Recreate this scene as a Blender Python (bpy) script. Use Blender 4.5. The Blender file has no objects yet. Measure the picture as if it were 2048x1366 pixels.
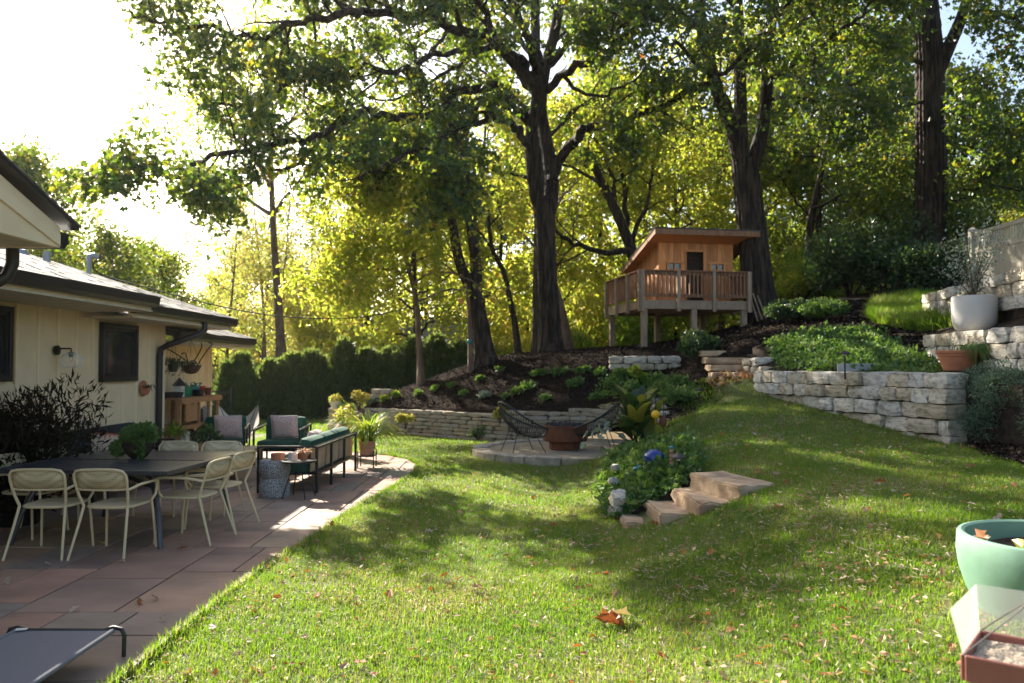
import bpy, bmesh, math, random
import numpy as np
from mathutils import Vector, Matrix, geometry, noise
PI = math.pi
R = random.Random(11)
NR = np.random.default_rng(11)
sc = bpy.context.scene
COL = sc.collection

# ------------------------------------------------------------------ camera
PITCH = math.radians(1.762)
cam_d = bpy.data.cameras.new('camera')
cam = bpy.data.objects.new('camera', cam_d)
COL.objects.link(cam)
cam.location = (0, 0, 1.7)
cam.rotation_euler = (PI / 2 + PITCH, 0, 0)
cam_d.lens = 28.0
cam_d.sensor_width = 36.0
cam_d.clip_start = 0.05
cam_d.clip_end = 600
cam_d.dof.use_dof = True
cam_d.dof.focus_distance = 6.5
cam_d.dof.aperture_fstop = 2.4
sc.camera = cam

# ------------------------------------------------------------------ sky, sun, exposure
SUN_EL, SUN_AZ = math.radians(32), math.radians(38)      # azimuth: left of straight ahead
to_sun = Vector((-math.sin(SUN_AZ) * math.cos(SUN_EL), math.cos(SUN_AZ) * math.cos(SUN_EL), math.sin(SUN_EL)))
w = bpy.data.worlds.new('World')
sc.world = w
w.use_nodes = True
wn = w.node_tree
bg = wn.nodes['Background']
sky = wn.nodes.new('ShaderNodeTexSky')
sky.sky_type = 'NISHITA'
sky.sun_disc = False
sky.sun_elevation = SUN_EL
sky.sun_rotation = -SUN_AZ
sky.air_density = 1.0
sky.dust_density = 2.2
sky.ozone_density = 1.0
tint = wn.nodes.new('ShaderNodeMixRGB'); tint.blend_type = 'MULTIPLY'; tint.inputs[0].default_value = 1.0
tint.inputs[2].default_value = (1.06, 1.0, .93, 1)          # the photograph's warm white balance, the same all over the sky
wn.links.new(sky.outputs[0], tint.inputs[1])
wn.links.new(tint.outputs[0], bg.inputs[0])
bg.inputs[1].default_value = 0.08
sl = bpy.data.lights.new('sun', 'SUN')
sl.energy = 5.0
sl.angle = math.radians(0.53)
sl.color = (1.0, 0.93, 0.80)
so = bpy.data.objects.new('sun', sl)
COL.objects.link(so)
so.rotation_euler = to_sun.to_track_quat('Z', 'Y').to_euler()
so.location = (-20, 30, 25)
sc.view_settings.view_transform = 'Standard'
sc.view_settings.look = 'None'
sc.view_settings.gamma = 1.0
sc.view_settings.use_curve_mapping = False
sc.view_settings.exposure = 2.0
sc.cycles.use_denoising = True
sc.cycles.max_bounces = 8
sc.cycles.diffuse_bounces = 4
sc.cycles.glossy_bounces = 3
sc.cycles.transmission_bounces = 6
sc.cycles.transparent_max_bounces = 8
sc.cycles.sample_clamp_indirect = 6.0

# ------------------------------------------------------------------ helpers
def at(px, py, Y):
    """point of the place seen in direction (px, py) of the 2048 px photograph at distance Y"""
    u, v = (px - 1024) / 1593.0, (683 - py) / 1593.0
    s = Y / (math.cos(PITCH) - v * math.sin(PITCH))
    return Vector((u * s, Y, 1.7 + s * (math.sin(PITCH) + v * math.cos(PITCH))))

def link(o, parent=None):
    COL.objects.link(o)
    if parent is not None:
        o.parent = parent
    return o

def tag(o, label=None, cat=None, group=None, kind=None):
    if label: o['label'] = label
    if cat: o['category'] = cat
    if group: o['group'] = group
    if kind: o['kind'] = kind
    return o

def thing(name, label, cat, loc=(0, 0, 0), rz=0, group=None):
    o = bpy.data.objects.new(name, None)
    o.empty_display_size = 0.2
    link(o)
    o.location = loc
    o.rotation_euler = (0, 0, rz)
    return tag(o, label, cat, group)

KIDS = {}
def copy_tree(o, parent=None):
    c = o.copy()
    link(c)
    if parent is not None: c.parent = parent
    for ch in o.children:
        copy_tree(ch, c)
    return c

class MB:
    def __init__(s): s.v = []; s.f = []
    def add(s, vs, fs):
        b = len(s.v)
        s.v += [tuple(v) for v in vs]
        s.f += [tuple(i + b for i in f) for f in fs]
        return s
    def box(s, c, d, rz=0, rx=0, ry=0):
        m = Matrix.Rotation(rz, 3, 'Z') @ Matrix.Rotation(ry, 3, 'Y') @ Matrix.Rotation(rx, 3, 'X')
        c = Vector(c)
        vs = [c + m @ Vector((x * d[0] / 2, y * d[1] / 2, z * d[2] / 2)) for x in (-1, 1) for y in (-1, 1) for z in (-1, 1)]
        return s.add(vs, [(0, 1, 3, 2), (4, 6, 7, 5), (0, 4, 5, 1), (2, 3, 7, 6), (0, 2, 6, 4), (1, 5, 7, 3)])
    def beam(s, p, q, wd, ht, up=(0, 0, 1)):
        p, q = Vector(p), Vector(q)
        t = (q - p).normalized()
        a = t.cross(Vector(up))
        a = a.normalized() if a.length > 1e-5 else Vector((1, 0, 0))
        b = a.cross(t)
        vs = [e + a * (i * wd / 2) + b * (j * ht / 2) for e in (p, q) for i in (-1, 1) for j in (-1, 1)]
        return s.add(vs, [(0, 1, 3, 2), (4, 6, 7, 5), (0, 4, 5, 1), (2, 3, 7, 6), (0, 2, 6, 4), (1, 5, 7, 3)])
    def tube(s, pts, r, n=8, cap=True, wob=0, ridge=0):
        pts = [Vector(p) for p in pts]
        k = len(pts)
        rs = r if isinstance(r, (list, tuple)) else [r] * k
        vs, fs = [], []
        ref = None
        rg = [(1 if j % 2 else -1) * ridge * R.uniform(.3, 1.3) for j in range(n)]
        for i, p in enumerate(pts):
            t = (pts[min(i + 1, k - 1)] - pts[max(i - 1, 0)]).normalized()
            if ref is None:
                ref = t.orthogonal().normalized()
            ref = (ref - t * ref.dot(t))
            ref = ref.normalized() if ref.length > 1e-6 else t.orthogonal().normalized()
            b = t.cross(ref)
            for j in range(n):
                a = 2 * PI * j / n
                rr = rs[i] * (1 + (R.uniform(-wob, wob) if wob else 0) + (rg[j] * R.uniform(.4, 1.3) if ridge else 0))
                vs.append(p + ref * (math.cos(a) * rr) + b * (math.sin(a) * rr))
        for i in range(k - 1):
            for j in range(n):
                a, b2 = i * n + j, i * n + (j + 1) % n
                fs.append((a, b2, b2 + n, a + n))
        if cap:
            fs.append(tuple(range(n))[::-1])
            fs.append(tuple(range((k - 1) * n, k * n)))
        return s.add(vs, fs)
    def lathe(s, prof, c=(0, 0, 0), n=24, sx=1, sy=1, close=True):
        c = Vector(c)
        vs = [c + Vector((r * math.cos(2 * PI * j / n) * sx, r * math.sin(2 * PI * j / n) * sy, z)) for r, z in prof for j in range(n)]
        fs = [(i * n + j, i * n + (j + 1) % n, (i + 1) * n + (j + 1) % n, (i + 1) * n + j) for i in range(len(prof) - 1) for j in range(n)]
        if close:
            fs.append(tuple(range(n))[::-1])
            fs.append(tuple(range((len(prof) - 1) * n, len(prof) * n)))
        return s.add(vs, fs)
    def sphere(s, c, r, nu=14, nv=8, sx=1, sy=1, sz=1):
        prof = [(max(r * math.sin(PI * i / nv), 1e-4), -r * math.cos(PI * i / nv) * sz) for i in range(nv + 1)]
        return s.lathe(prof, c, nu, sx, sy)
    def prism(s, poly, z0, z1):
        n = len(poly)
        zf = (lambda p, z: z(p) if callable(z) else z)
        vs = [(p[0], p[1], zf(p, z0)) for p in poly] + [(p[0], p[1], zf(p, z1)) for p in poly]
        fs = [tuple(range(n))[::-1], tuple(range(n, 2 * n))] + [(i, (i + 1) % n, n + (i + 1) % n, n + i) for i in range(n)]
        return s.add(vs, fs)
    def extr(s, prof, p0, axis_u, axis_v, axis_w, L):
        """profile (u, v) in a plane, pushed L along w"""
        p0, au, av, aw = Vector(p0), Vector(axis_u), Vector(axis_v), Vector(axis_w)
        n = len(prof)
        vs = [p0 + au * a + av * b for a, b in prof] + [p0 + au * a + av * b + aw * L for a, b in prof]
        fs = [tuple(range(n))[::-1], tuple(range(n, 2 * n))] + [(i, (i + 1) % n, n + (i + 1) % n, n + i) for i in range(n)]
        return s.add(vs, fs)
    def build(s, name, mat, parent=None, smooth=False, bevel=0, jit=0):
        me = bpy.data.meshes.new(name)
        me.from_pydata(s.v, [], s.f)
        bm = bmesh.new(); bm.from_mesh(me)
        bmesh.ops.recalc_face_normals(bm, faces=bm.faces)
        if bevel:
            bmesh.ops.bevel(bm, geom=bm.edges[:], offset=bevel, segments=2 if smooth else 1, affect='EDGES', profile=0.6, clamp_overlap=True)
        if jit:
            for v in bm.verts: v.co += Vector((R.uniform(-jit, jit), R.uniform(-jit, jit), R.uniform(-jit, jit)))
        bm.to_mesh(me); bm.free()
        if smooth:
            me.shade_smooth()
            me.set_sharp_from_angle(angle=math.radians(38))
        if mat: me.materials.append(mat)
        o = bpy.data.objects.new(name, me)
        return link(o, parent)

def build_np(name, V, F, mat, parent=None, rnd=None, smooth=False):
    V = np.ascontiguousarray(V, dtype=np.float32); F = np.ascontiguousarray(F, dtype=np.int32)
    me = bpy.data.meshes.new(name)
    me.vertices.add(len(V)); me.vertices.foreach_set('co', V.ravel())
    k = F.shape[1]
    me.loops.add(F.size); me.loops.foreach_set('vertex_index', F.ravel())
    me.polygons.add(len(F)); me.polygons.foreach_set('loop_start', np.arange(0, F.size, k, dtype=np.int32))
    me.polygons.foreach_set('use_smooth', np.full(len(F), smooth))
    if rnd is not None:
        a = me.attributes.new('rnd', 'FLOAT', 'POINT')
        a.data.foreach_set('value', np.ascontiguousarray(rnd, dtype=np.float32))
    me.update(calc_edges=True)
    if mat: me.materials.append(mat)
    o = bpy.data.objects.new(name, me)
    return link(o, parent)

def unit(a):
    return a / np.maximum(np.linalg.norm(a, axis=1, keepdims=True), 1e-9)

LEAF_DIAMOND = (np.array([(0, 0, 0), (.3, .45, .06), (0, 1, -.05), (-.3, .45, .06)]), np.array([(0, 1, 2, 3)]))
LEAF_FOLD = (np.array([(0, 0, 0), (.33, .35, .1), (.2, .75, .06), (0, 1, -.08), (-.2, .75, .06), (-.33, .35, .1)]), np.array([(0, 1, 2, 3), (0, 3, 4, 5)]))
LEAF_OAK = (np.array([(0, 0, 0), (.27, .26, .07), (.12, .40, .02), (.36, .60, .10), (.16, .74, .0), (0, 1, -.1),
                      (-.16, .74, .0), (-.36, .60, .10), (-.12, .40, .02), (-.27, .26, .07)]),
            np.array([(0, 1, 2, 3, 4, 5), (0, 5, 6, 7, 8, 9)]))
LEAF_LANCE = (np.array([(0, 0, 0), (.1, .4, .03), (0, 1, -.04), (-.1, .4, .03)]), np.array([(0, 1, 2, 3)]))

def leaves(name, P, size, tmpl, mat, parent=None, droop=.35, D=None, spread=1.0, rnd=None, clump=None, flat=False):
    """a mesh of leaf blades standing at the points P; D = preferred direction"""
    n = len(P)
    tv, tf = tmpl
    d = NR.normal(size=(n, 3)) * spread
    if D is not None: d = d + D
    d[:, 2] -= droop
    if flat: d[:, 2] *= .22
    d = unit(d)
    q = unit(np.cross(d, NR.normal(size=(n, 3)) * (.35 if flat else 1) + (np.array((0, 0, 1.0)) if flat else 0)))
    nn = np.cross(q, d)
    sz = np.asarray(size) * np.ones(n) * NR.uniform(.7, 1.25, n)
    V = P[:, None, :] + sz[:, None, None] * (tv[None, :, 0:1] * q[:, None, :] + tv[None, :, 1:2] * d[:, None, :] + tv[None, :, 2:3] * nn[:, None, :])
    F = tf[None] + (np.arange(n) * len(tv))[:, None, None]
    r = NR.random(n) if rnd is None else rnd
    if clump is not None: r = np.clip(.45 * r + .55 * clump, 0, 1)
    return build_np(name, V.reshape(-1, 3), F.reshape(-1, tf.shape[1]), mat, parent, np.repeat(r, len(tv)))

class TPS:
    def __init__(s, pts, lam=1e-3):
        P = np.array(pts, float); s.X = P[:, :2]; n = len(P)
        K = s.U(s.X, s.X) + lam * np.eye(n)
        A = np.zeros((n + 3, n + 3)); A[:n, :n] = K
        A[:n, n] = 1; A[:n, n + 1:] = s.X; A[n, :n] = 1; A[n + 1:, :n] = s.X.T
        b = np.zeros(n + 3); b[:n] = P[:, 2]
        s.w = np.linalg.solve(A, b)
    @staticmethod
    def U(a, b):
        d2 = ((a[:, None, :] - b[None]) ** 2).sum(-1)
        return .5 * d2 * np.log(d2 + 1e-9)
    def __call__(s, x, y):
        q = np.stack([np.ravel(x), np.ravel(y)], 1).astype(float)
        out = np.empty(len(q))
        for i in range(0, len(q), 20000):
            c = q[i:i + 20000]
            out[i:i + 20000] = s.U(c, s.X) @ s.w[:-3] + s.w[-3] + c @ s.w[-2:]
        return out

def inside(poly, x, y):
    x = np.asarray(x); y = np.asarray(y); r = np.zeros(x.shape, bool)
    n = len(poly)
    for i in range(n):
        x0, y0 = poly[i]; x1, y1 = poly[(i + 1) % n]
        c = (y0 > y) != (y1 > y)
        with np.errstate(divide='ignore', invalid='ignore'):
            r ^= c & (x < (x1 - x0) * (y - y0) / (y1 - y0 + 1e-12) + x0)
    return r

def smooth_poly(pts, n=6, closed=True):
    P = [Vector(p) for p in pts]; out = []; k = len(P)
    rng = range(k) if closed else range(k - 1)
    for i in rng:
        p0, p1, p2, p3 = (P[(i + d) % k] for d in (-1, 0, 1, 2)) if closed else (P[max(i - 1, 0)], P[i], P[i + 1], P[min(i + 2, k - 1)])
        for j in range(n):
            t = j / n
            out.append(.5 * ((2 * p1) + (p2 - p0) * t + (2 * p0 - 5 * p1 + 4 * p2 - p3) * t * t + (3 * p1 - p0 - 3 * p2 + p3) * t ** 3))
    if not closed: out.append(P[-1])
    return out

def sheet(name, poly, h, step, mat, kind='structure', dz=0, rough=0, skirt=0):
    """one ground sheet over a polygon, heights from h(x, y)"""
    P = np.array(poly)
    xs = np.arange(P[:, 0].min() + step / 2, P[:, 0].max(), step); ys = np.arange(P[:, 1].min() + step / 2, P[:, 1].max(), step)
    gx, gy = np.meshgrid(xs, ys); gx = gx.ravel(); gy = gy.ravel()
    m = inside(poly, gx, gy); gx, gy = gx[m] + NR.uniform(-.1, .1, m.sum()) * step, gy[m] + NR.uniform(-.1, .1, m.sum()) * step
    vs = [Vector((p[0], p[1])) for p in poly] + [Vector((a, b)) for a, b in zip(gx, gy)]
    n = len(poly)
    ov, oe, of, *_ = geometry.delaunay_2d_cdt(vs, [(i, (i + 1) % n) for i in range(n)], [tuple(range(n))], 1, 1e-5)
    x = np.array([v.x for v in ov]); y = np.array([v.y for v in ov])
    z = h(x, y) + dz
    if rough: z = z + NR.uniform(-rough, rough, len(z))
    me = bpy.data.meshes.new(name)
    co = list(zip(x.tolist(), y.tolist(), z.tolist())); fc = [tuple(f) for f in of]
    if skirt:
        cnt = {}
        for f in fc:
            for i in range(len(f)):
                k = (f[i], f[(i + 1) % len(f)]); kk = (min(k), max(k)); cnt.setdefault(kk, []).append(k)
        low = {}
        for kk, ks in cnt.items():
            if len(ks) == 1:
                i, j = ks[0]
                for q in (i, j):
                    if q not in low: low[q] = len(co); co.append((co[q][0], co[q][1], co[q][2] - skirt))
                fc.append((j, i, low[i], low[j]))
    me.from_pydata(co, [], fc)
    me.shade_smooth()
    me.materials.append(mat)
    o = link(bpy.data.objects.new(name, me))
    return tag(o, kind=kind)

# ------------------------------------------------------------------ materials
def mat(name, c1, c2=None, scale=6, detail=5, rough=.7, metal=0, bump=0, bscale=40, orand=None, stretch=(1, 1, 1), spec=.4, orv=.25, contrast=(.35, .65), gloss=None):
    m = bpy.data.materials.new(name); m.use_nodes = True
    nt = m.node_tree; N = nt.nodes; L = nt.links
    b = N['Principled BSDF']
    b.inputs['Roughness'].default_value = rough; b.inputs['Metallic'].default_value = metal
    b.inputs['Specular IOR Level'].default_value = spec
    tc = N.new('ShaderNodeTexCoord'); mp = N.new('ShaderNodeMapping'); L.new(tc.outputs['Object'], mp.inputs[0])
    mp.inputs['Scale'].default_value = stretch
    oi = N.new('ShaderNodeObjectInfo')
    ad = N.new('ShaderNodeVectorMath'); ad.operation = 'ADD'
    sc_ = N.new('ShaderNodeVectorMath'); sc_.operation = 'SCALE'
    cb = N.new('ShaderNodeCombineXYZ')
    for i in range(3): L.new(oi.outputs['Random'], cb.inputs[i])
    L.new(cb.outputs[0], sc_.inputs[0]); sc_.inputs['Scale'].default_value = 37.0
    L.new(mp.outputs[0], ad.inputs[0]); L.new(sc_.outputs[0], ad.inputs[1])
    no = N.new('ShaderNodeTexNoise'); no.inputs['Scale'].default_value = scale; no.inputs['Detail'].default_value = detail
    L.new(ad.outputs[0], no.inputs[0])
    cr = N.new('ShaderNodeValToRGB')
    cr.color_ramp.elements[0].position, cr.color_ramp.elements[1].position = contrast
    c2 = c2 or tuple(x * .8 for x in c1)
    cr.color_ramp.elements[0].color = (*c2, 1); cr.color_ramp.elements[1].color = (*c1, 1)
    L.new(no.outputs[0], cr.inputs[0])
    out = cr.outputs[0]
    if orand:
        r2 = N.new('ShaderNodeValToRGB'); r2.color_ramp.interpolation = 'LINEAR'
        while len(r2.color_ramp.elements) < len(orand): r2.color_ramp.elements.new(.5)
        for i, c in enumerate(orand):
            r2.color_ramp.elements[i].position = i / (len(orand) - 1); r2.color_ramp.elements[i].color = (*c, 1)
        L.new(oi.outputs['Random'], r2.inputs[0])
        mx = N.new('ShaderNodeMixRGB'); mx.blend_type = 'MULTIPLY'; mx.inputs[0].default_value = 1
        L.new(out, mx.inputs[1]); L.new(r2.outputs[0], mx.inputs[2]); out = mx.outputs[0]
    L.new(out, b.inputs['Base Color'])
    if bump:
        n2 = N.new('ShaderNodeTexNoise'); n2.inputs['Scale'].default_value = bscale; n2.inputs['Detail'].default_value = 4
        L.new(ad.outputs[0], n2.inputs[0])
        bp = N.new('ShaderNodeBump'); bp.inputs['Strength'].default_value = bump; bp.inputs['Distance'].default_value = .02
        L.new(n2.outputs[0], bp.inputs['Height']); L.new(bp.outputs[0], b.inputs['Normal'])
    return m

def leafmat(name, refl, trans, fac=.45, rough=.45, spec=.35):
    m = bpy.data.materials.new(name); m.use_nodes = True
    nt = m.node_tree; N = nt.nodes; L = nt.links
    b = N['Principled BSDF']; o = N['Material Output']
    b.inputs['Roughness'].default_value = rough; b.inputs['Specular IOR Level'].default_value = spec
    at_ = N.new('ShaderNodeAttribute'); at_.attribute_name = 'rnd'
    def ramp(cols):
        r = N.new('ShaderNodeValToRGB')
        while len(r.color_ramp.elements) < len(cols): r.color_ramp.elements.new(.5)
        for i, (p, c) in enumerate(cols):
            r.color_ramp.elements[i].position = p; r.color_ramp.elements[i].color = (*c, 1)
        L.new(at_.outputs['Fac'], r.inputs[0]); return r.outputs[0]
    L.new(ramp(refl), b.inputs['Base Color'])
    t = N.new('ShaderNodeBsdfTranslucent'); L.new(ramp(trans), t.inputs[0])
    mx = N.new('ShaderNodeMixShader'); mx.inputs[0].default_value = fac
    L.new(b.outputs[0], mx.inputs[1]); L.new(t.outputs[0], mx.inputs[2]); L.new(mx.outputs[0], o.inputs['Surface'])
    return m

M = {}
M['cream'] = mat('cream_paint', (.76, .60, .39), (.70, .54, .34), 3, rough=.55, bump=.05, bscale=60)
M['cream_trim'] = mat('cream_trim_paint', (.80, .64, .42), (.75, .59, .38), 3, rough=.5)
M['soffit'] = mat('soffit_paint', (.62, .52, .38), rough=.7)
M['blackmetal'] = mat('black_metal', (.018, .018, .02), (.012, .012, .013), rough=.38, spec=.5)
M['brownmetal'] = mat('dark_brown_gutter', (.035, .028, .024), (.028, .022, .02), rough=.4)
M['shingle'] = mat('asphalt_shingle', (.20, .185, .175), (.12, .11, .105), 30, rough=.9, bump=.4, bscale=120, orand=[(.28, .28, .30), (.9, .88, .86), (1.5, 1.45, 1.4)])
M['glass'] = mat('window_glass', (.02, .022, .024), rough=.04, spec=.8)
M['curtain'] = mat('curtain', (.12, .11, .1), (.07, .065, .06), 3, stretch=(12, 12, .2))
M['joint'] = mat('dark_joint_sand', (.06, .05, .042), (.035, .03, .026), 20, rough=.95)
M['flag'] = mat('sandstone_flag', (.38, .275, .215), (.20, .15, .125), 1.6, 9, rough=.68, bump=.35, bscale=9, stretch=(1, 1.5, 1), contrast=(.3, .7),
                orand=[(1.15, .82, .70), (.80, .86, .88), (1.25, 1.0, .85), (.66, .62, .66), (1.05, 1.02, .86), (1.2, .9, .8), (.9, .95, .9)])
M['lime'] = mat('limestone', (.58, .55, .49), (.24, .22, .19), 4, 10, rough=.92, bump=.9, bscale=13, contrast=(.3, .55), orand=[(.85, .88, .92), (1.05, 1.0, .92), (.8, .7, .55), (1.1, 1.08, 1.05)])
M['ledge'] = mat('ledge_stone', (.44, .40, .34), (.26, .235, .20), 7, 8, rough=.92, bump=.7, bscale=22, orand=[(.75, .72, .7), (1.05, .98, .88), (.9, .78, .62), (1.15, 1.12, 1.05)])
M['slab'] = mat('tan_sandstone_slab', (.50, .385, .26), (.27, .19, .125), 3.5, 10, rough=.92, bump=.9, bscale=14, orand=[(.92, .85, .8), (1.1, 1.05, 1)])
M['pea'] = mat('pea_gravel', (.36, .29, .20), (.22, .175, .12), 55, 3, rough=.95, bump=.8, bscale=70)
M['earth'] = mat('dark_earth', (.05, .038, .028), (.025, .02, .016), 14, rough=1, bump=.5, spec=.05)
M['mulch'] = mat('bark_mulch', (.045, .031, .023), (.014, .010, .008), 38, 8, rough=1, bump=1.0, bscale=60, spec=.04)
M['soil_grass'] = mat('lawn_ground', (.10, .125, .03), (.11, .085, .04), 7, 8, rough=.95, bump=.4, bscale=60)
M['far_ground'] = mat('leaf_litter_ground', (.10, .085, .035), (.05, .05, .02), 3, 8, rough=.95)
M['oakbark'] = mat('oak_bark', (.062, .042, .030), (.014, .010, .008), 13, 8, rough=.95, bump=1.0, bscale=16, stretch=(1, 1, .14), contrast=(.42, .6))
M['palebark'] = mat('pale_bark', (.19, .13, .09), (.09, .06, .045), 9, 8, rough=.95, bump=.7, bscale=14, stretch=(1, 1, .3))
M['cedar'] = mat('cedar_board', (.64, .28, .095), (.44, .165, .055), 6, 8, rough=.65, bump=.2, stretch=(6, 6, .5), contrast=(.3, .62), orand=[(.72, .68, .64), (1.0, .95, .92), (1.2, 1.15, 1.1)])
M['deckwood'] = mat('weathered_deck_wood', (.36, .26, .18), (.25, .175, .12), 7, 7, rough=.8, bump=.15, stretch=(3, 3, .6), orand=[(.85, .85, .85), (1.1, 1.08, 1.05)])
M['railwood'] = mat('redwood_rail', (.27, .14, .075), (.18, .085, .045), 7, 7, rough=.75, stretch=(3, 3, .6), orand=[(.85, .85, .85), (1.15, 1.1, 1.05)])
M['benchwood'] = mat('bench_wood', (.40, .22, .10), (.29, .15, .07), 8, 6, rough=.7, stretch=(3, 3, 3))
M['teak'] = mat('dark_teak', (.13, .065, .035), (.08, .04, .025), 9, 6, rough=.5, stretch=(6, 1, 6))
M['terracotta'] = mat('terracotta', (.43, .17, .085), (.36, .135, .07), 9, 6, rough=.85, bump=.1)
M['terra_pink'] = mat('pale_terracotta', (.50, .25, .17), (.42, .20, .14), 9, 6, rough=.85, bump=.1)
M['corten'] = mat('rusted_steel', (.19, .068, .030), (.11, .038, .02), 7, 8, rough=.85, bump=.2, stretch=(1, 1, .5))
M['lava'] = mat('lava_rock', (.05, .048, .05), (.02, .02, .022), 20, rough=.95, bump=.6)
M['potgrey'] = mat('grey_fiberstone', (.56, .53, .50), (.51, .48, .45), 3, rough=.75)
M['potgreen'] = mat('sage_green_pot', (.17, .30, .215), (.14, .255, .18), 7, 9, rough=.6, bump=.07, bscale=170)
M['table'] = mat('slate_metal_table', (.04, .044, .055), (.032, .035, .044), rough=.28, spec=.6)
M['chair'] = mat('cream_chair_metal', (.60, .49, .30), (.56, .45, .27), rough=.42)
M['cushion'] = mat('green_cushion', (.013, .078, .048), (.009, .058, .036), 12, rough=.8, bump=.1, bscale=180)
M['darkcush'] = mat('charcoal_cushion', (.03, .03, .033), (.02, .02, .022), 12, rough=.9)
M['weave'] = mat('woven_tan_rope', (.56, .41, .26), (.40, .28, .17), 1, rough=.8)
M['pillow'] = mat('pale_pink_pillow', (.72, .52, .46), (.46, .29, .26), 60, 1, rough=.9)
M['white'] = mat('white_ceramic', (.75, .73, .70), rough=.5)
M['terrazzo'] = mat('speckled_terrazzo', (.42, .41, .40), (.09, .09, .095), 90, 2, rough=.85, contrast=(.45, .55))
M['canvas'] = mat('canvas_cloth', (.60, .54, .46), (.52, .46, .39), 9, rough=.9)
M['mesh'] = mat('grey_mesh_cloth', (.17, .17, .19), (.13, .13, .15), 160, 2, rough=.75)
M['soil'] = mat('potting_soil', (.13, .065, .035), (.05, .028, .018), 30, rough=.95, bump=.9)
M['coir'] = mat('coir_liner', (.13, .07, .04), (.06, .035, .022), 30, rough=.95, bump=.8)
M['vinyl'] = mat('beige_vinyl', (.38, .335, .265), (.34, .30, .235), 2, rough=.5)
M['bluegl'] = mat('cobalt_glaze', (.008, .035, .22), (.006, .02, .12), 5, rough=.12, spec=.7)
M['tealgl'] = mat('teal_glaze', (.02, .22, .25), (.015, .15, .18), 5, rough=.15, spec=.7)
M['yellowgl'] = mat('yellow_glass', (.85, .50, .02), (.7, .36, .01), 30, rough=.2)
M['red'] = mat('red_plastic', (.5, .03, .02), rough=.5)
M['greenpl'] = mat('green_plastic', (.02, .22, .10), (.02, .17, .08), rough=.4)
M['brownpl'] = mat('brown_plastic', (.27, .10, .075), (.23, .085, .065), rough=.5, bump=.1)
M['acrylic'] = mat('clouded_plastic', (.75, .75, .72), rough=.35)
M['cord'] = mat('grey_cord', (.2, .18, .16), rough=.8)
M['roofmetal'] = mat('roof_metal', (.32, .34, .37), rough=.5, metal=.5)
M['greyroof'] = mat('far_grey_roof', (.16, .16, .20), (.10, .10, .13), 12, rough=.9, stretch=(1, 1, 6))
M['chain'] = mat('chain', (.03, .03, .03), rough=.6)

gr = [(0, (.055, .11, .014)), (.5, (.085, .15, .018)), (.74, (.17, .19, .03)), (.88, (.40, .32, .14)), (1, (.55, .45, .27))]
gt = [(0, (.16, .32, .015)), (.5, (.24, .42, .015)), (.74, (.4, .46, .04)), (.88, (.5, .42, .14)), (1, (.5, .42, .22))]
M['grass'] = leafmat('grass_blades', gr, gt, .48, .45, .35)
M['oakleaf'] = leafmat('oak_leaves', [(0, (.016, .036, .022)), (.55, (.028, .056, .026)), (.85, (.05, .085, .025)), (.96, (.16, .14, .03)), (1, (.25, .08, .02))],
                       [(0, (.06, .13, .012)), (.45, (.14, .24, .015)), (.75, (.4, .46, .02)), (.96, (.5, .4, .03)), (1, (.5, .15, .02))], .42, .38, .5)
M['maple'] = leafmat('maple_leaves', [(0, (.08, .12, .02)), (.4, (.16, .19, .025)), (.8, (.27, .25, .03)), (1, (.38, .22, .03))],
                     [(0, (.32, .44, .02)), (.4, (.44, .52, .05)), (.8, (.64, .57, .08)), (1, (.70, .42, .07))], .57)
M['mapledk'] = leafmat('shade_tree_leaves', [(0, (.026, .048, .018)), (.5, (.045, .074, .02)), (.85, (.09, .11, .025)), (1, (.24, .14, .03))],
                       [(0, (.10, .18, .015)), (.5, (.2, .29, .02)), (.85, (.42, .43, .03)), (1, (.55, .3, .03))], .46)
M['goldleaf'] = leafmat('golden_leaves', [(0, (.10, .14, .03)), (.5, (.2, .2, .04)), (.8, (.3, .22, .05)), (1, (.38, .19, .05))], [(0, (.3, .42, .06)), (.5, (.5, .5, .08)), (.8, (.6, .48, .1)), (1, (.65, .38, .09))], .5)
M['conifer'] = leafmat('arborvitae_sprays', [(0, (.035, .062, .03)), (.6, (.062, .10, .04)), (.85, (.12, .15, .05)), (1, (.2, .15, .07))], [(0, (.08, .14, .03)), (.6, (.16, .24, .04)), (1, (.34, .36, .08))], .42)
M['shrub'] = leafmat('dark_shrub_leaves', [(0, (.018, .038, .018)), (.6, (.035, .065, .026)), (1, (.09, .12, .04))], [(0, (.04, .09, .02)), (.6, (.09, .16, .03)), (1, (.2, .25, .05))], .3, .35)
M['cover'] = leafmat('ground_cover_leaves', [(0, (.035, .085, .025)), (.5, (.07, .14, .04)), (1, (.17, .23, .07))], [(0, (.09, .2, .02)), (.5, (.18, .32, .03)), (1, (.34, .42, .08))], .3, .5, .25)
M['bright'] = leafmat('bright_foliage', [(0, (.06, .13, .02)), (.6, (.12, .2, .03)), (1, (.3, .28, .05))], [(0, (.2, .36, .02)), (.6, (.35, .48, .03)), (1, (.55, .5, .06))], .45)
M['silver'] = leafmat('silver_foliage', [(0, (.13, .17, .12)), (1, (.3, .34, .27))], [(0, (.12, .16, .08)), (1, (.2, .24, .12))], .25)
M['blueshrub'] = leafmat('juniper_needles', [(0, (.05, .095, .065)), (1, (.16, .24, .15))], [(0, (.05, .1, .05)), (1, (.14, .2, .08))], .25)
M['redmaple'] = leafmat('dark_red_maple_leaves', [(0, (.010, .013, .008)), (.7, (.02, .02, .011)), (1, (.04, .022, .012))], [(0, (.03, .03, .01)), (1, (.1, .03, .02))], .25, .7, .12)
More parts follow.
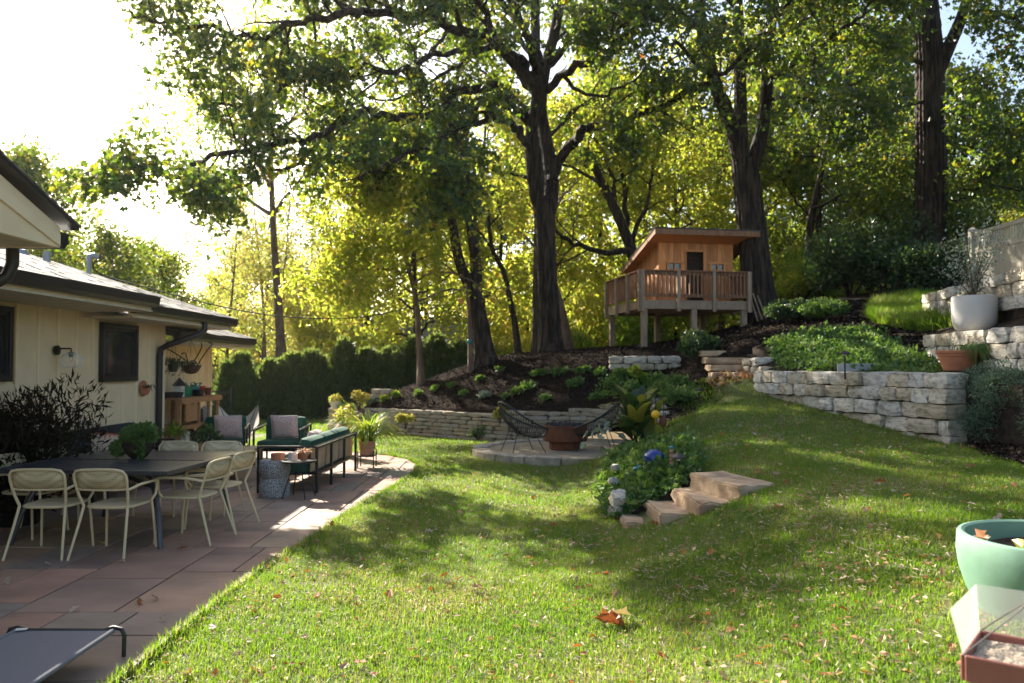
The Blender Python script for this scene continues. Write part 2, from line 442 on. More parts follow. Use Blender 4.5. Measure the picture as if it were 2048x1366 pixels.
M['dryleaf'] = leafmat('fallen_leaves', [(0, (.30, .10, .03)), (.25, (.30, .13, .045)), (.5, (.36, .24, .14)), (.85, (.55, .43, .33)), (1, (.45, .3, .06))],
                       [(0, (.45, .11, .02)), (.35, (.45, .16, .03)), (.6, (.3, .2, .1)), (1, (.4, .3, .1))], .3, .6)
M['chips'] = leafmat('mulch_chips', [(0, (.012, .009, .007)), (.7, (.032, .022, .016)), (.92, (.08, .052, .038)), (1, (.22, .16, .12))], [(0, (.01, .01, .01)), (1, (.02, .02, .02))], .05, .95, .06)
M['canna'] = leafmat('canna_leaves', [(0, (.02, .045, .022)), (.6, (.035, .075, .03)), (.85, (.2, .2, .03)), (1, (.45, .36, .04))], [(0, (.06, .12, .02)), (.6, (.1, .2, .03)), (1, (.6, .5, .05))], .35)
# perforated chair metal: fine dots of dark on the sheet
def perforated():
    m = mat('perforated_cream_metal', (.60, .49, .30), rough=.45)
    N = m.node_tree.nodes; L = m.node_tree.links
    tc = N.new('ShaderNodeTexCoord'); vo = N.new('ShaderNodeTexVoronoi'); vo.inputs['Scale'].default_value = 70; vo.inputs['Randomness'].default_value = 0
    L.new(tc.outputs['Object'], vo.inputs[0])
    lt = N.new('ShaderNodeMath'); lt.operation = 'LESS_THAN'; lt.inputs[1].default_value = .3
    L.new(vo.outputs[0], lt.inputs[0])
    mx = N.new('ShaderNodeMixRGB'); L.new(lt.outputs[0], mx.inputs[0])
    b = N['Principled BSDF']; src = b.inputs['Base Color'].links[0].from_socket
    L.new(src, mx.inputs[1]); mx.inputs[2].default_value = (.12, .10, .07, 1); L.new(mx.outputs[0], b.inputs['Base Color'])
    return m
M['perf'] = perforated()
def film():
    m = bpy.data.materials.new('clouded_plastic_film'); m.use_nodes = True
    N = m.node_tree.nodes; L = m.node_tree.links
    b = N['Principled BSDF']; b.inputs['Base Color'].default_value = (.8, .8, .76, 1); b.inputs['Roughness'].default_value = .3
    t = N.new('ShaderNodeBsdfTransparent'); mx = N.new('ShaderNodeMixShader'); mx.inputs[0].default_value = .27
    tl = N.new('ShaderNodeBsdfTranslucent'); tl.inputs[0].default_value = (.8, .8, .76, 1)
    m2 = N.new('ShaderNodeMixShader'); m2.inputs[0].default_value = .5
    L.new(b.outputs[0], m2.inputs[1]); L.new(tl.outputs[0], m2.inputs[2])
    L.new(t.outputs[0], mx.inputs[1]); L.new(m2.outputs[0], mx.inputs[2]); L.new(mx.outputs[0], N['Material Output'].inputs['Surface'])
    return m
M['film'] = film()
def clear_glass():
    m = bpy.data.materials.new('clear_globe_glass'); m.use_nodes = True
    N = m.node_tree.nodes; L = m.node_tree.links
    b = N['Principled BSDF']; b.inputs['Base Color'].default_value = (.9, .9, .88, 1); b.inputs['Roughness'].default_value = .03
    t = N.new('ShaderNodeBsdfTransparent'); mx = N.new('ShaderNodeMixShader')
    lw = N.new('ShaderNodeLayerWeight'); lw.inputs[0].default_value = .25
    L.new(lw.outputs['Facing'], mx.inputs[0]); L.new(t.outputs[0], mx.inputs[1]); L.new(b.outputs[0], mx.inputs[2]); L.new(mx.outputs[0], N['Material Output'].inputs['Surface'])
    return m
M['clear'] = clear_glass()
# ------------------------------------------------------------------ terrain heights
LP = [(x, y, 0) for x in (-12, -9, -6, -3, -1) for y in (1, 6, 11, 16, 21, 27)]
LP += [(0, 3, .04), (0, 6, .03), (0, 10, .0), (0, 13, .02), (0, 16, .05), (.4, 8, .02), (1.0, 8.2, .03), (1.0, 7, .06), (1, 5, .12), (1, 2.5, .18), (1.5, 7.3, .2), (1.8, 7.2, .36),
       (2.1, 7.1, .5), (2.5, 7.4, .58), (1.65, 3.4, .33), (1.6, 5.5, .3), (2.2, 5.5, .46), (2.7, 4, .52), (2.3, 2.5, .45), (3.5, 6, .6), (4.5, 5, .65), (4, 8, .64), (5.5, 8, .72),
       (5.6, 10.2, .72), (5, 12.2, .96), (4.4, 14, 1.2), (4.0, 15, 1.46), (3.6, 15.4, 1.4), (3.5, 14.4, 1.1), (2.7, 13, .78), (2.4, 10, .74), (2.45, 8.6, .62), (3.4, 10, .76), (3.8, 12, .95),
       (1.25, 10, .03), (1.3, 11.4, .03), (1.1, 12.8, .03), (0, 15, .03), (1.15, 15.3, .03), (7, 10, .9), (7, 6, .8), (7, 3, .7), (-1, 23, 0), (2, 20, .1)]
lawn_h = TPS(LP, .004)
HP = [(-3.7, 20.7, .62), (-2, 19.6, .66), (-.5, 18.3, .72), (.6, 17.6, .8), (1.6, 17.2, 1.0), (2.4, 16.4, 1.06), (2.85, 15.2, 1.05), (2.75, 13.6, .8), (3.6, 14.6, 1.12), (3.66, 15.6, 1.45), (3.0, 16.5, 1.3),
      (-4, 21.6, .75), (-2.5, 21.3, 1.22), (-.7, 21, 1.8), (1.05, 22, 2.08), (.2, 22.5, 2.0), (-2.5, 23, 1.1), (-5, 24, .3), (2.3, 17.9, 1.62), (3.7, 17.7, 1.7), (2.3, 18.5, 1.9), (3.6, 18.3, 1.95),
      (3.25, 19.9, 2.14), (6.05, 20.6, 2.72), (2.84, 22.75, 2.2), (4.6, 19.5, 2.3), (4.2, 16.2, 2.02), (4.7, 15.6, 2.0), (6.6, 21, 2.9), (6.9, 19, 3.04), (8.25, 21, 3.44), (10.4, 20, 3.5), (11.4, 22, 4.0),
      (4.75, 14.1, 1.6), (5.4, 12.3, 1.6), (6.0, 10.4, 1.6), (6.2, 8.5, 1.35), (6.0, 7, .95), (6.3, 11.2, 1.62), (5.94, 14, 2.07), (6.7, 13, 2.0), (7.8, 16, 2.62), (9.35, 17, 3.05), (8, 13.5, 2.5), (8.2, 11, 2.6), (8, 9, 2.5), (8, 6, 1.8),
      (10, 13, 3.1), (12, 16, 3.8), (1, 27, 1.3), (-4, 30, .1), (5, 27, 2.0), (12, 28, 4.0), (18, 24, 5.0), (16, 12, 4.4), (-10, 34, 0), (0, 38, .4), (12, 40, 4), (24, 36, 6)]
hill_h = TPS(HP, .01)
MP = [(1.15, 8.6, .1), (1.18, 9.6, .08), (1.28, 10.8, .15), (1.6, 11.6, .34), (2.05, 11.8, .54), (2.5, 11, .66), (2.45, 10, .68), (2.45, 8.7, .62), (1.8, 9.2, .46), (1.9, 10.2, .58), (1.5, 9.5, .34), (1.55, 8.6, .3), (2, 8.6, .55)]
mound_h = TPS(MP, .002)
def G1(f, x, y): return float(f([x], [y])[0])

LOWWALL = smooth_poly([(-3.75, 20.75, 0), (-2, 19.55, 0), (-.5, 18.25, 0), (.6, 17.5, 0), (1.6, 17.15, 0), (2.35, 16.4, 0), (2.72, 15.2, 0), (2.62, 13.7, 0)], 6, False)
W1 = [Vector(p) for p in [(4.55, 14.35, 0), (4.72, 13.6, 0), (5.12, 12.3, 0), (5.45, 11.2, 0), (5.72, 10.15, 0)]]
PATIO = [(-2.12, 1.5), (-2.13, 6), (-1.97, 8), (-1.86, 9.7), (-1.68, 11.3), (-1.57, 12.6), (-1.62, 13.6), (-1.9, 14.5), (-2.4, 15.15), (-3, 15.6), (-4.5, 16.2), (-6.6, 16.5), (-6.6, 1.5)]
FIRE_C, FIRE_R = (1.15, 15.25), 1.82
FIRE = [(FIRE_C[0] + FIRE_R * math.cos(a * PI / 24), FIRE_C[1] + FIRE_R * math.sin(a * PI / 24)) for a in range(48)]
MOUND = [(p.x, p.y) for p in smooth_poly([(1.10, 8.5, 0), (1.12, 9.6, 0), (1.2, 10.8, 0), (1.5, 11.7, 0), (1.98, 11.8, 0), (2.28, 11.2, 0), (2.32, 10.4, 0), (2.15, 9.4, 0), (1.95, 8.7, 0), (1.7, 8.42, 0), (1.4, 8.48, 0)], 4)]

# lawn: everything flat and the rising right part up to the walls
LAWN = [(-12, 1), (6.4, 1), (6.3, 7), (6.0, 9.2), (5.78, 10.1), (5.5, 11.2), (5.17, 12.3), (4.77, 13.6), (4.6, 14.3), (4.65, 15.2), (3.75, 15.5), (3.35, 16.2), (2.7, 16.5), (1.7, 17.4), (.6, 17.8), (-.5, 18.5), (-2, 19.8), (-3.75, 21), (-3.9, 23), (-6, 26.5), (-16, 27.5)]
def lawn_z(x, y):
    z = lawn_h(x, y)
    p = inside(PATIO, np.asarray(x), np.asarray(y))
    z = np.where(p, np.minimum(z, -.03), z)
    dd = np.hypot(np.asarray(x) - FIRE_C[0], np.asarray(y) - FIRE_C[1])
    z = np.where((dd < 2.7) & (np.asarray(y) > 13.0), np.minimum(z, .06), z)
    return z
sheet('lawn', LAWN, lawn_z, .22, M['soil_grass'])
# mulch bank of the middle mound
lw = [(p.x, p.y) for p in LOWWALL]
BANK = lw + [(2.85, 13.45), (3.15, 13.7), (3.4, 14.2), (3.55, 14.7), (3.62, 15.3), (3.8, 15.35), (3.8, 15.75), (4.75, 15.75), (7.5, 17.0), (7.5, 23.5), (3, 24.5), (-1, 24.5), (-4.5, 23.5), (-4.3, 21.6)]
sheet('mulch_bank', BANK, hill_h, .2, M['mulch'], rough=.012, skirt=.7)
UPPER = [(4.5, 14.4), (4.62, 14.37), (4.79, 13.62), (5.19, 12.33), (5.52, 11.23), (5.8, 10.15), (6.02, 9.2), (6.3, 7), (6.4, 1), (14, 1), (16, 14), (15, 24), (7.5, 24), (7.5, 17.0), (4.75, 15.75), (4.62, 15)]
sheet('planted_slope', UPPER, hill_h, .3, M['earth'], rough=.015, skirt=.8)
FAR = [(-16, 27.5), (-6, 26.5), (-3.9, 23), (-4.5, 23.4), (-1, 24.4), (3, 24.4), (7.5, 23.4), (15, 23.9), (16, 14), (14, 1), (14, -4), (150, -4), (150, 190), (-150, 190), (-150, 27)]
def far_z(x, y):
    d = np.hypot(np.asarray(x) - 4, np.asarray(y) - 20)
    h = hill_h(x, y)
    t = np.clip((d - 12) / 25, 0, 1)
    base = np.clip((np.asarray(x) + 2) * .16, 0, 6)
    return h * (1 - t) + base * t - .02
sheet('woodland_ground', FAR, far_z, 2.6, M['far_ground'])
sheet('mulch_bed', [(5.05, 7.65), (6.3, 7.1), (6.15, 9.3), (5.8, 10.05), (5.62, 9.98), (5.3, 9.0)], lawn_h, .2, M['mulch'], dz=.012, rough=.008)
sheet('planted_mound', MOUND, mound_h, .12, M['earth'], skirt=.3)
# ground behind and beside the camera
g = sheet('ground', [(-150, -60), (150, -60), (150, 27), (14, 27), (14, 1), (6.4, 1), (-12, 1), (-16, 27.4), (-150, 27)], lambda x, y: np.where(np.asarray(x) > 5, .6, -.05), 12, M['soil_grass'])

# ------------------------------------------------------------------ patio flags
pat = sheet('patio', PATIO, lambda x, y: np.zeros(len(np.ravel(x))), .8, M['joint'], dz=-.008)
def clip_poly(sub, clip):
    out = sub
    n = len(clip)
    for i in range(n):
        a, b = clip[i], clip[(i + 1) % n]
        inp, out = out, []
        def side(p): return (b[0] - a[0]) * (p[1] - a[1]) - (b[1] - a[1]) * (p[0] - a[0])
        for j in range(len(inp)):
            p, q = inp[j], inp[(j + 1) % len(inp)]
            sp, sq = side(p), side(q)
            if sp >= 0: out.append(p)
            if sp * sq < 0:
                t = sp / (sp - sq); out.append((p[0] + (q[0] - p[0]) * t, p[1] + (q[1] - p[1]) * t))
        if not out: return []
    return out
rects = []
def split(x0, y0, x1, y1):
    wx, wy = x1 - x0, y1 - y0
    if (wx < .78 and wy < 1.15) or (wx * wy < .42 and R.random() < .45 and wx < .9 and wy < 1.0):
        rects.append((x0, y0, x1, y1)); return
    if wx / .75 > wy / 1.1:
        t = x0 + wx * R.choice([.36, .45, .55, .62]); split(x0, y0, t, y1); split(t, y0, x1, y1)
    else:
        t = y0 + wy * R.choice([.38, .45, .55, .6]); split(x0, y0, x1, t); split(x0, t, x1, y1)
split(-6.6, 2.4, -1.5, 16.5)
gp = .007
pc = PATIO[::-1] if sum((PATIO[i][0] * PATIO[(i + 1) % len(PATIO)][1] - PATIO[(i + 1) % len(PATIO)][0] * PATIO[i][1]) for i in range(len(PATIO))) < 0 else PATIO
for x0, y0, x1, y1 in rects:
    j = lambda: R.uniform(-.012, .012)
    q = [(x0 + gp + j() * .3, y0 + gp + j() * .3), (x1 - gp + j() * .3, y0 + gp + j() * .3), (x1 - gp + j() * .3, y1 - gp + j() * .3), (x0 + gp + j() * .3, y1 - gp + j() * .3)]
    q = clip_poly(pc, q)
    if len(q) < 3: continue
    ar = abs(sum(q[i][0] * q[(i + 1) % len(q)][1] - q[(i + 1) % len(q)][0] * q[i][1] for i in range(len(q)))) / 2
    if ar < .01: continue
    cx = sum(p[0] for p in q) / len(q); cy = sum(p[1] for p in q) / len(q)
    b = MB(); tx, ty = R.uniform(-.002, .002), R.uniform(-.002, .002); z = R.uniform(.008, .014)
    b.prism([(p[0] - cx, p[1] - cy) for p in q], -.02, lambda p: z + p[0] * tx + p[1] * ty)
    o = b.build('flagstone', M['flag'], pat, bevel=.003)
    o.location = (cx, cy, 0)

# ------------------------------------------------------------------ stone meshes and walls
def stone_mesh(name, seed, rough, bev):
    rr = random.Random(seed)
    bm = bmesh.new()
    bmesh.ops.create_cube(bm, size=1)
    bmesh.ops.subdivide_edges(bm, edges=bm.edges[:], cuts=2, use_grid_fill=True)
    off = Vector((seed * 3.1, seed * 1.7, 0))
    for v in bm.verts:
        n = sum(1 for c in v.co if abs(c) > .4)
        k = {3: 1 - bev * .75, 2: 1 - bev * .3, 1: 1 + rr.uniform(-.03, .07)}.get(n, 1)
        v.co *= k * (1 + 1.4 * rough * noise.noise(v.co * 2.3 + off))
        v.co += Vector((rr.uniform(-rough, rough), rr.uniform(-rough, rough), rr.uniform(-rough, rough)))
    bmesh.ops.recalc_face_normals(bm, faces=bm.faces)
    me = bpy.data.meshes.new(name); bm.to_mesh(me); bm.free()
    me.shade_smooth(); me.set_sharp_from_angle(angle=math.radians(33))
    return me
STONES = {}
def stones_for(m, rough, bev, n=9):
    k = (m, rough, bev)
    if k not in STONES:
        STONES[k] = []
        for i in range(n):
            me = stone_mesh('stone', i * 7 + len(STONES) * 101, rough, bev); me.materials.append(M[m]); STONES[k].append(me)
    return STONES[k]

def put_stone(parent, me, c, d, rz, tilt=.0, name='stone'):
    o = bpy.data.objects.new(name, me)
    link(o, parent)
    o.location = c; o.scale = d
    o.rotation_euler = (R.uniform(-tilt, tilt), R.uniform(-tilt, tilt), rz)
    return o

def path_len(P): return sum((P[i + 1] - P[i]).length for i in range(len(P) - 1))
def path_at(P, s):
    for i in range(len(P) - 1):
        l = (P[i + 1] - P[i]).length
        if s <= l or i == len(P) - 2:
            d = (P[i + 1] - P[i]).normalized()
            return P[i] + d * s, d
        s -= l

def stone_wall(name, label, path, ground, top, courses, lens, thick, m, group=None, rough=.045, bev=.16, batter=.04, prot=.03, lastflat=True):
    t = thing(name, label, 'wall', group=group)
    P = [Vector((p[0], p[1], 0)) for p in path]
    L = path_len(P)
    ms = stones_for(m, rough, bev)
    zlo, ztop = courses[0], None
    core = MB()
    z = zlo
    ci = 0
    zs = courses
    for k in range(len(zs) - 1):
        z0, z1 = zs[k], zs[k + 1]
        s = -R.uniform(0, .5) * lens[0]
        while s < L:
            l = R.uniform(*lens)
            if L - (s + l) < lens[0] * .5: l = L - s + .01
            a, b = max(s, 0), min(s + l, L)
            s += l
            if b - a < .05: continue
            p, d = path_at(P, (a + b) / 2)
            if z1 < ground(p.x, p.y) - .02 or z1 > top(p.x, p.y) + .03: continue
            nrm = Vector((d.y, -d.x, 0))
            off = -batter * (z0 - zlo) + R.uniform(-prot, prot)
            th = thick * R.uniform(.85, 1.1)
            hh = (z1 - z0) * R.uniform(.96, 1.04)
            put_stone(t, R.choice(ms), (p.x + nrm.x * off, p.y + nrm.y * off, (z0 + z1) / 2), ((b - a) * .985, th, hh * .965), math.atan2(d.y, d.x) + R.uniform(-.05, .05), .02)
    # dark backfill seen in the joints
    n = max(8, int(L / .25)); fr, bk = [], []
    for i in range(n + 1):
        p, d = path_at(P, .12 + (L - .24) * i / n)
        nrm = Vector((d.y, -d.x, 0))
        zt = min(top(p.x, p.y), zs[-1]) - .07
        g = ground(p.x, p.y) - .15
        fr.append((p, nrm, g, max(zt, g + .02)))
    vs, fs = [], []
    for p, nrm, g, zt in fr:
        for e in (-.3, .3):
            for zz in (g, zt): vs.append((p.x + nrm.x * thick * e, p.y + nrm.y * thick * e, zz))
    for i in range(n):
        a, b = i * 4, i * 4 + 4
        fs += [(a, b, b + 1, a + 1), (a + 2, a + 3, b + 3, b + 2), (a + 1, b + 1, b + 3, a + 3)]
    fs += [(0, 1, 3, 2), (n * 4, n * 4 + 2, n * 4 + 3, n * 4 + 1)]
    MB().add(vs, fs).build('backfill', M['earth'], t)
    return t

def cumul(z, hs):
    out = [z]
    for h in hs: out.append(out[-1] + h)
    return out
lg = lambda x, y: G1(lawn_h, x, y)
hg = lambda x, y: G1(hill_h, x, y)
# long low wall of thin stones
def lowtop(x, y):
    i = min(range(len(LOWWALL)), key=lambda k: (LOWWALL[k].x - x) ** 2 + (LOWWALL[k].y - y) ** 2)
    f = i / (len(LOWWALL) - 1)
    return float(np.interp(f, [0, .3, .5, .62, .72, .85, .93, 1], [.62, .66, .74, .88, 1.04, 1.10, .98, .74]))
stone_wall('low_stone_wall', 'long curved dry stone wall of thin grey ledge stones behind the fire pit', LOWWALL, lg, lowtop,
           cumul(-.02, [.08, .1, .085, .095, .1, .08, .1, .09, .085, .1, .09, .1]), (.26, .58), .3, 'ledge', rough=.06, bev=.2, batter=0, prot=.02)
stone_wall('low_stone_wall', 'short end of thin stone wall beside the hedge, left of the planted urn', [(-4.75, 20.9), (-4.1, 20.6)], lg, lambda x, y: .62,
           cumul(0, [.1, .11, .1, .11, .1, .09]), (.25, .45), .3, 'ledge', rough=.06, bev=.2, batter=0)
stone_wall('stone_wall', 'small stub of stone wall at the left end of the mulch bank above the urn', [(-3.75, 21.6), (-3.2, 21.35)], hg, lambda x, y: 1.08,
           cumul(.55, [.13, .14, .13, .13]), (.25, .4), .35, 'ledge', rough=.05, batter=0)
stone_wall('stone_wall', 'short grey stone retaining wall in the mulch bank below the playhouse', [(2.2, 18.0), (2.9, 17.85), (3.75, 17.75)], lambda x, y: 1.5, lambda x, y: 1.92,
           cumul(1.3, [.16, .15, .15, .16]), (.28, .55), .35, 'lime', batter=0)
# big block wall at the right
stone_wall('block_wall', 'pale limestone block retaining wall along the right edge of the lawn, terracotta pot on top', W1, lg, lambda x, y: 1.62,
           cumul(.42, [.2, .19, .2, .21, .19, .2]), (.26, .52), .42, 'lime', rough=.05, bev=.13, batter=0, prot=.035)
W2 = [(6.72, 12.6), (6.6, 11.8), (6.48, 10.6), (6.4, 9.4), (6.3, 8.2)]
W3 = [(8.05, 15.2), (7.75, 13.6), (7.35, 11.8), (7.1, 10.2), (6.95, 8.6)]
stone_wall('block_wall', 'upper cream stone retaining wall under the large pale grey pot', W2, lambda x, y: 1.5, lambda x, y: 2.2,
           cumul(1.4, [.2, .19, .2, .2]), (.26, .55), .42, 'lime', rough=.05, bev=.13, batter=0, prot=.04)
stone_wall('block_wall', 'highest tan stone retaining wall below the beige fence', W3, lambda x, y: 2.2, lambda x, y: 3.05 + .12 * max(0, 12 - y) * .3,
           cumul(2.5, [.19, .19, .18]), (.3, .6), .42, 'lime', rough=.05, bev=.13, batter=0, prot=.04)
stone_wall('block_wall', 'tan stacked stone pier right of the upper stone steps', [(4.62, 15.5), (4.75, 15.0), (4.66, 14.5)], lg, lambda x, y: 2.0 - (15.4 - y) * .35,
           cumul(1.2, [.17, .16, .17, .16, .16]), (.25, .4), .4, 'lime', rough=.06, bev=.2, batter=0, prot=.05)
sheet('terrace_bed', [(6.62, 12.7), (6.42, 9.4), (6.32, 8.1), (7.0, 8.1), (7.15, 10.2), (7.4, 11.8), (7.8, 13.6), (7.3, 13.6)], lambda x, y: 2.12 + .42 * np.clip(np.asarray(x) - 6.3 - .1 * (np.asarray(y) - 8.5), 0, 1.2), .25, M['earth'], rough=.02)
sheet('terrace_bed', [(7.95, 15.4), (7.75, 13.6), (7.35, 11.8), (7.1, 10.2), (6.95, 8.4), (14, 8.4), (14, 15.4)], lambda x, y: np.full(len(np.ravel(x)), 3.0), .5, M['earth'], rough=.03)
# slabs of steps
def slab(parent, pts, z0, z1, name='step'):
    cx = sum(p[0] for p in pts) / len(pts); cy = sum(p[1] for p in pts) / len(pts)
    bm = bmesh.new()
    n = len(pts)
    lo = [bm.verts.new((p[0] - cx, p[1] - cy, z0 - z1)) for p in pts]; hi = [bm.verts.new((p[0] - cx, p[1] - cy, 0)) for p in pts]
    bm.faces.new(hi); bm.faces.new(lo[::-1])
    for i in range(n): bm.faces.new((lo[i], lo[(i + 1) % n], hi[(i + 1) % n], hi[i]))
    bmesh.ops.subdivide_edges(bm, edges=bm.edges[:], cuts=4, use_grid_fill=True)
    for v in bm.verts: v.co += Vector((R.uniform(-.008, .008), R.uniform(-.008, .008), R.uniform(-.005, .005)))
    bmesh.ops.bevel(bm, geom=[e for e in bm.edges if e.calc_face_angle(0) > 1.0], offset=.018, segments=2, affect='EDGES')
    bmesh.ops.recalc_face_normals(bm, faces=bm.faces)
    me = bpy.data.meshes.new(name); bm.to_mesh(me); bm.free(); me.materials.append(M['slab'])
    me.shade_smooth(); me.set_sharp_from_angle(angle=math.radians(40))
    o = link(bpy.data.objects.new(name, me), parent); o.location = (cx, cy, z1)
    return o
st = thing('stone_steps', 'four tan sandstone slab steps climbing from the lawn beside the round green mound', 'steps')
slab(st, [(1.13, 8.02), (1.62, 7.95), (1.62, 8.75), (1.13, 8.65)], -.1, .135)
slab(st, [(1.42, 7.68), (1.95, 7.62), (1.95, 8.6), (1.4, 8.5)], .0, .285)
slab(st, [(1.74, 7.38), (2.2, 7.38), (2.2, 8.5), (1.66, 8.32)], .1, .435)
slab(st, [(2.08, 7.36), (2.5, 7.56), (2.24, 8.5), (1.84, 8.34)], .2, .59)
st2 = thing('stone_steps', 'upper flight of tan stone steps leading from the lawn to the playhouse', 'steps')
for k in range(4):
    y = 15.05 + k * .3; j = R.uniform(-.05, .03)
    slab(st2, [(3.80 + j, y), (4.60 + j * .6, y + .03), (4.62, y + .46), (3.82, y + .46)], 1.455 + k * .145, 1.575 + k * .145 + R.uniform(-.006, .006))
# round gravel patio with a stone kerb
fp = thing('fire_pit_patio', 'round raised gravel patio edged in flat stone under the fire pit', 'patio')
sheet('tmp', FIRE, lambda x, y: np.full(len(np.ravel(x)), .13), .2, M['pea'], rough=.006)
gobj = bpy.data.objects['tmp']; gobj.name = 'gravel'; gobj.data.name = 'gravel'; gobj.parent = fp; del gobj['kind']
n = 18
for i in range(n):
    a0, a1 = 2 * PI * i / n + .006, 2 * PI * (i + 1) / n - .006
    pts = [(FIRE_C[0] + (FIRE_R - .2) * math.cos(a0), FIRE_C[1] + (FIRE_R - .2) * math.sin(a0)), (FIRE_C[0] + (FIRE_R + .08) * math.cos(a0), FIRE_C[1] + (FIRE_R + .08) * math.sin(a0)),
           (FIRE_C[0] + (FIRE_R + .1) * math.cos((a0 + a1) / 2), FIRE_C[1] + (FIRE_R + .1) * math.sin((a0 + a1) / 2)),
           (FIRE_C[0] + (FIRE_R + .08) * math.cos(a1), FIRE_C[1] + (FIRE_R + .08) * math.sin(a1)), (FIRE_C[0] + (FIRE_R - .2) * math.cos(a1), FIRE_C[1] + (FIRE_R - .2) * math.sin(a1))]
    b = MB(); cx, cy = pts[2]; b.prism([(p[0] - cx, p[1] - cy) for p in pts], -.1, .155 + R.uniform(-.008, .008))
    o = b.build('kerb_stone', M['ledge'], fp, bevel=.012, jit=.004); o.location = (cx, cy, 0)
# rocks at the foot of the mound
ms = stones_for('lime', .07, .25)
for (px, py, Y, dx, dy, dz, lb) in [(1238, 990, 8.75, .15, .15, .09, 'white rock on top of the pile at the foot of the green mound'), (1237, 1000, 8.6, .2, .17, .12, 'largest white rock at the foot of the green mound'),
                                (1231, 1020, 8.5, .13, .12, .08, 'small white rock on the lawn at the foot of the green mound'), (1263, 1005, 8.6, .22, .15, .1, 'flat grey stone between white rocks and lowest step'),
                                (1255, 1019, 8.55, .2, .14, .06, 'brown flat stone behind the lowest step'), (1226, 962, 9.4, .08, .1, .08, 'white rock at the left edge of the green mound'),
                                (1230, 935, 10.2, .07, .1, .08, 'pale rock half hidden by leaves at the left edge of the mound')]:
    p = at(px, py, Y)
    o = bpy.data.objects.new('garden_rock', R.choice(ms)); link(o); o.location = p; o.scale = (dx, dy, dz); o.rotation_euler = (R.uniform(-.2, .2), R.uniform(-.2, .2), R.uniform(0, 3))
    tag(o, lb, 'rock', 'rocks round the green mound')
# ------------------------------------------------------------------ house
house = thing('house', 'cream board and batten ranch house with black gutters, left of the patio', 'house', (0, 0, 0))
WX, WING = -5.8, -6.4
MB().box((WX - .12, 10.0, 1.2), (.2, 6.2, 2.5)).build('wall', M['cream'], house)
MB().box((WING - .12, 14.9, 1.08), (.2, 3.6, 2.2)).build('wall', M['cream'], house)
MB().box((-6.1, 13.13, 1.2), (.62, .06, 2.4)).build('wall', M['cream'], house)
MB().box((-8.4, 16.72, 1.08), (4.2, .06, 2.2)).build('wall', M['cream'], house)
MB().box((-5.35, 6.95, 1.35), (1.0, .12, 2.7)).build('wall', M['cream'], house)
MB().box((-4.95, 4.0, 1.35), (.12, 5.9, 2.7)).build('wall', M['cream'], house)
# windows as holes is not needed: boards stop at the frames
WIN = [(8.1, 9.17, 1.52, 2.38), (11.2, 12.25, 1.47, 2.32)]
b0 = 6.95 + .38
ys = [10.58 + .425 * k for k in range(-9, 7)]
for a, b in zip(ys[:-1], ys[1:]):
    top = 2.44 if b < 10.8 else 2.36
    segs = [(.12, top)]
    for w0, w1, z0, z1 in WIN:
        if a < w1 - .03 and b > w0 + .03 and (min(b, w1) - max(a, w0)) > .5 * (b - a):
            segs = [(.12, z0 - .03)] + ([(z1 + .03, top)] if top - z1 > .06 else [])
    for z0, z1 in segs:
        MB().box((WX - .012, (a + b) / 2, (z0 + z1) / 2), (.03, b - a - .012, z1 - z0)).build('board', M['cream'], house)
for y in ys:
    top = 2.44 if y < 10.8 else 2.36
    segs = [(.12, top)]
    for w0, w1, z0, z1 in WIN:
        if w0 - .05 < y < w1 + .05: segs = [(.12, z0 - .05)]
    for z0, z1 in segs:
        MB().box((WX + .012, y, (z0 + z1) / 2), (.022, .045, z1 - z0)).build('batten', M['cream_trim'], house, bevel=.004)
for y in [13.3 + .377 * k for k in range(10)]:
    MB().box((WING - .005, min(y, 16.68), 1.1), (.03, .04, 2.1)).build('batten', M['cream_trim'], house)
for y0, y1 in zip([13.3 + .377 * k for k in range(9)], [13.3 + .377 * k for k in range(1, 10)]):
    MB().box((WING - .014, (y0 + y1) / 2, 1.1), (.02, y1 - y0 - .01, 2.1)).build('board', M['cream'], house)
MB().box((WX + .02, 13.1, 1.22), (.1, .12, 2.3)).build('corner_board', M['cream_trim'], house)
MB().box((WING + .02, 16.68, 1.1), (.1, .12, 2.15)).build('corner_board', M['cream_trim'], house)
def window(y0, y1, z0, z1, label=None):
    fr = MB(); x = WX + .025
    f = .055
    for yy in (y0 + f / 2, y1 - f / 2): fr.box((x, yy, (z0 + z1) / 2), (.07, f, z1 - z0))
    for zz in (z0 + f / 2, z1 - f / 2): fr.box((x, (y0 + y1) / 2, zz), (.069, y1 - y0 - 2 * f + .002, f))
    g = f + .045
    wnd = fr.build('window', M['blackmetal'], house, bevel=.004)
    s = MB()
    for yy in (y0 + f + .022, y1 - f - .022): s.box((x - .012, yy, (z0 + z1) / 2), (.04, .044, z1 - z0 - 2 * f))
    for zz in (z0 + f + .022, z1 - f - .022): s.box((x - .012, (y0 + y1) / 2, zz), (.039, y1 - y0 - 2 * f - .088, .044))
    s.build('sash', M['blackmetal'], wnd)
    MB().box((x - .02, (y0 + y1) / 2, (z0 + z1) / 2), (.008, y1 - y0 - 2 * g + .01, z1 - z0 - 2 * g + .01)).build('pane', M['glass'], wnd)
    return wnd
for wdef in WIN: window(*wdef)
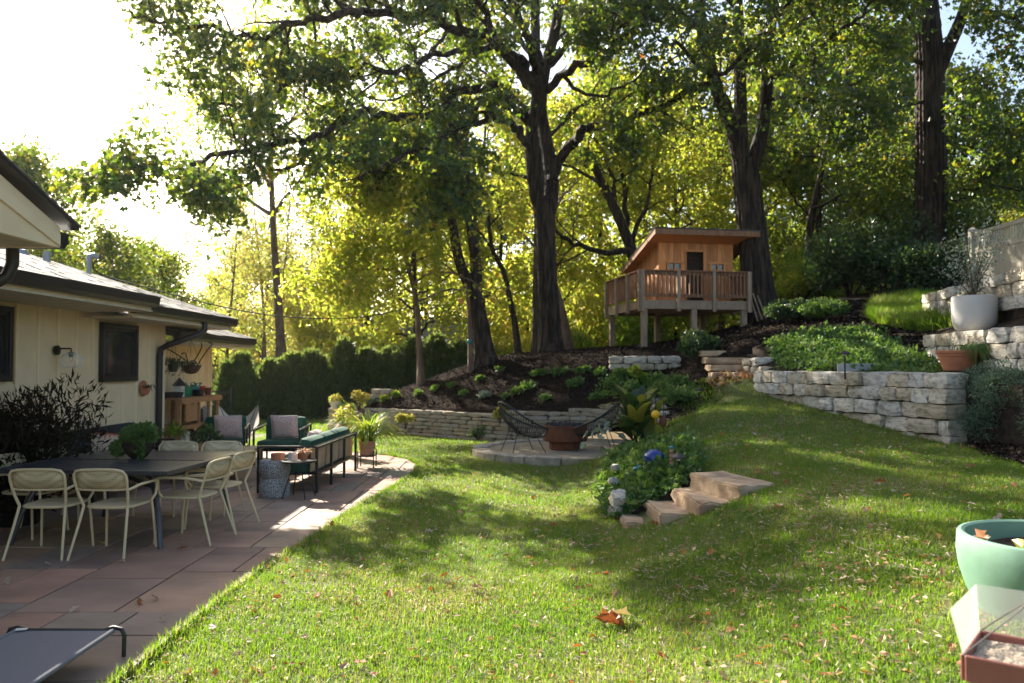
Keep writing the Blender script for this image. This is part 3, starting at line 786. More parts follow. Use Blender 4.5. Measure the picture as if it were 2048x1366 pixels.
# eaves, roofs
def eave(x, xin, y0, y1, zb, slope, xr, name):
    MB().box(((x + xin) / 2 - .03, (y0 + y1) / 2, zb - .03), (xin * -1 + x - .06, y1 - y0 - .02, .02)).build('soffit', M['soffit'], house)
    MB().box((x - .1, (y0 + y1) / 2, zb + .03), (.03, y1 - y0, .14)).build('fascia', M['cream_trim'], house)
    gprof = [(-.085, .02), (.0, .02), (.03, .06), (.04, .14), (.05, .14), (.05, .155), (-.085, .155)]
    gx = MB().extr(gprof, (x, y0, zb), (1, 0, 0), (0, 0, 1), (0, 1, 0), y1 - y0).build('gutter', M['brownmetal'], house)
    z0 = zb + .15
    def zr(xx): return z0 + (x - xx) * slope
    prof = [(x - .02, z0), (xr, zr(xr)), (xr, zr(xr) - .12), (x - .02, z0 - .1)]
    MB().extr([(p[0], p[1]) for p in prof], (0, y0, 0), (1, 0, 0), (0, 0, 1), (0, 1, 0), y1 - y0).build('roof', M['brownmetal'], house)
    return zr
zr1 = eave(-4.78, WX, 6.9, 10.72, 2.47, .31, -10.6, 'near')
zr2 = eave(-5.07, WX, 10.74, 14.62, 2.40, .31, -10.6, 'far')
zr3 = eave(-5.52, WING, 13.16, 17.1, 2.12, .27, -9.6, 'wing')
# shingles: tabs laid in courses; the nearest 300 stand alone, the rest joined
def shingle_me(): 
    b = MB(); b.box((0, 0, 0), (.2, .3, .012)); o = b.build('shingle', M['shingle']); me = o.data; bpy.data.objects.remove(o); return me
SM = shingle_me()
tabs = []
for (x0, y0, y1, zf, sl, xend) in ((-4.76, 7.0, 10.74, zr1, .31, -7.9), (-5.05, 10.76, 14.64, zr2, .31, -8.9), (-5.5, 13.2, 17.12, zr3, .27, -7.0)):
    k = 0
    while x0 - k * .135 > xend:
        xx = x0 - k * .135; y = y0 - R.uniform(0, .25)
        while y < y1:
            l = R.choice([.17, .24, .3, .36])
            a, b_ = max(y, y0), min(y + l, y1)
            if b_ - a > .03:
                tabs.append((xx - .07, (a + b_) / 2, zf(xx - .07) + .014 + R.choice([0, 0, .007]), b_ - a - .006, sl))
            y += l
        k += 1
def vis(t): return -t[0] / t[1] < .66 and t[1] > 7
tv = sorted([t for t in tabs if vis(t)], key=lambda t: t[1])
solo = set(map(id, tv[:300]))
rest = MB()
for t in tabs:
    if id(t) in solo:
        o = bpy.data.objects.new('shingle', SM); link(o, house); o.location = t[:3]; o.rotation_euler = (0, math.atan(t[4]) + .03, 0); o.scale = (1, t[3] / .3, 1)
    else:
        rest.box(t[:3], (.2, t[3], .012), ry=math.atan(t[4]) + .03)
tag(rest.build('shingle_courses', M['shingle'], house), kind='stuff')
# near gable pediment at the top left
pz, px_ = 2.75, -4.02
ped = [(7.05, pz), (7.05, 2.93), (3.0, 4.26), (-1, 2.95), (-1, pz)]
MB().extr(ped, (px_, 0, 0), (0, 1, 0), (0, 0, 1), (-1, 0, 0), .06).build('gable_board', M['cream_trim'], house)
MB().extr([(7.03, pz + .012), (7.03, pz + .12), (3, 4.06), (3, 3.95)], (px_ + .004, 0, 0), (0, 1, 0), (0, 0, 1), (1, 0, 0), .014).build('rake_board', M['cream_trim'], house)
MB().box((-5.0, 3.0, pz + .02), (1.95, 8.0, .03)).build('soffit', M['soffit'], house)
MB().box((-6.3, 7.04, 2.845), (4.5, .03, .19)).build('fascia', M['cream_trim'], house)
for sgn, rp in ((1, [(7.2, 2.93), (7.2, 2.98), (3.0, 4.36), (3.0, 4.28)]), (-1, [(-1.2, 2.93), (-1.2, 2.98), (3.0, 4.36), (3.0, 4.28)])):
    MB().extr(rp, (px_ + .09, 0, 0), (0, 1, 0), (0, 0, 1), (-1, 0, 0), 5.6).build('roof', M['brownmetal'], house)
for k in range(26):
    yy = 7.2 - k * .14
    zz = 2.985 + (7.2 - yy) * .3286
    MB().box((px_ - .35, yy - .08, zz + .012), (.9, .2, .014), rx=-.318 - .03).build('shingle', M['shingle'], house)
gprof = [(0, .0), (.1, .0), (.15, .05), (.165, .13), (.18, .13), (.18, .145), (0, .145)]
MB().extr(gprof, (px_ - .02, 7.065, 2.755), (0, 1, 0), (0, 0, 1), (-1, 0, 0), 4.5).build('gutter', M['blackmetal'], house)
MB().tube([(-4.5, 7.15, 2.76), (-4.5, 7.15, 2.62), (-4.53, 7.12, 2.5), (-4.62, 7.05, 2.42), (-4.78, 6.98, 2.36)], .055, 10).build('downspout', M['brownmetal'], house, smooth=True)
# downspout of the far section
p = [at(405, 646, 13.3), at(405, 660, 13.3), at(398, 668, 13.2)]
MB().tube([(-5.1, 13.2, 2.42), (-5.1, 13.2, 2.3), (-5.18, 13.16, 2.22), (-5.6, 13.0, 2.05), (-5.72, 12.98, 1.98), (-5.74, 12.98, 1.85), (-5.74, 12.98, .06)], .05, 10).build('downspout', M['blackmetal'], house, smooth=True)
for (x, y, z) in ((-5.35, 12.35, 2.352), (-5.85, 15.2, 2.073)):
    MB().lathe([(.0, .0), (.055, 0), (.06, .012), (.0, .014)], (x, y, z), 16).build('soffit_light', M['white'], house)
MB().tube([(-7.62, 13.0, zr2(-7.62) - .05), (-7.62, 13.0, zr2(-7.62) + .24)], .057, 14).build('vent_pipe', M['roofmetal'], house, smooth=True)
MB().lathe([(.12, 0), (.07, .06), (.06, .08)], (-7.62, 13.0, zr2(-7.62) - .02), 14).build('vent_flashing', M['roofmetal'], house, smooth=True)
MB().lathe([(.14, 0), (.14, .05), (.11, .1), (.03, .12)], (-7.7, 12.4, zr2(-7.7) + .05), 16).build('round_vent', M['roofmetal'], house, smooth=True)
ms_ = MB(); ms_.tube([(-6.98, 13.1, zr2(-6.98) - .05), (-6.98, 13.1, zr2(-6.98) + .32)], .035, 12); ms_.tube([(-6.98, 13.1, zr2(-6.98) + .3), (-6.97, 13.1, zr2(-6.98) + .37), (-6.91, 13.12, zr2(-6.98) + .39), (-6.86, 13.14, zr2(-6.98) + .35)], [.05, .055, .05, .035], 12)
ms_.build('service_mast', M['roofmetal'], house, smooth=True)
cab = [at(*q) for q in ((172, 522, 13.2), (186, 535, 13.3), (215, 553, 13.6), (300, 577, 14.3), (420, 608, 15.6), (530, 629, 16.8), (640, 637, 18), (740, 632, 19), (830, 611, 20), (936, 577, 21))]
cab[0] = Vector((-6.86, 13.14, zr2(-6.98) + .35))
tag(MB().tube(smooth_poly(cab, 5, False), .012, 6).build('power_cable', M['chain']), 'thin dark cable sagging from the roof mast to the forked tree', 'cable')

# wall lamp
lp = thing('wall_lamp', 'black wall lamp with a clear glass globe on the cream wall', 'lamp', (WX + .03, 10.08, 1.9))
b = MB(); b.lathe([(.0, 0), (.062, 0), (.062, .025), (.0, .027)], (0, 0, 0), 18); b.v = [(z, y, -x) for x, y, z in b.v]
b.build('back_plate', M['blackmetal'], lp, smooth=True)
MB().tube([(.02, 0, .02), (.19, 0, .02), (.19, 0, -.03)], .011, 8).build('arm', M['blackmetal'], lp, smooth=True)
MB().lathe([(.012, 0), (.03, -.005), (.03, -.06), (.02, -.065)][::-1], (.19, 0, -.02), 14).build('socket', M['blackmetal'], lp, smooth=True)
MB().lathe([(.035, -.03), (.09, -.05), (.125, -.10), (.13, -.14), (.115, -.19), (.085, -.215), (.03, -.222)], (.19, 0, 0), 22, close=False).build('globe', M['clear'], lp, smooth=True)
MB().sphere((.19, 0, -.11), .028, 10, 8, sz=1.3).build('bulb', M['clear'], lp, smooth=True)

# ------------------------------------------------------------------ playhouse
ph = thing('playhouse', 'raised wooden playhouse with slanted roof and railed deck under the trees', 'playhouse', (3.25, 19.9, 0), math.radians(10))
DZ = 3.36
DW, DL = 2.85, 2.88
for i in range(20):
    MB().box((DW / 2, .07 + i * .1445, DZ - .016), (DW + .04, .138, .032)).build('deck_board', M['deckwood'], ph, bevel=.003)
for nm, c, d in (('rim_joist', (DW / 2, .0, DZ - .13), (DW + .05, .045, .19)), ('rim_joist', (DW / 2, DL, DZ - .13), (DW + .05, .045, .19)), ('rim_joist', (0, DL / 2, DZ - .13), (.045, DL - .05, .19)), ('rim_joist', (DW, DL / 2, DZ - .13), (.045, DL - .05, .19))):
    MB().box(c, d).build(nm, M['deckwood'], ph, bevel=.004)
for i in range(1, 6):
    MB().box((DW * i / 6, DL / 2, DZ - .12), (.04, DL - .06, .17)).build('joist', M['deckwood'], ph)
rm = Matrix.Rotation(math.radians(10), 3, 'Z')
def wz(u, v):
    q = Vector((3.25, 19.9, 0)) + rm @ Vector((u, v, 0)); return G1(hill_h, q.x, q.y)
for (u, v) in ((.08, .08), (1.4, .08), (2.76, .08), (.08, 2.78), (1.4, 2.7), (2.76, 2.7)):
    z = wz(u, v) - .15
    MB().box((u, v, (z + DZ - .226) / 2), (.14, .14, DZ - .226 - z)).build('support_post', M['deckwood'], ph, bevel=.006)
def rail(p, q, nposts, gate=None):
    p, q = Vector(p), Vector(q); d = (q - p); L = d.length; d.normalize(); n = Vector((d.y, -d.x, 0))
    for i in range(nposts):
        c = p + d * (L * i / (nposts - 1)) + n * .055
        MB().box((c.x, c.y, DZ + .23), (.088, .088, 1.04), rz=math.atan2(d.y, d.x)).build('rail_post', M['deckwood'], ph, bevel=.006)
    MB().beam(p + Vector((0, 0, DZ + .74)), q + Vector((0, 0, DZ + .74)), .14, .035).build('top_rail', M['railwood'], ph, bevel=.004)
    MB().beam(p + Vector((0, 0, DZ + .68)) - n * .01, q + Vector((0, 0, DZ + .68)) - n * .01, .035, .085).build('rail', M['railwood'], ph)
    MB().beam(p + Vector((0, 0, DZ + .12)) - n * .01, q + Vector((0, 0, DZ + .12)) - n * .01, .035, .085).build('rail', M['railwood'], ph)
    k = int(L / .105)
    for i in range(1, k):
        c = p + d * (L * i / k) + n * .02
        MB().box((c.x, c.y, DZ + .395), (.036, .036, .64), rz=math.atan2(d.y, d.x)).build('baluster', M['railwood'], ph)
rail((0, 0, 0), (DW, 0, 0), 4)
rail((0, DL, 0), (0, 0, 0), 4)
rail((DW, 0, 0), (DW, .95, 0), 2)
U0, U1, V0, V1 = .8, 2.88, .95, 2.8
def roofz(v): return 5.24 - (v - .35) * .265
# wall boards
bw = .104
k = 0
u = U0
def wall_front(u0, u1, z0, z1):
    MB().box(((u0 + u1) / 2, V0, (z0 + z1) / 2), (u1 - u0 - .006, .022, z1 - z0)).build('wall_board', M['cedar'], ph)
while u < U1 - .02:
    ue = min(u + bw, U1); m_ = (u + ue) / 2
    if 1.57 < m_ < 2.07: wall_front(u, ue, 4.74, roofz(V0) - .12)
    elif 1.05 < m_ < 1.43 or 2.26 < m_ < 2.64:
        wall_front(u, ue, DZ, 4.06); wall_front(u, ue, 4.44, roofz(V0) - .12)
    else: wall_front(u, ue, DZ, roofz(V0) - .12)
    u = ue
for uu in (U0, U1):
    v = V0 + .02
    while v < V1 - .02:
        ve = min(v + bw, V1)
        MB().prism([(uu - .011, v + .003), (uu + .011, v + .003), (uu + .011, ve - .003), (uu - .011, ve - .003)], DZ, lambda p: roofz(p[1]) - .12).build('wall_board', M['cedar'], ph)
        v = ve
MB().box(((U0 + U1) / 2, V1, (DZ + roofz(V1) - .12) / 2), (U1 - U0, .02, roofz(V1) - .12 - DZ)).build('back_wall', M['cedar'], ph)
MB().box(((U0 + U1) / 2, V0 + .12, (DZ + 4.9) / 2), (U1 - U0 - .05, .01, 4.9 - DZ)).build('interior_shade_sheet', M['earth'], ph)  # dark sheet behind the open doorway, stands in for the shaded inside
for uu in (U0 + .03, U1 - .03):
    MB().box((uu, V0 - .02, (DZ + roofz(V0) - .12) / 2), (.075, .02, roofz(V0) - .12 - DZ)).build('corner_board', M['cedar'], ph)
# door casing and half door
for c, d in (((1.55, V0 - .02, 4.06), (.045, .03, 1.4)), ((2.09, V0 - .02, 4.06), (.045, .03, 1.4)), ((1.82, V0 - .02, 4.765), (.59, .03, .05))):
    MB().box(c, d).build('door_casing', M['cedar'], ph)
for c0 in (1.24, 2.45):
    wn_ = MB()
    for c, d in (((c0 - .19, V0 - .02, 4.25), (.05, .035, .42)), ((c0 + .19, V0 - .02, 4.25), (.05, .035, .42)), ((c0, V0 - .02, 4.45), (.52, .04, .055)), ((c0, V0 - .02, 4.07), (.44, .045, .05)), ((c0, V0 - .018, 4.26), (.03, .03, .32)), ((c0, V0 - .017, 4.26), (.33, .022, .022))):
        wn_.box(c, d)
    wf = wn_.build('window', M['cedar'], ph, bevel=.003)
    MB().box((c0, V0 + .015, 4.26), (.34, .006, .36)).build('pane', M['glass'], wf)
# roof: sheathing, fascia, drip edge
rv0, rv1, ru0, ru1 = .35, 3.15, .5, 3.35
for i in range(9):
    a, b_ = rv0 + (rv1 - rv0) * i / 9, rv0 + (rv1 - rv0) * (i + 1) / 9 - .004
    MB().prism([(ru0 + .03, a), (ru1 - .03, a), (ru1 - .03, b_), (ru0 + .03, b_)], lambda p: roofz(p[1]) - .11, lambda p: roofz(p[1]) - .02).build('roof_board', M['cedar'], ph)
MB().prism([(ru0 - .03, rv0 - .04), (ru1 + .03, rv0 - .04), (ru1 + .03, rv1 + .04), (ru0 - .03, rv1 + .04)], lambda p: roofz(p[1]) - .015, lambda p: roofz(p[1]) + .012).build('roofing', M['brownmetal'], ph)
MB().box(((ru0 + ru1) / 2, rv0 - .02, roofz(rv0) - .085), (ru1 - ru0 + .04, .03, .14)).build('fascia', M['railwood'], ph)
for uu in (ru0, ru1):
    MB().prism([(uu - .016, rv0), (uu + .016, rv0), (uu + .016, rv1), (uu - .016, rv1)], lambda p: roofz(p[1]) - .15, lambda p: roofz(p[1]) - .016).build('fascia', M['railwood'], ph)
# boards leaning by the right post
for i in range(3):
    q = Vector((3.25, 19.9, 0)) + rm @ Vector((2.98 + i * .09, .0, 0))
    z = G1(hill_h, q.x, q.y)
    tag(MB().beam((q.x + .12 + i * .03, q.y - .1, z), (q.x - .1 + i * .03, q.y + .02, z + .85 - i * .08), .09, .02).build('leaning_board', M['deckwood']), 'pale spare board leaning against the right post of the playhouse', 'board', 'spare boards under the playhouse')
# fence at the right
fe = thing('vinyl_fence', 'beige vinyl privacy fence with slotted top above the highest wall', 'fence', (9.3, 0, 0))
F0, F1, FT = 16.0, 9.6, 4.5
FS = -.0
for i, y in enumerate((16.0, 13.6, 11.2)):
    MB().box((0, y, 3.62), (.13, .13, 1.60)).build('post', M['vinyl'], fe, bevel=.008)
    MB().lathe([(.1, 0), (.1, .03), (.02, .08)], (0, y, 4.42), 4).build('post_cap', M['vinyl'], fe)
for y1, y0 in ((15.93, 13.67), (13.53, 11.27)):
    for z, h in ((4.35, .08), (4.01, .1), (2.9, .12)):
        MB().box((0, (y0 + y1) / 2, z), (.05, y1 - y0, h)).build('rail', M['vinyl'], fe)
    n = 14
    for k in range(n):
        a = y0 + (y1 - y0) * (k + .5) / n
        MB().box((0, a, 3.45), (.022, (y1 - y0) / n - .007, 1.02)).build('plank', M['vinyl'], fe)
    n = 30
    for k in range(n):
        a = y0 + (y1 - y0) * (k + .5) / n
        MB().box((0, a, 4.185), (.02, .035, .25)).build('slat', M['vinyl'], fe)
# neighbour house behind the hedge
nh = thing('neighbor_house', 'neighbour house with a wide grey shingle roof beyond the hedge', 'house', (-4.2, 40, 0), .1)
MB().box((0, 0, 1.2), (7.5, 6, 2.6)).build('wall', M['vinyl'], nh)
for k in range(14):
    y0, y1 = -3.4 + k * .255, -3.4 + (k + 1) * .255
    for s_ in (1, -1):
        MB().add([(-4.3, s_ * y0, 1.95 + k * .16), (4.3, s_ * y0, 1.95 + k * .16), (4.3, s_ * y1, 1.95 + (k + 1) * .16 - .03), (-4.3, s_ * y1, 1.95 + (k + 1) * .16 - .03), (-4.3, s_ * y0, 1.9 + k * .16), (4.3, s_ * y0, 1.9 + k * .16)],
                 [(0, 1, 2, 3), (4, 5, 1, 0)]).build('shingle_course', M['greyroof'], nh)
MB().add([(-3.7, -3, 2.4), (-3.7, 3, 2.4), (-3.7, 0, 4.2)], [(0, 1, 2)]).build('gable', M['vinyl'], nh)
MB().add([(3.7, -3, 2.4), (3.7, 3, 2.4), (3.7, 0, 4.2)], [(0, 1, 2)]).build('gable', M['vinyl'], nh)
f = MB().box((-1.0, -3.03, 1.2), (1.2, .06, 1.1)).build('window', M['white'], nh); MB().box((-1.0, -3.065, 1.2), (1.0, .02, .9)).build('pane', M['glass'], f)
# metal garden fence by the hedge
gf = thing('metal_fence', 'short run of black metal picket fence between the potting bench and the hedge', 'fence', (0, 24.6, 0))
for x in (-11.4, -10.0, -8.65):
    MB().box((x, 0, .52), (.06, .06, 1.04)).build('post', M['blackmetal'], gf)
for z in (.15, .9):
    MB().box((-10.0, 0, z), (2.75, .025, .04)).build('rail', M['blackmetal'], gf)
for k in range(22):
    MB().box((-11.3 + k * .12, -.002, .5), (.02, .02, .9)).build('picket', M['blackmetal'], gf)
# ------------------------------------------------------------------ plant builders
def arch_blades(name, n, length, width, mat_, parent=None, c=(0, 0, 0), r=.04, lift=1.0, seg=6, droop=1.0, fan=None, up=.3):
    V, F, rn = [], [], []
    for i in range(n):
        a = R.uniform(0, 2 * PI) if fan is None else R.uniform(*fan)
        L = length * R.uniform(.65, 1.15); wd = width * R.uniform(.8, 1.2)
        el = R.uniform(.5, 1.3) * lift
        d = Vector((math.cos(a), math.sin(a), 0)); sd = Vector((-d.y, d.x, 0))
        p = Vector(c) + d * R.uniform(0, r) + sd * R.uniform(-r, r)
        th = min(el, 1.5); b = len(V); rv = R.random()
        for k in range(seg + 1):
            t = k / seg
            ww = wd * (math.sin(PI * (t * .85 + .12)) ** .8) * .5 if t < 1 else .001
            V += [p - sd * ww, p + sd * ww + Vector((0, 0, .15 * ww))]; rn += [rv, rv]
            p = p + (d * math.cos(th) + Vector((0, 0, math.sin(th)))) * (L / seg)
            th -= droop * R.uniform(.25, .42) * (6 / seg)
        for k in range(seg): F.append((b + 2 * k, b + 2 * k + 1, b + 2 * k + 3, b + 2 * k + 2))
    return build_np(name, np.array([tuple(v) for v in V]), np.array(F), mat_, parent, np.array(rn))

def blob_pts(n, c, rad, shell=.5):
    d = unit(NR.normal(size=(n, 3))); r = (shell + (1 - shell) * NR.random(n)) ** .6
    return np.array(c) + d * r[:, None] * np.array(rad)

def shrub(name, label, cat, c, rad, n, size, m, group=None, tmpl=LEAF_DIAMOND, stems=5, lumps=7, droop=.0, bark='oakbark', up=.6):
    """a leafy bush: stems and a crown of leaf clumps, base at c"""
    t = thing(name, label, cat, c, 0, group)
    rx, ry, rz = rad
    b = MB()
    tips = []
    for i in range(stems):
        a = R.uniform(0, 2 * PI); k = R.uniform(.3, .8)
        tip = Vector((math.cos(a) * rx * k, math.sin(a) * ry * k, rz * R.uniform(1.0, 1.7)))
        b.tube([(0, 0, -.05), tip * .4 + Vector((0, 0, .05 * rz)), tip], [.03 * rx + .006, .02 * rx + .004, .004], 5)
        tips.append(tip)
    b.build('stem', M[bark], t)
    P = []
    for i in range(lumps):
        f = R.uniform(.35, .62); a = R.uniform(0, 2 * PI); q = R.uniform(.2, .62)
        cc = (math.cos(a) * rx * q, math.sin(a) * ry * q, rz * R.uniform(.55, 1.5))
        P.append(blob_pts(n // lumps, cc, (rx * f, ry * f, rz * f), .45))
    P = np.concatenate(P)
    P[:, 2] = np.maximum(P[:, 2], .02)
    D = unit(P - np.array((0, 0, rz * .4))) * .9 + np.array((0, 0, up))
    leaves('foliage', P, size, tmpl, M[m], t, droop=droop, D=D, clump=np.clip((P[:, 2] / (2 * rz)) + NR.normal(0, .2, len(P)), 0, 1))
    return t

def pot_lathe(r0, r1, h, th=.02, rim=0):
    p = [(r0 * .9, 0), (r0, .01)]
    for k in range(1, 6):
        t = k / 5; p.append((r0 + (r1 - r0) * t, h * t))
    if rim: p[-1:] = [(r1 - .003, h - rim), (r1 + .015, h - rim + .003), (r1 + .018, h)]
    p += [(p[-1][0] - th, h), (r1 - th - .01, h - .04)]
    return p

def pot(name, label, c, r0, r1, h, m, plant=None, rim=0, cat='pot', n=24, group=None, ribs=0):
    t = thing(name, label, cat, c, 0, group)
    b = MB().lathe(pot_lathe(r0, r1, h, .02 if r1 > .1 else .008, rim), (0, 0, 0), n)
    o = b.build('body', M[m], t, smooth=True)
    MB().lathe([(r1 * .9, h - .035), (.001, h - .025)], (0, 0, 0), 16, close=False).build('soil', M['soil'], t)
    return t

# ------------------------------------------------------------------ dining set
TC, TR, TS = (-3.92, 8.22), math.radians(-5), 1.72
tb = thing('dining_table', 'large square dark metal outdoor dining table with slatted top', 'table', (TC[0], TC[1], 0), TR)
h2 = TS / 2
for s_ in (-1, 1):
    MB().box((s_ * (h2 - .035), 0, .72), (.07, TS, .04)).build('top_frame', M['table'], tb, bevel=.005)
    MB().box((0, s_ * (h2 - .035), .72), (TS - .14, .07, .04)).build('top_frame', M['table'], tb, bevel=.005)
MB().box((0, 0, .712), (TS - .14, .05, .03)).build('divider', M['table'], tb)
n = 17
for half in (-1, 1):
    for k in range(n):
        x = -h2 + .07 + (TS - .14) * (k + .5) / n
        MB().box((x, half * (h2 - .07 + .025) / 2, .727), ((TS - .14) / n - .009, h2 - .10, .022)).build('slat', M['table'], tb)
for sx in (-1, 1):
    for sy in (-1, 1):
        MB().tube([(sx * .40, sy * .40, .69), (sx * .60, sy * .60, .52), (sx * .68, sy * .68, .3), (sx * .74, sy * .74, 0)], [.03, .028, .026, .022], 8).build('leg', M['table'], tb, smooth=True)
MB().beam((-.55, -.55, .56), (.55, .55, .56), .03, .05).build('stretcher', M['table'], tb)
MB().beam((-.55, .55, .56), (.55, -.55, .56), .03, .048).build('stretcher', M['table'], tb)
def make_chair():
    t = thing('dining_chair', '', 'chair', (0, 0, 0))
    # seat: rounded sheet, slightly dished
    pts = [(.215 * math.copysign(abs(math.cos(a)) ** .55, math.cos(a)), .01 + .23 * math.copysign(abs(math.sin(a)) ** .55, math.sin(a))) for a in [2 * PI * i / 28 for i in range(28)]]
    MB().prism(pts, .432, .446).build('seat', M['chair'], t, bevel=.003)
    MB().tube([(p[0], p[1], .436) for p in pts] + [(pts[0][0], pts[0][1], .436)], .0125, 6).build('seat_frame', M['chair'], t, smooth=True)
    rr = .0125
    fr = []
    for s_ in (-1, 1):
        MB().tube([(s_ * .20, -.215, .45), (s_ * .215, -.26, .3), (s_ * .25, -.36, 0)], [rr, rr, .0115], 8).build('leg', M['chair'], t, smooth=True)
        MB().tube([(s_ * .215, .17, .44), (s_ * .225, .19, .3), (s_ * .24, .215, 0)], [rr, rr, .0115], 8).build('leg', M['chair'], t, smooth=True)
        MB().tube([(s_ * .232, -.275, .60), (s_ * .255, -.1, .628), (s_ * .262, .1, .632), (s_ * .262, .17, .625), (s_ * .258, .19, .59), (s_ * .245, .185, .5), (s_ * .222, .15, .445)], rr, 8).build('arm', M['chair'], t, smooth=True)
    MB().tube([(-.20, -.215, .45), (-.222, -.255, .55), (-.236, -.30, .68), (-.235, -.315, .735), (-.21, -.328, .77), (-.15, -.338, .782), (0, -.345, .786), (.15, -.338, .782), (.21, -.328, .77), (.235, -.315, .735), (.236, -.30, .68), (.222, -.255, .55), (.20, -.215, .45)], rr, 8).build('back_frame', M['chair'], t, smooth=True)
    MB().tube([(-.232, -.275, .608), (-.15, -.295, .603), (0, -.303, .602), (.15, -.295, .603), (.232, -.275, .608)], .009, 6).build('lower_rail', M['chair'], t, smooth=True)
    V, F = [], []
    m_ = 10
    for i in range(m_ + 1):
        x = -.225 + .45 * i / m_; c = 1 - (x / .225) ** 2
        edge = 1 if 0 < i < m_ else .75
        V += [(x, -.278 - .024 * c, .61), (x, -.31 - .03 * c, .61 + .168 * edge)]
    for i in range(m_): F.append((2 * i, 2 * i + 2, 2 * i + 3, 2 * i + 1))
    o = MB().add(V, F).build('backrest', M['perf'], t, smooth=True)
    md = o.modifiers.new('thick', 'SOLIDIFY'); md.thickness = .004
    return t
chair = make_chair()
spots = [(-4.17, 7.32, 0.03, 'left one of two cream chairs with backs to the camera at the near table side'),
         (-3.58, 7.30, -.06, 'right one of two cream chairs with backs to the camera at the near table side'),
         (-3.15, 7.82, math.radians(82), 'cream metal chair at the right side of the dark table, nearer the camera'),
         (-3.13, 8.48, math.radians(80), 'cream metal chair at the right side of the dark table, nearer the terrazzo drum'),
         (-4.82, 8.05, math.radians(-100), 'cream chair at far left of dark table, in front of the dark leafy maple'),
         (-4.78, 8.78, math.radians(-98), 'cream chair at left side of dark table, nearer the wall sofa'),
         (-4.0, 9.2, math.radians(174), 'cream chair across the table, mostly hidden behind the succulent bowl'),
         (-3.46, 9.2, math.radians(178), 'cream chair at the far side of the table, right of the succulent bowl')]
for i, (x, y, rz, lb) in enumerate(spots):
    c = chair if i == 0 else copy_tree(chair)
    c.location = (x, y, .012); c.rotation_euler = (0, 0, rz)
    tag(c, lb, 'chair', 'chairs round the dining table')
bw_ = at(276, 920, 8.35); bw_.z = .738
t = thing('succulent_bowl', 'dark round bowl overflowing with green succulents on the dining table', 'planter', bw_)
t.scale = (.88, .88, .88)
MB().lathe([(.07, 0), (.10, .02), (.155, .09), (.18, .17), (.175, .185), (.16, .18), (.15, .14)], (0, 0, 0), 22).build('bowl', M['corten'], t, smooth=True)
bpy.data.objects['bowl'].data.materials[0] = M['earth']
P = np.concatenate([blob_pts(750, (0, 0, .27), (.2, .2, .13)), blob_pts(250, (.1, -.05, .32), (.12, .12, .1)), blob_pts(260, (-.19, -.07, .13), (.09, .09, .1)), blob_pts(140, (.1, -.15, .12), (.04, .03, .12))])
leaves('succulent_leaves', P, .045, LEAF_FOLD, M['cover'], t, droop=-.2, D=unit(P - np.array((0, 0, .15))) * 1.2, clump=NR.random(len(P)) * .7)
# ------------------------------------------------------------------ lounge set
def cush(parent, name, c, d, m, rz=0, rx=0, bev=.05, lab=None):
    o = MB().box((0, 0, 0), d).build(name, M[m], parent, smooth=True, bevel=min(bev, min(d) * .45))
    o.location = c; o.rotation_euler = (rx, 0, rz)
    if lab: o['label'] = lab
    return o
# sofa: facing the house (-X); local x = along, y = depth (front +y)
sf = thing('sofa', 'black framed outdoor sofa with woven tan back panels and green cushions, seen from behind', 'sofa', (-2.95, 11.78, .012), math.radians(88))
SL, SD = 2.24, .78
r_ = .018
for x in (-SL / 2, -SL / 6, SL / 6, SL / 2):
    MB().box((x, -SD / 2, .31), (.035, .035, .62)).build('back_post', M['blackmetal'], sf)
for x in (-SL / 2, SL / 2):
    MB().box((x, SD / 2, .31), (.06, .035, .62)).build('leg', M['blackmetal'], sf)
    MB().box((x, 0, .612), (.06, SD - .04, .025)).build('arm', M['blackmetal'], sf)
for z in (.60,):
    MB().box((0, -SD / 2, z), (SL - .04, .03, .03)).build('rail', M['blackmetal'], sf)
MB().box((0, -SD / 2, .25), (SL - .04, .03, .03)).build('rail', M['blackmetal'], sf)
MB().box((0, SD / 2, .25), (SL - .06, .03, .03)).build('rail', M['blackmetal'], sf)
MB().box((0, 0, .245), (SL - .06, SD - .05, .02)).build('seat_deck', M['blackmetal'], sf)
for k in range(3):
    x = (k - 1) * SL / 3
    bk = MB()
    for q in range(22):
        z = .28 + q * .0155
        bk.box((x, -SD / 2 + .045 + (q * .0155) * -.05 + .05, z), (SL / 3 - .07, .012 + (q % 2) * .006, .0148))
    bk.build('woven_back', M['weave'], sf)
    cush(sf, 'seat_cushion', (x, .06, .33), (SL / 3 - .02, .66, .14), 'cushion')
    cush(sf, 'back_cushion', (x, -.2, .52), (SL / 3 - .03, .18, .40), 'cushion', rx=.2, bev=.07)
cush(sf, 'throw_pillow', (-.2, -.06, .58), (.42, .12, .36), 'pillow', rx=.35, bev=.05)
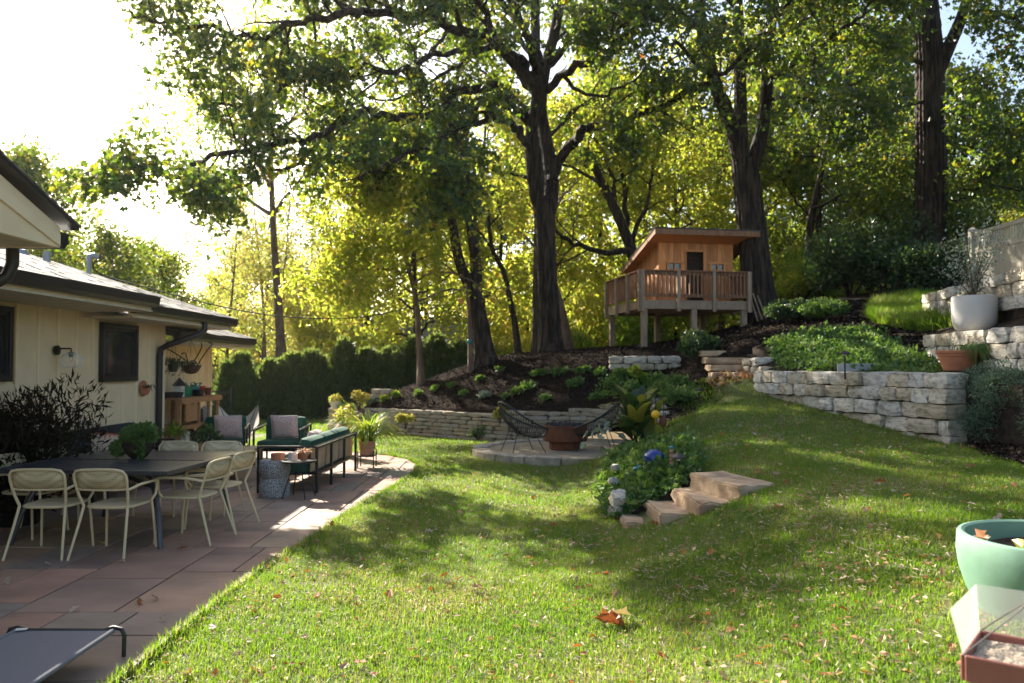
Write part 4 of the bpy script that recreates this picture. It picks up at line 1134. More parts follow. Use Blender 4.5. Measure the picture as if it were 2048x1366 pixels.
def armchair(label, c, rz):
    t = thing('lounge_chair', label, 'armchair', c, rz, 'green cushioned lounge chairs')
    W, D = .78, .74
    for sx in (-1, 1):
        MB().box((sx * W / 2, D / 2, .3), (.03, .03, .6)).build('leg', M['blackmetal'], t)
        MB().box((sx * W / 2, -D / 2, .33), (.03, .03, .66)).build('leg', M['blackmetal'], t)
        MB().beam((sx * W / 2, D / 2 - .012, .6), (sx * W / 2, -D / 2, .65), .03, .025).build('arm', M['blackmetal'], t)
    for y in (-D / 2, D / 2):
        MB().box((0, y, .25), (W - .03, .028, .028)).build('rail', M['blackmetal'], t)
    MB().box((0, 0, .25), (W - .05, D - .04, .02)).build('seat_deck', M['blackmetal'], t)
    bk = MB()
    for q in range(20): bk.box((0, -D / 2 + .03, .3 + q * .0165), (W - .05, .012 + (q % 2) * .006, .0155))
    bk.build('woven_back', M['darkcush'], t)
    cush(t, 'seat_cushion', (0, .05, .345), (W - .08, D - .1, .14), 'cushion', bev=.05)
    cush(t, 'back_cushion', (0, -D / 2 + .15, .56), (W - .08, .17, .46), 'cushion', rx=.16, bev=.07)
    return t
def scatter_pillow(label, c, d, rz, rx):
    t = thing('throw_pillow', label, 'pillow', c, rz)
    n = 10; V, F = [], []
    for s_ in (1, -1):
        for i in range(n + 1):
            for j in range(n + 1):
                a, b = i / n * 2 - 1, j / n * 2 - 1
                k = (1 - a ** 4) * (1 - b ** 4)
                pinch = 1 - .06 * (1 - b * b if abs(a) > abs(b) else 1 - a * a)
                V.append((a * d[0] / 2 * pinch, s_ * (d[1] / 2 * k ** .6 + .004), b * d[2] / 2 * pinch))
    for s_ in (0, 1):
        o = s_ * (n + 1) ** 2
        for i in range(n):
            for j in range(n):
                F.append((o + i * (n + 1) + j, o + (i + 1) * (n + 1) + j, o + (i + 1) * (n + 1) + j + 1, o + i * (n + 1) + j + 1))
    o = MB().add(V, F).build('cover', M['pillow'], t, smooth=True); o.rotation_euler = (rx, 0, 0)
    b = MB()
    b.tube([(-d[0] / 2, 0, -d[2] / 2), (-d[0] / 2 * .95, 0, 0), (-d[0] / 2, 0, d[2] / 2), (0, 0, d[2] / 2 * .95), (d[0] / 2, 0, d[2] / 2), (d[0] / 2 * .95, 0, 0), (d[0] / 2, 0, -d[2] / 2), (0, 0, -d[2] / 2 * .95), (-d[0] / 2, 0, -d[2] / 2)], .008, 5)
    b.build('piping', M['canvas'], o)
    return t
armchair('black framed lounge chair with green cushions and checked pillow, nearest the sofa', (-4.0, 13.95, .012), math.radians(180))
scatter_pillow('pale pink checked square pillow on the lounge chair nearest the sofa', (-3.98, 13.98, .63), (.47, .16, .42), math.radians(178), -.2)
armchair('black framed lounge chair with green cushions standing near the canvas butterfly chair', (-5.05, 14.0, .012), math.radians(192))
scatter_pillow('pink square pillow with pale fringe on the lounge chair by the butterfly chair', (-4.98, 14.02, .63), (.46, .16, .42), math.radians(190), -.22)
# wall sofa
ws = thing('sofa', 'dark charcoal sofa along the cream house wall behind the dining table', 'sofa', (-5.3, 10.55, .012), math.radians(-90))
for x in (-1.1, 1.1):
    MB().box((x, -.36, .36), (.035, .035, .72)).build('leg', M['blackmetal'], ws)
    MB().box((x, .36, .31), (.035, .035, .62)).build('leg', M['blackmetal'], ws)
    MB().box((x, 0, .62), (.04, .76, .025)).build('arm', M['blackmetal'], ws)
MB().box((0, 0, .25), (2.16, .72, .03)).build('seat_deck', M['blackmetal'], ws)
for k in range(3):
    cush(ws, 'seat_cushion', ((k - 1) * .72, .02, .34), (.7, .66, .15), 'darkcush'); cush(ws, 'back_cushion', ((k - 1) * .72, -.25, .62), (.7, .18, .5), 'darkcush', rx=.15)
def fringe_pillow():
    p = at(212, 890, 10.5)
    t = thing('throw_pillow', 'cream lumbar pillow with rust orange fringe on the dark wall sofa', 'pillow', p, math.radians(15))
    o = MB().box((0, 0, 0), (.46, .12, .28)).build('cover', mat('cream_pillow', (.6, .45, .33)), t, smooth=True, bevel=.05)
    m2 = mat('rust_orange_edge', (.5, .11, .05))
    for s_ in (-1, 1):
        MB().box((0, -.004, s_ * .135), (.47, .09, .035)).build('border', m2, t, smooth=True, bevel=.012)
    MB().box((-.222, -.004, 0), (.04, .09, .25)).build('border', m2, t, smooth=True, bevel=.012)
    for k in range(8):
        MB().add([(-.2 + k * .055, -.062, .122), (-.17 + k * .055, -.062, .122), (-.185 + k * .055, -.0635, .05 + .03 * (k % 3))], [(0, 1, 2)]).build('stitch_mark', m2, t)
    t.rotation_euler = (-.25, .12, math.radians(18))
fringe_pillow()
ct = thing('coffee_table', 'low dark wooden slatted coffee table between the lounge chairs', 'table', (-4.42, 12.05, .012), math.radians(-2))
for k in range(8):
    MB().box((0, -.56 + k * .16, .41), (1.0, .15, .035)).build('slat', M['teak'], ct, bevel=.004)
for sx in (-1, 1):
    for sy in (-1, 1): MB().box((sx * .44, sy * .56, .19), (.06, .06, .4)).build('leg', M['teak'], ct)
for sy in (-1, 1): MB().box((0, sy * .56, .36), (.84, .03, .06)).build('apron', M['teak'], ct)
t = thing('planter_box', 'small orange wooden box with a leafy plant on the coffee table', 'planter', (-4.55, 11.95, .44), .1)
for x in (-.1, .1): MB().box((x, 0, .07), (.012, .2, .14)).build('side', M['benchwood'], t)
for y in (-.1, .1): MB().box((0, y, .07), (.188, .012, .139)).build('side', M['benchwood'], t)
P = np.concatenate([blob_pts(150, (0, 0, .2), (.16, .16, .11)), blob_pts(60, (.16, -.05, .12), (.1, .1, .1))])
leaves('foliage', P, .07, LEAF_FOLD, M['shrub'], t)
pot('flower_pot', 'small terracotta pot beside the wooden plant box on the coffee table', (-4.25, 11.85, .44), .05, .07, .11, 'terracotta')
# drum, side table and pots
t = thing('drum_table', 'speckled grey terrazzo drum side table at the end of the sofa', 'table', (-3.09, 10.42, .012))
MB().lathe([(.19, 0), (.195, .02), (.2, .14), (.18, .2), (.155, .235), (.18, .27), (.2, .33), (.195, .45), (.185, .465)], (0, 0, 0), 32).build('drum', M['terrazzo'], t, smooth=True)
t = thing('ribbed_bowl', 'ribbed terracotta bowl on the speckled drum table', 'bowl', (-3.05, 10.42, .478))
b = MB(); b.lathe([(.085, 0), (.09, .085), (.082, .085), (.078, .02)], (0, 0, 0), 40)
b.v = [(x * (1 + .03 * (i % 2)), y * (1 + .03 * (i % 2)), z) for i, (x, y, z) in enumerate(b.v)]
b.build('bowl_shell', M['terracotta'], t)
MB().lathe([(.076, .03), (.001, .034)], (0, 0, 0), 12, close=False).build('soil', M['soil'], t)
t = thing('side_table', 'small round black metal side table with three thin legs', 'table', (-2.74, 10.3, .012))
MB().lathe([(.21, .45), (.22, .455), (.22, .475), (.205, .478), (.2, .468)], (0, 0, 0), 32).build('top', M['blackmetal'], t, smooth=True)
for k in range(4):
    a = k * PI / 2 + .6
    MB().tube([(math.cos(a) * .07, math.sin(a) * .07, .455), (math.cos(a) * .22, math.sin(a) * .22, 0)], .009, 6).build('leg', M['blackmetal'], t)
MB().tube([(math.cos(.6) * .145, math.sin(.6) * .145, .23), (-math.cos(.6) * .145, -math.sin(.6) * .145, .23)], .006, 5).build('brace', M['blackmetal'], t)
MB().tube([(math.cos(2.17) * .145, math.sin(2.17) * .145, .225), (-math.cos(2.17) * .145, -math.sin(2.17) * .145, .225)], .006, 5).build('brace', M['blackmetal'], t)
t = thing('white_pot', 'square white pot on the round black side table', 'pot', (-2.82, 10.3, .49))
MB().lathe([(.06, 0), (.062, .10), (.055, .10), (.052, .03)], (0, 0, 0), 4).build('body', M['white'], t)
MB().lathe([(.05, .08), (.001, .082)], (0, 0, 0), 4, close=False).build('soil', M['soil'], t)
t = pot('flower_pot', 'small terracotta pot with a spiky pale plant on the black side table', (-2.67, 10.25, .49), .045, .065, .11, 'terracotta', rim=.025)
arch_blades('foliage', 60, .14, .014, M['dryleaf'], t, (0, 0, .09), .03, 1.1)
# planters by the sofa end
t = thing('plant_stand', 'black metal stand with striped terracotta pot of arching grassy plant behind the sofa', 'planter', (-2.42, 13.35, .012))
for sx in (-1, 1):
    for sy in (-1, 1): MB().box((sx * .13, sy * .13, .14), (.018, .018, .28)).build('leg', M['blackmetal'], t)
MB().box((0, 0, .19), (.25, .25, .02)).build('shelf', M['blackmetal'], t)
MB().lathe([(.1, .2), (.12, .21), (.128, .26), (.12, .265), (.132, .32), (.124, .325), (.137, .38), (.128, .385), (.14, .44), (.12, .44), (.11, .4)], (0, 0, 0), 26).build('pot', M['terra_pink'], t, smooth=True)
arch_blades('foliage', 300, .82, .022, M['bright'], t, (0, 0, .42), .08, 1.25, droop=1.0)
t = pot('tall_pot', 'tall terracotta cylinder pot with yellow green grasses, left of the arching plant', (-3.12, 14.9, .012), .14, .15, .60, 'terra_pink')
arch_blades('foliage', 130, .40, .016, M['bright'], t, (0, 0, .58), .1, 1.3)
P = blob_pts(260, (0, 0, .78), (.2, .2, .16)); leaves('foliage', P, .07, LEAF_DIAMOND, M['goldleaf'], t)
# pots by the downspout
t = thing('plant_console', 'low black metal console crowded with potted plants by the downspout', 'table', (-5.3, 12.55, .012))
MB().box((0, 0, .44), (.5, .8, .025)).build('top', M['blackmetal'], t)
for sx in (-1, 1):
    for sy in (-1, 1): MB().box((sx * .23, sy * .38, .215), (.025, .025, .43)).build('leg', M['blackmetal'], t)
MB().box((0, 0, .16), (.46, .74, .02)).build('shelf', M['blackmetal'], t)
for (x, y, z, r0, r1, h, m_, lb, pm) in [(-5.2, 12.3, .465, .08, .11, .17, 'terracotta', 'orange clay pot with drooping yellow green plant on the black console', 'bright'),
                                     (-5.38, 12.7, .465, .08, .12, .15, 'terracotta', 'wider clay pot with reddish leaves at the back of the black console', 'shrub'),
                                     (-4.98, 13.05, .012, .12, .15, .55, 'white', 'tall whitewashed pot with trailing plant beside the black console', 'cover'),
                                     (-5.0, 12.15, .012, .12, .17, .2, 'terracotta', 'orange clay bowl on the paving in front of the console', 'shrub'),
                                     (-5.25, 12.5, .19, .07, .1, .13, 'bluegl', 'dark blue glazed pot on the lower shelf of the console', 'silver')]:
    t = pot('flower_pot', lb, (x, y, z), r0, r1, h, m_, rim=.03 if m_ == 'terracotta' else 0)
    arch_blades('foliage', 70, .3, .02, M[pm], t, (0, 0, h - .03), .06, 1.2, droop=1.2)
    leaves('foliage', blob_pts(90, (0, 0, h + .08), (.13, .13, .1)), .06, LEAF_FOLD, M[pm], t)
# potting bench
pb = thing('potting_bench', 'wooden potting bench with shelves against the far cream wall', 'bench', (-6.05, 14.85, .012))
for x in (-.24, .24):
    for y in (-.9, -.05, .42, .9): MB().box((x, y, .57), (.05, .05, 1.1)).build('leg', M['benchwood'], pb)
for z, w_ in ((1.11, .62), (.62, .56), (.25, .56)):
    for k in range(4): MB().box((-.21 + k * .14, 0, z), (.13, 1.9, .025)).build('shelf_board', M['benchwood'], pb)
MB().box((.29, 0, 1.07), (.03, 1.92, .09)).build('apron', M['benchwood'], pb)
MB().box((.27, 0, .59), (.025, 1.86, .06)).build('apron', M['benchwood'], pb)
MB().box((.27, 0, .22), (.025, 1.86, .06)).build('apron', M['benchwood'], pb)
MB().box((.262, -.44, .85), (.02, .5, .32)).build('drawer_front', M['benchwood'], pb)
def B0(y, z, x=0): return (-6.05 + x, 14.85 + y, z)
t = thing('birdhouse', 'white birdhouse with dark pointed roof on top of the potting bench', 'birdhouse', B0(-.35, 1.137))
MB().prism([(-.07, -.07), (.07, -.07), (.07, .07), (-.07, .07)], 0, .2).build('box', M['white'], t)
MB().lathe([(.14, 0), (.01, .15)], (0, 0, .2), 4).build('roof', M['blackmetal'], t)
MB().lathe([(.02, 0), (.02, .01)], (.07, 0, .12), 10).build('hole', M['blackmetal'], t)
def watering_can(label, c, m, rz):
    t = thing('watering_can', label, 'watering can', c, rz, 'green watering cans on the potting bench')
    MB().lathe([(.09, 0), (.1, .02), (.095, .16), (.05, .2), (.05, .21)], (0, 0, 0), 18).build('body', M[m], t, smooth=True)
    MB().tube([(.08, 0, .05), (.2, 0, .17), (.26, 0, .22)], [.022, .016, .014], 8).build('spout', M[m], t, smooth=True)
    MB().lathe([(.015, 0), (.04, .03)], (.26, 0, .215), 10).build('rose', M[m], t)
    MB().tube([(-.09, 0, .06), (-.16, 0, .14), (-.12, 0, .24), (0, 0, .25), (.03, 0, .2)], .011, 7).build('handle', M[m], t, smooth=True)
watering_can('pale green watering can beside the birdhouse', B0(-.05, 1.137), 'greenpl', 1.2)
watering_can('teal green watering can right of the pale green one', B0(.33, 1.137), 'tealgl', 1.5)
pot('plastic_pot', 'black plastic pot between the watering cans', B0(.15, 1.137, .15), .09, .12, .12, 'blackmetal')
t = thing('seed_tray', 'black plastic tray at the left end of the potting bench', 'tray', B0(-.72, 1.137))
MB().lathe([(.2, 0), (.24, .1), (.225, .1), (.19, .012)], (0, 0, 0), 4).build('tray_shell', M['blackmetal'], t)
for k in range(3): MB().box((0, -.1 + k * .1, .04), (.2, .08, .06)).build('cell', M['soil'], t)
for i in range(4):
    pot('flower_pot', ['red clay pot, last on the right end of the potting bench', 'stacked red pot near the right end of the potting bench', 'dark clay pot behind the red pots on the bench', 'brown clay pot leaning among the red pots on the bench'][i], B0(.62 + i * .09, 1.137, -.12 + .1 * (i % 3)), .05, .075, .14 + .03 * (i % 2), ['terracotta', 'red', 'corten', 'terracotta'][i], rim=.02)
for i, (y, z, m_, lb) in enumerate([(.2, .64, 'darkcush', 'dark bag on the middle shelf of the potting bench'), (.65, .64, 'white', 'white sack on the right of the middle shelf of the potting bench'), (-.4, .27, 'white', 'pale sack on the lower shelf of the potting bench'),
                                (-.15, .27, 'darkcush', 'dark sack on the lower shelf of the potting bench'), (.62, .27, 'red', 'red plastic jug on the lower shelf of the potting bench')]):
    t = thing('garden_sack' if m_ != 'red' else 'fuel_jug', lb, 'sack' if m_ != 'red' else 'jug', B0(y, z, .1))
    cush(t, 'body', (0, 0, .13), (.2, .2, .26), m_, bev=.05)
    MB().box((0, 0, .27), (.06, .12, .04)).build('top_fold' if m_ != 'red' else 'cap', M[m_], t)
# tools leaning in the corner
for i in range(3):
    tag(MB().tube([(-6.0 + .05 * i, 13.6 + i * .08, .02), (-6.27, 13.42 + i * .1, 1.05 - .1 * i)], .014, 6).build('garden_stake', M['blackmetal']), 'dark garden stake leaning in the corner left of the potting bench', 'stake', 'stakes in the corner')
# butterfly chair
t = thing('butterfly_chair', 'canvas butterfly chair with two pointed corners in front of the potting bench', 'chair', (-5.2, 15.2, .012), math.radians(200))
pk = [(-.36, -.35, .95), (.36, -.35, .95), (.38, .38, .62), (-.38, .38, .62)]
lo_ = (0, .05, .34)
n = 8
V, F = [], []
for i in range(n + 1):
    for j in range(n + 1):
        a, b = i / n, j / n
        q = [(pk[0][k] * (1 - a) + pk[1][k] * a) * (1 - b) + (pk[3][k] * (1 - a) + pk[2][k] * a) * b for k in range(3)]
        sag = 4 * a * (1 - a)
        q[2] -= .40 * sag * (.75 + .25 * 4 * b * (1 - b)) + .12 * 4 * b * (1 - b)
        V.append(q)
for i in range(n):
    for j in range(n): F.append((i * (n + 1) + j, (i + 1) * (n + 1) + j, (i + 1) * (n + 1) + j + 1, i * (n + 1) + j + 1))
MB().add(V, F).build('sling', M['canvas'], t, smooth=True)
for (a, b) in ((0, 2), (1, 3)):
    MB().tube([pk[a], (pk[a][0] * .3, pk[a][1] * .4, .35), (pk[b][0] * .9, pk[b][1] * .9, .01), (pk[b][0] * .2, pk[b][1] * 1.0, .01)], .008, 6).build('frame_rod', M['blackmetal'], t)
    MB().tube([pk[b], (pk[b][0] * .3, pk[b][1] * .4, .35), (pk[a][0] * .9, pk[a][1] * .9, .01), (pk[a][0] * .2, pk[a][1] * 1.0, .01)], .008, 6).build('frame_rod', M['blackmetal'], t)
# hanging baskets
t = thing('hanging_basket', 'round coir hanging basket with long bare green arms under the eave', 'basket', (-5.52, 13.7, 1.66))
MB().lathe([(.01, -.1), (.08, -.085), (.13, -.04), (.165, .03), (.17, .05), (.15, .05), (.12, .0)], (0, 0, 0), 20).build('liner', M['coir'], t, smooth=True)
MB().tube([(.17 * math.cos(a * PI / 8), .17 * math.sin(a * PI / 8), .05) for a in range(17)], .006, 5).build('rim', M['chain'], t)
for k in range(3):
    a = k * 2.1; MB().tube([(.17 * math.cos(a), .17 * math.sin(a), .05), (0, 0, .5)], .003, 4).build('chain', M['chain'], t)
for q in ([(0, 0, .05), (-.15, 0, .18), (-.42, .0, .34), (-.5, 0, .36)], [(0, 0, .05), (.1, 0, .2), (.18, 0, .36), (.17, 0, .44)], [(.1, 0, .03), (.2, .0, .2), (.3, 0, .34), (.36, 0, .42), (.3, 0, .44)], [(-.05, 0, .1), (-.1, 0, .26), (-.17, 0, .24)], [(-.1, 0, .1), (-.22, .05, .1), (-.2, .05, .2)]):
    MB().tube(smooth_poly([Vector(p) for p in q], 4, False), .011, 6).build('stem', M['shrub'], t, smooth=True)
leaves('foliage', blob_pts(60, (0, 0, .07), (.11, .11, .06)), .06, LEAF_DIAMOND, M['shrub'], t)
t = thing('hanging_basket', 'small dark hanging pot with a thin trailing plant by the downspout', 'basket', (-5.68, 13.35, 1.68))
MB().lathe([(.065, -.08), (.09, .05), (.08, .05), (.07, 0)], (0, 0, 0), 16).build('pot', M['blackmetal'], t, smooth=True)
for k in range(3):
    a = k * 2.1; MB().tube([(.085 * math.cos(a), .085 * math.sin(a), .05), (0, 0, .48)], .003, 4).build('chain', M['chain'], t)
arch_blades('foliage', 110, .33, .012, M['shrub'], t, (0, 0, .05), .05, 1.0, droop=1.4)
leaves('foliage', blob_pts(160, (0, 0, .02), (.22, .2, .17)), .04, LEAF_DIAMOND, M['shrub'], t)
t = thing('wall_planter', 'half round terracotta wall planter with a small trailing plant under the window', 'planter', (-5.77, 12.47, 1.36))
b = MB(); b.lathe([(.02, -.13), (.08, -.1), (.11, -.03), (.115, .0), (.1, .0)], (0, 0, 0), 20); b.v = [(max(x, 0), y, z) for x, y, z in b.v]
b.build('bowl', M['terracotta'], t, smooth=True)
b = MB(); b.lathe([(.0, 0), (.115, 0), (.115, .015), (.0, .02)], (0, 0, 0), 20); b.v = [(z, x, y) for x, y, z in b.v]; b.build('back', M['terracotta'], t)
arch_blades('foliage', 26, .2, .014, M['shrub'], t, (.05, .03, .0), .04, 1.0, droop=1.3)
# pet cot
t = thing('pet_cot', 'low grey mesh pet cot with black tube frame at the patio edge', 'pet bed', (-2.60, 4.16, .012))
W_, L_ = .56, 1.1
MB().box((0, 0, .15), (W_ - .02, L_ - .08, .008)).build('mesh_bed', M['mesh'], t)
for sx in (-1, 1):
    MB().tube([(sx * W_ / 2, -L_ / 2 + .03, .15), (sx * W_ / 2, L_ / 2 - .03, .15)], .014, 8).build('side_rail', M['mesh'], t, smooth=True)
for sy in (-1, 1):
    MB().tube([(-W_ / 2 - .06, sy * (L_ / 2 - .02), 0), (-W_ / 2 - .06, sy * (L_ / 2 - .02), .12), (-W_ / 2 - .045, sy * (L_ / 2 - .02), .155), (-W_ / 2, sy * (L_ / 2 - .02), .165), (-W_ / 2 + .06, sy * (L_ / 2 - .03), .15)], .0125, 8).build('leg', M['blackmetal'], t, smooth=True)
    MB().tube([(W_ / 2 + .06, sy * (L_ / 2 - .02), 0), (W_ / 2 + .062, sy * (L_ / 2 - .02), .12), (W_ / 2 + .045, sy * (L_ / 2 - .02), .155), (W_ / 2, sy * (L_ / 2 - .02), .165), (W_ / 2 - .06, sy * (L_ / 2 - .03), .15)], .0125, 8).build('leg', M['blackmetal'], t, smooth=True)
    MB().tube([(-W_ / 2, sy * (L_ / 2 - .03), .152), (W_ / 2, sy * (L_ / 2 - .03), .152)], .0125, 8).build('end_rail', M['blackmetal'], t, smooth=True)
MB().box((-W_ / 2 + .04, L_ / 2 - .05, .165), (.06, .03, .004), rz=.2).build('white_tag', M['white'], t)

# ------------------------------------------------------------------ fire pit circle
fp_ = thing('fire_pit', 'round rusted steel fire bowl on a narrower drum base filled with lava rock', 'fire pit', (1.0, 15.1, .135))
MB().lathe([(.28, 0), (.3, .01), (.3, .14), (.31, .15)], (0, 0, 0), 40).build('base', M['corten'], fp_, smooth=True)
MB().lathe([(.31, .145), (.40, .155), (.415, .17), (.415, .43), (.425, .435), (.425, .455), (.375, .455), (.37, .40)], (0, 0, 0), 44).build('bowl', M['corten'], fp_, smooth=True)
ms = stones_for('lava', .09, .3, 6)
for i in range(130):
    a, r = R.uniform(0, 2 * PI), .36 * math.sqrt(R.random())
    put_stone(fp_, R.choice(ms), (r * math.cos(a), r * math.sin(a), .435 + R.uniform(0, .03)), tuple(R.uniform(.04, .075) for _ in range(3)), R.uniform(0, 3), .6, 'lava_rock')
def acapulco(label, c, rz):
    t = thing('string_chair', label, 'chair', c, rz, 'string chairs round the fire pit')
    loop = smooth_poly([Vector(p) for p in [(0, -.46, .92), (.25, -.40, .86), (.38, -.22, .70), (.385, .02, .56), (.33, .25, .46), (.17, .40, .41), (0, .44, .40), (-.17, .40, .41), (-.33, .25, .46), (-.385, .02, .56), (-.38, -.22, .70), (-.25, -.40, .86)]], 5)
    MB().tube(loop + [loop[0]], .017, 8).build('frame_ring', M['blackmetal'], t, smooth=True)
    nl = len(loop)
    hub = [Vector((.10 * math.sin(2 * PI * i / nl), .02 - .17 * math.cos(2 * PI * i / nl), .30 + .05 * math.cos(2 * PI * i / nl))) for i in range(nl)]
    MB().tube(hub + [hub[0]], .009, 6).build('lower_ring', M['blackmetal'], t)
    for i in range(nl):
        a, b = loop[i], hub[i]
        m_ = (a + b) / 2 + Vector((0, 0, -.05)) + Vector((a.x * .12, a.y * .12, 0))
        MB().tube([a, (a + m_) / 2 + (m_ - (a + b) / 2) * .2, m_, b], .0065, 4, cap=False).build('cord', M['chain'], t)
    for (x, y, tx, ty, tz) in ((.3, .3, .2, .12, .36), (-.3, .3, -.2, .12, .36), (.28, -.34, .2, -.2, .42), (-.28, -.34, -.2, -.2, .42)):
        MB().tube([(x, y, 0), (tx, ty, tz), (loop[8].x * (1 if x > 0 else -1) * .9, ty * 1.4, .5 if y > 0 else .62)], .008, 6).build('leg', M['blackmetal'], t)
    MB().tube([(.2, .12, .36), (0, .0, .27), (-.2, .12, .36)], .007, 5).build('brace', M['blackmetal'], t)
    MB().tube([(.2, -.2, .42), (0, -.1, .29), (-.2, -.2, .42)], .007, 5).build('brace', M['blackmetal'], t)
    return t
acapulco('black string lounge chair left of the rusted fire pit', (.22, 14.55, .135), math.radians(-68))
acapulco('black string lounge chair right of the fire pit, partly behind the big leafed plant', (1.55, 14.8, .135), math.radians(75))
# canna
t = thing('canna_plant', 'tall canna with broad dark and yellow leaves by the fire pit circle', 'plant', (2.0, 12.6, .25))
t.scale = (1.2, 1.2, 1.2)
MB().lathe([(.14, -.2), (.2, .1), (.19, .1), (.17, .06)], (0, 0, 0), 18).build('pot', M['blackmetal'], t, smooth=True)
for i in range(6):
    a = i * 1.05; MB().tube([(math.cos(a) * .06, math.sin(a) * .06, 0), (math.cos(a) * .12, math.sin(a) * .1, .55), (math.cos(a) * .16, math.sin(a) * .12, .85)], [.016, .013, .006], 6).build('stem', M['canna'], t)
arch_blades('leaf_blades', 34, .6, .13, M['canna'], t, (0, 0, .3), .14, 1.4, seg=7, droop=.6)
arch_blades('leaf_blades', 20, .5, .12, M['canna'], t, (0, 0, .6), .14, 1.3, seg=7, droop=.7)
arch_blades('leaf_blades', 16, .55, .13, M['canna'], t, (0, 0, .1), .1, 1.0, seg=7, droop=.9)
P = np.array([(-.5, -.1, .42), (-.42, -.15, .5), (-.36, -.1, .38), (-.55, -.1, .3), (-.6, -.12, .22), (-.44, -.12, .3), (-.66, -.1, .36)] * 2) + NR.normal(0, .06, (14, 3))
leaves('round_leaves', P, .13, LEAF_FOLD, M['silver'], t)
# garden ornaments
p = at(1311, 829, 12.0)
t = thing('glass_float', 'yellow glass ball on a thin stake beside the canna', 'ornament', (p.x, p.y, p.z))
MB().sphere((0, 0, 0), .066, 18, 12).build('ball', M['yellowgl'], t, smooth=True)
MB().tube([(0, 0, .1), (0, 0, .065)], .012, 8).build('neck', M['blackmetal'], t)
MB().tube([(.0, .0, -.06), (.0, 0, -.14)], .004, 5).build('wire', M['yellowgl'], t)
MB().tube([(.12, 0, -.5), (.12, 0, .2), (.09, 0, .25), (.0, 0, .25), (0, 0, .1)], .006, 6).build('hook_stake', M['blackmetal'], t)
p = at(1326, 843, 12.0)
tag(MB().sphere((0, 0, 0), .06, 12, 8, sz=1.5).build('hanging_ornament', M['corten'], None, smooth=True), 'dark brown pod hanging beside the yellow glass ball', 'ornament')
bpy.data.objects['hanging_ornament'].location = p
p = at(1308, 921, 9.5); p.z += .03
t = thing('garden_globe', 'shiny cobalt blue ceramic globe sitting in the green ground cover', 'ornament', p)
MB().sphere((0, 0, 0), .125, 24, 14, sz=.85).build('globe', M['bluegl'], t, smooth=True)
MB().lathe([(.05, 0), (.03, .03)], (0, 0, -.12), 12).build('foot', M['bluegl'], t)
p = at(1277, 938, 9.5)
t = thing('garden_globe', 'small teal ceramic dome in the green ground cover left of the blue globe', 'ornament', p)
MB().sphere((0, 0, 0), .07, 18, 10, sz=.7).build('globe', M['tealgl'], t, smooth=True)
MB().lathe([(.03, 0), (.02, .02)], (0, 0, -.05), 12).build('foot', M['tealgl'], t)
p = at(1343, 912, 8.9)
t = thing('spiral_stake', 'copper coloured stake with a dark spiral in the green ground cover', 'ornament', p)
MB().tube([(0, 0, -.09), (0, 0, .08)], .022, 10).build('tube', M['terra_pink'], t, smooth=True)
MB().tube([(.024 * math.cos(k * .6), .024 * math.sin(k * .6), -.08 + k * .0042) for k in range(38)], .005, 5).build('spiral', M['blackmetal'], t)
MB().lathe([(.026, .08), (.03, .1), (.01, .115)], (0, 0, 0), 10).build('finial', M['tealgl'], t, smooth=True)
MB().tube([(0, 0, -.09), (0, 0, -.4)], .008, 6).build('rod', M['blackmetal'], t)
def path_light(label, p, h, r=.085):
    t = thing('path_light', label, 'path light', p, 0, 'bronze path lights')
    MB().tube([(0, 0, -.1), (0, 0, h - .02)], .014, 8).build('post', M['brownmetal'], t)
    MB().lathe([(r, h - .045), (r * 1.02, h - .03), (r * .4, h), (.012, h + .012)], (0, 0, 0), 18).build('cap', M['brownmetal'], t, smooth=True)
    MB().tube([(0, 0, h - .07), (0, 0, h - .03)], .02, 10).build('lens', M['white'], t)
p = at(1357, 945, 8.75); path_light('bronze path light above the steps in the green ground cover', (p.x, p.y, p.z), .2)
p = at(1398, 795, 14.4); path_light('bronze path light where the mulch bank meets the upper lawn', (p.x, p.y, G1(hill_h, p.x, p.y)), .28)
p = at(1690, 748, 11.9); path_light('bronze path light on the block wall by the ivy', (p.x, p.y, 1.6), .32)
# pots on the right
t = pot('large_pot', 'large pale grey round bottomed pot with a wispy olive shrub on the upper stone wall', (6.83, 11.75, 2.185), .19, .30, .54, 'potgrey', n=40)
bpy.data.objects.remove([c for c in t.children if c.name.startswith('body')][0])
MB().lathe([(.14, 0), (.2, .015), (.26, .07), (.29, .15), (.3, .26), (.3, .535), (.296, .545), (.27, .54), (.265, .48)], (0, 0, 0), 44).build('body', M['potgrey'], t, smooth=True)
b = MB()
tw = []
for i in range(16):
    a = R.uniform(0, 2 * PI); k = R.uniform(.2, .62); h_ = R.uniform(.5, 1.15)
    q = [Vector((0, 0, .5)), Vector((math.cos(a) * k * .3, math.sin(a) * k * .3, .5 + h_ * .45)), Vector((math.cos(a) * k, math.sin(a) * k, .5 + h_))]
    b.tube(q, [.012, .008, .003], 5); tw += [q[1].lerp(q[2], x) for x in np.linspace(0, 1, 7)] + [q[0].lerp(q[1], .6)]
b.build('stem', M['palebark'], t)
P = np.repeat(np.array([tuple(x) for x in tw]), 8, 0) + NR.normal(0, .075, (len(tw) * 8, 3))
leaves('foliage', P, .05, LEAF_DIAMOND, M['silver'], t)
t = thing('terracotta_pot', 'wide rimmed terracotta pot with trailing green plant on the block wall', 'pot', (6.02, 10.75, 1.63))
MB().lathe([(.16, 0), (.18, .01), (.235, .17), (.24, .18), (.235, .19), (.25, .20), (.255, .235), (.27, .24), (.275, .27), (.265, .28), (.25, .275), (.24, .22)], (0, 0, 0), 36).build('body', M['terracotta'], t, smooth=True)
MB().lathe([(.245, .235), (.001, .25)], (0, 0, 0), 20, close=False).build('soil', M['soil'], t)
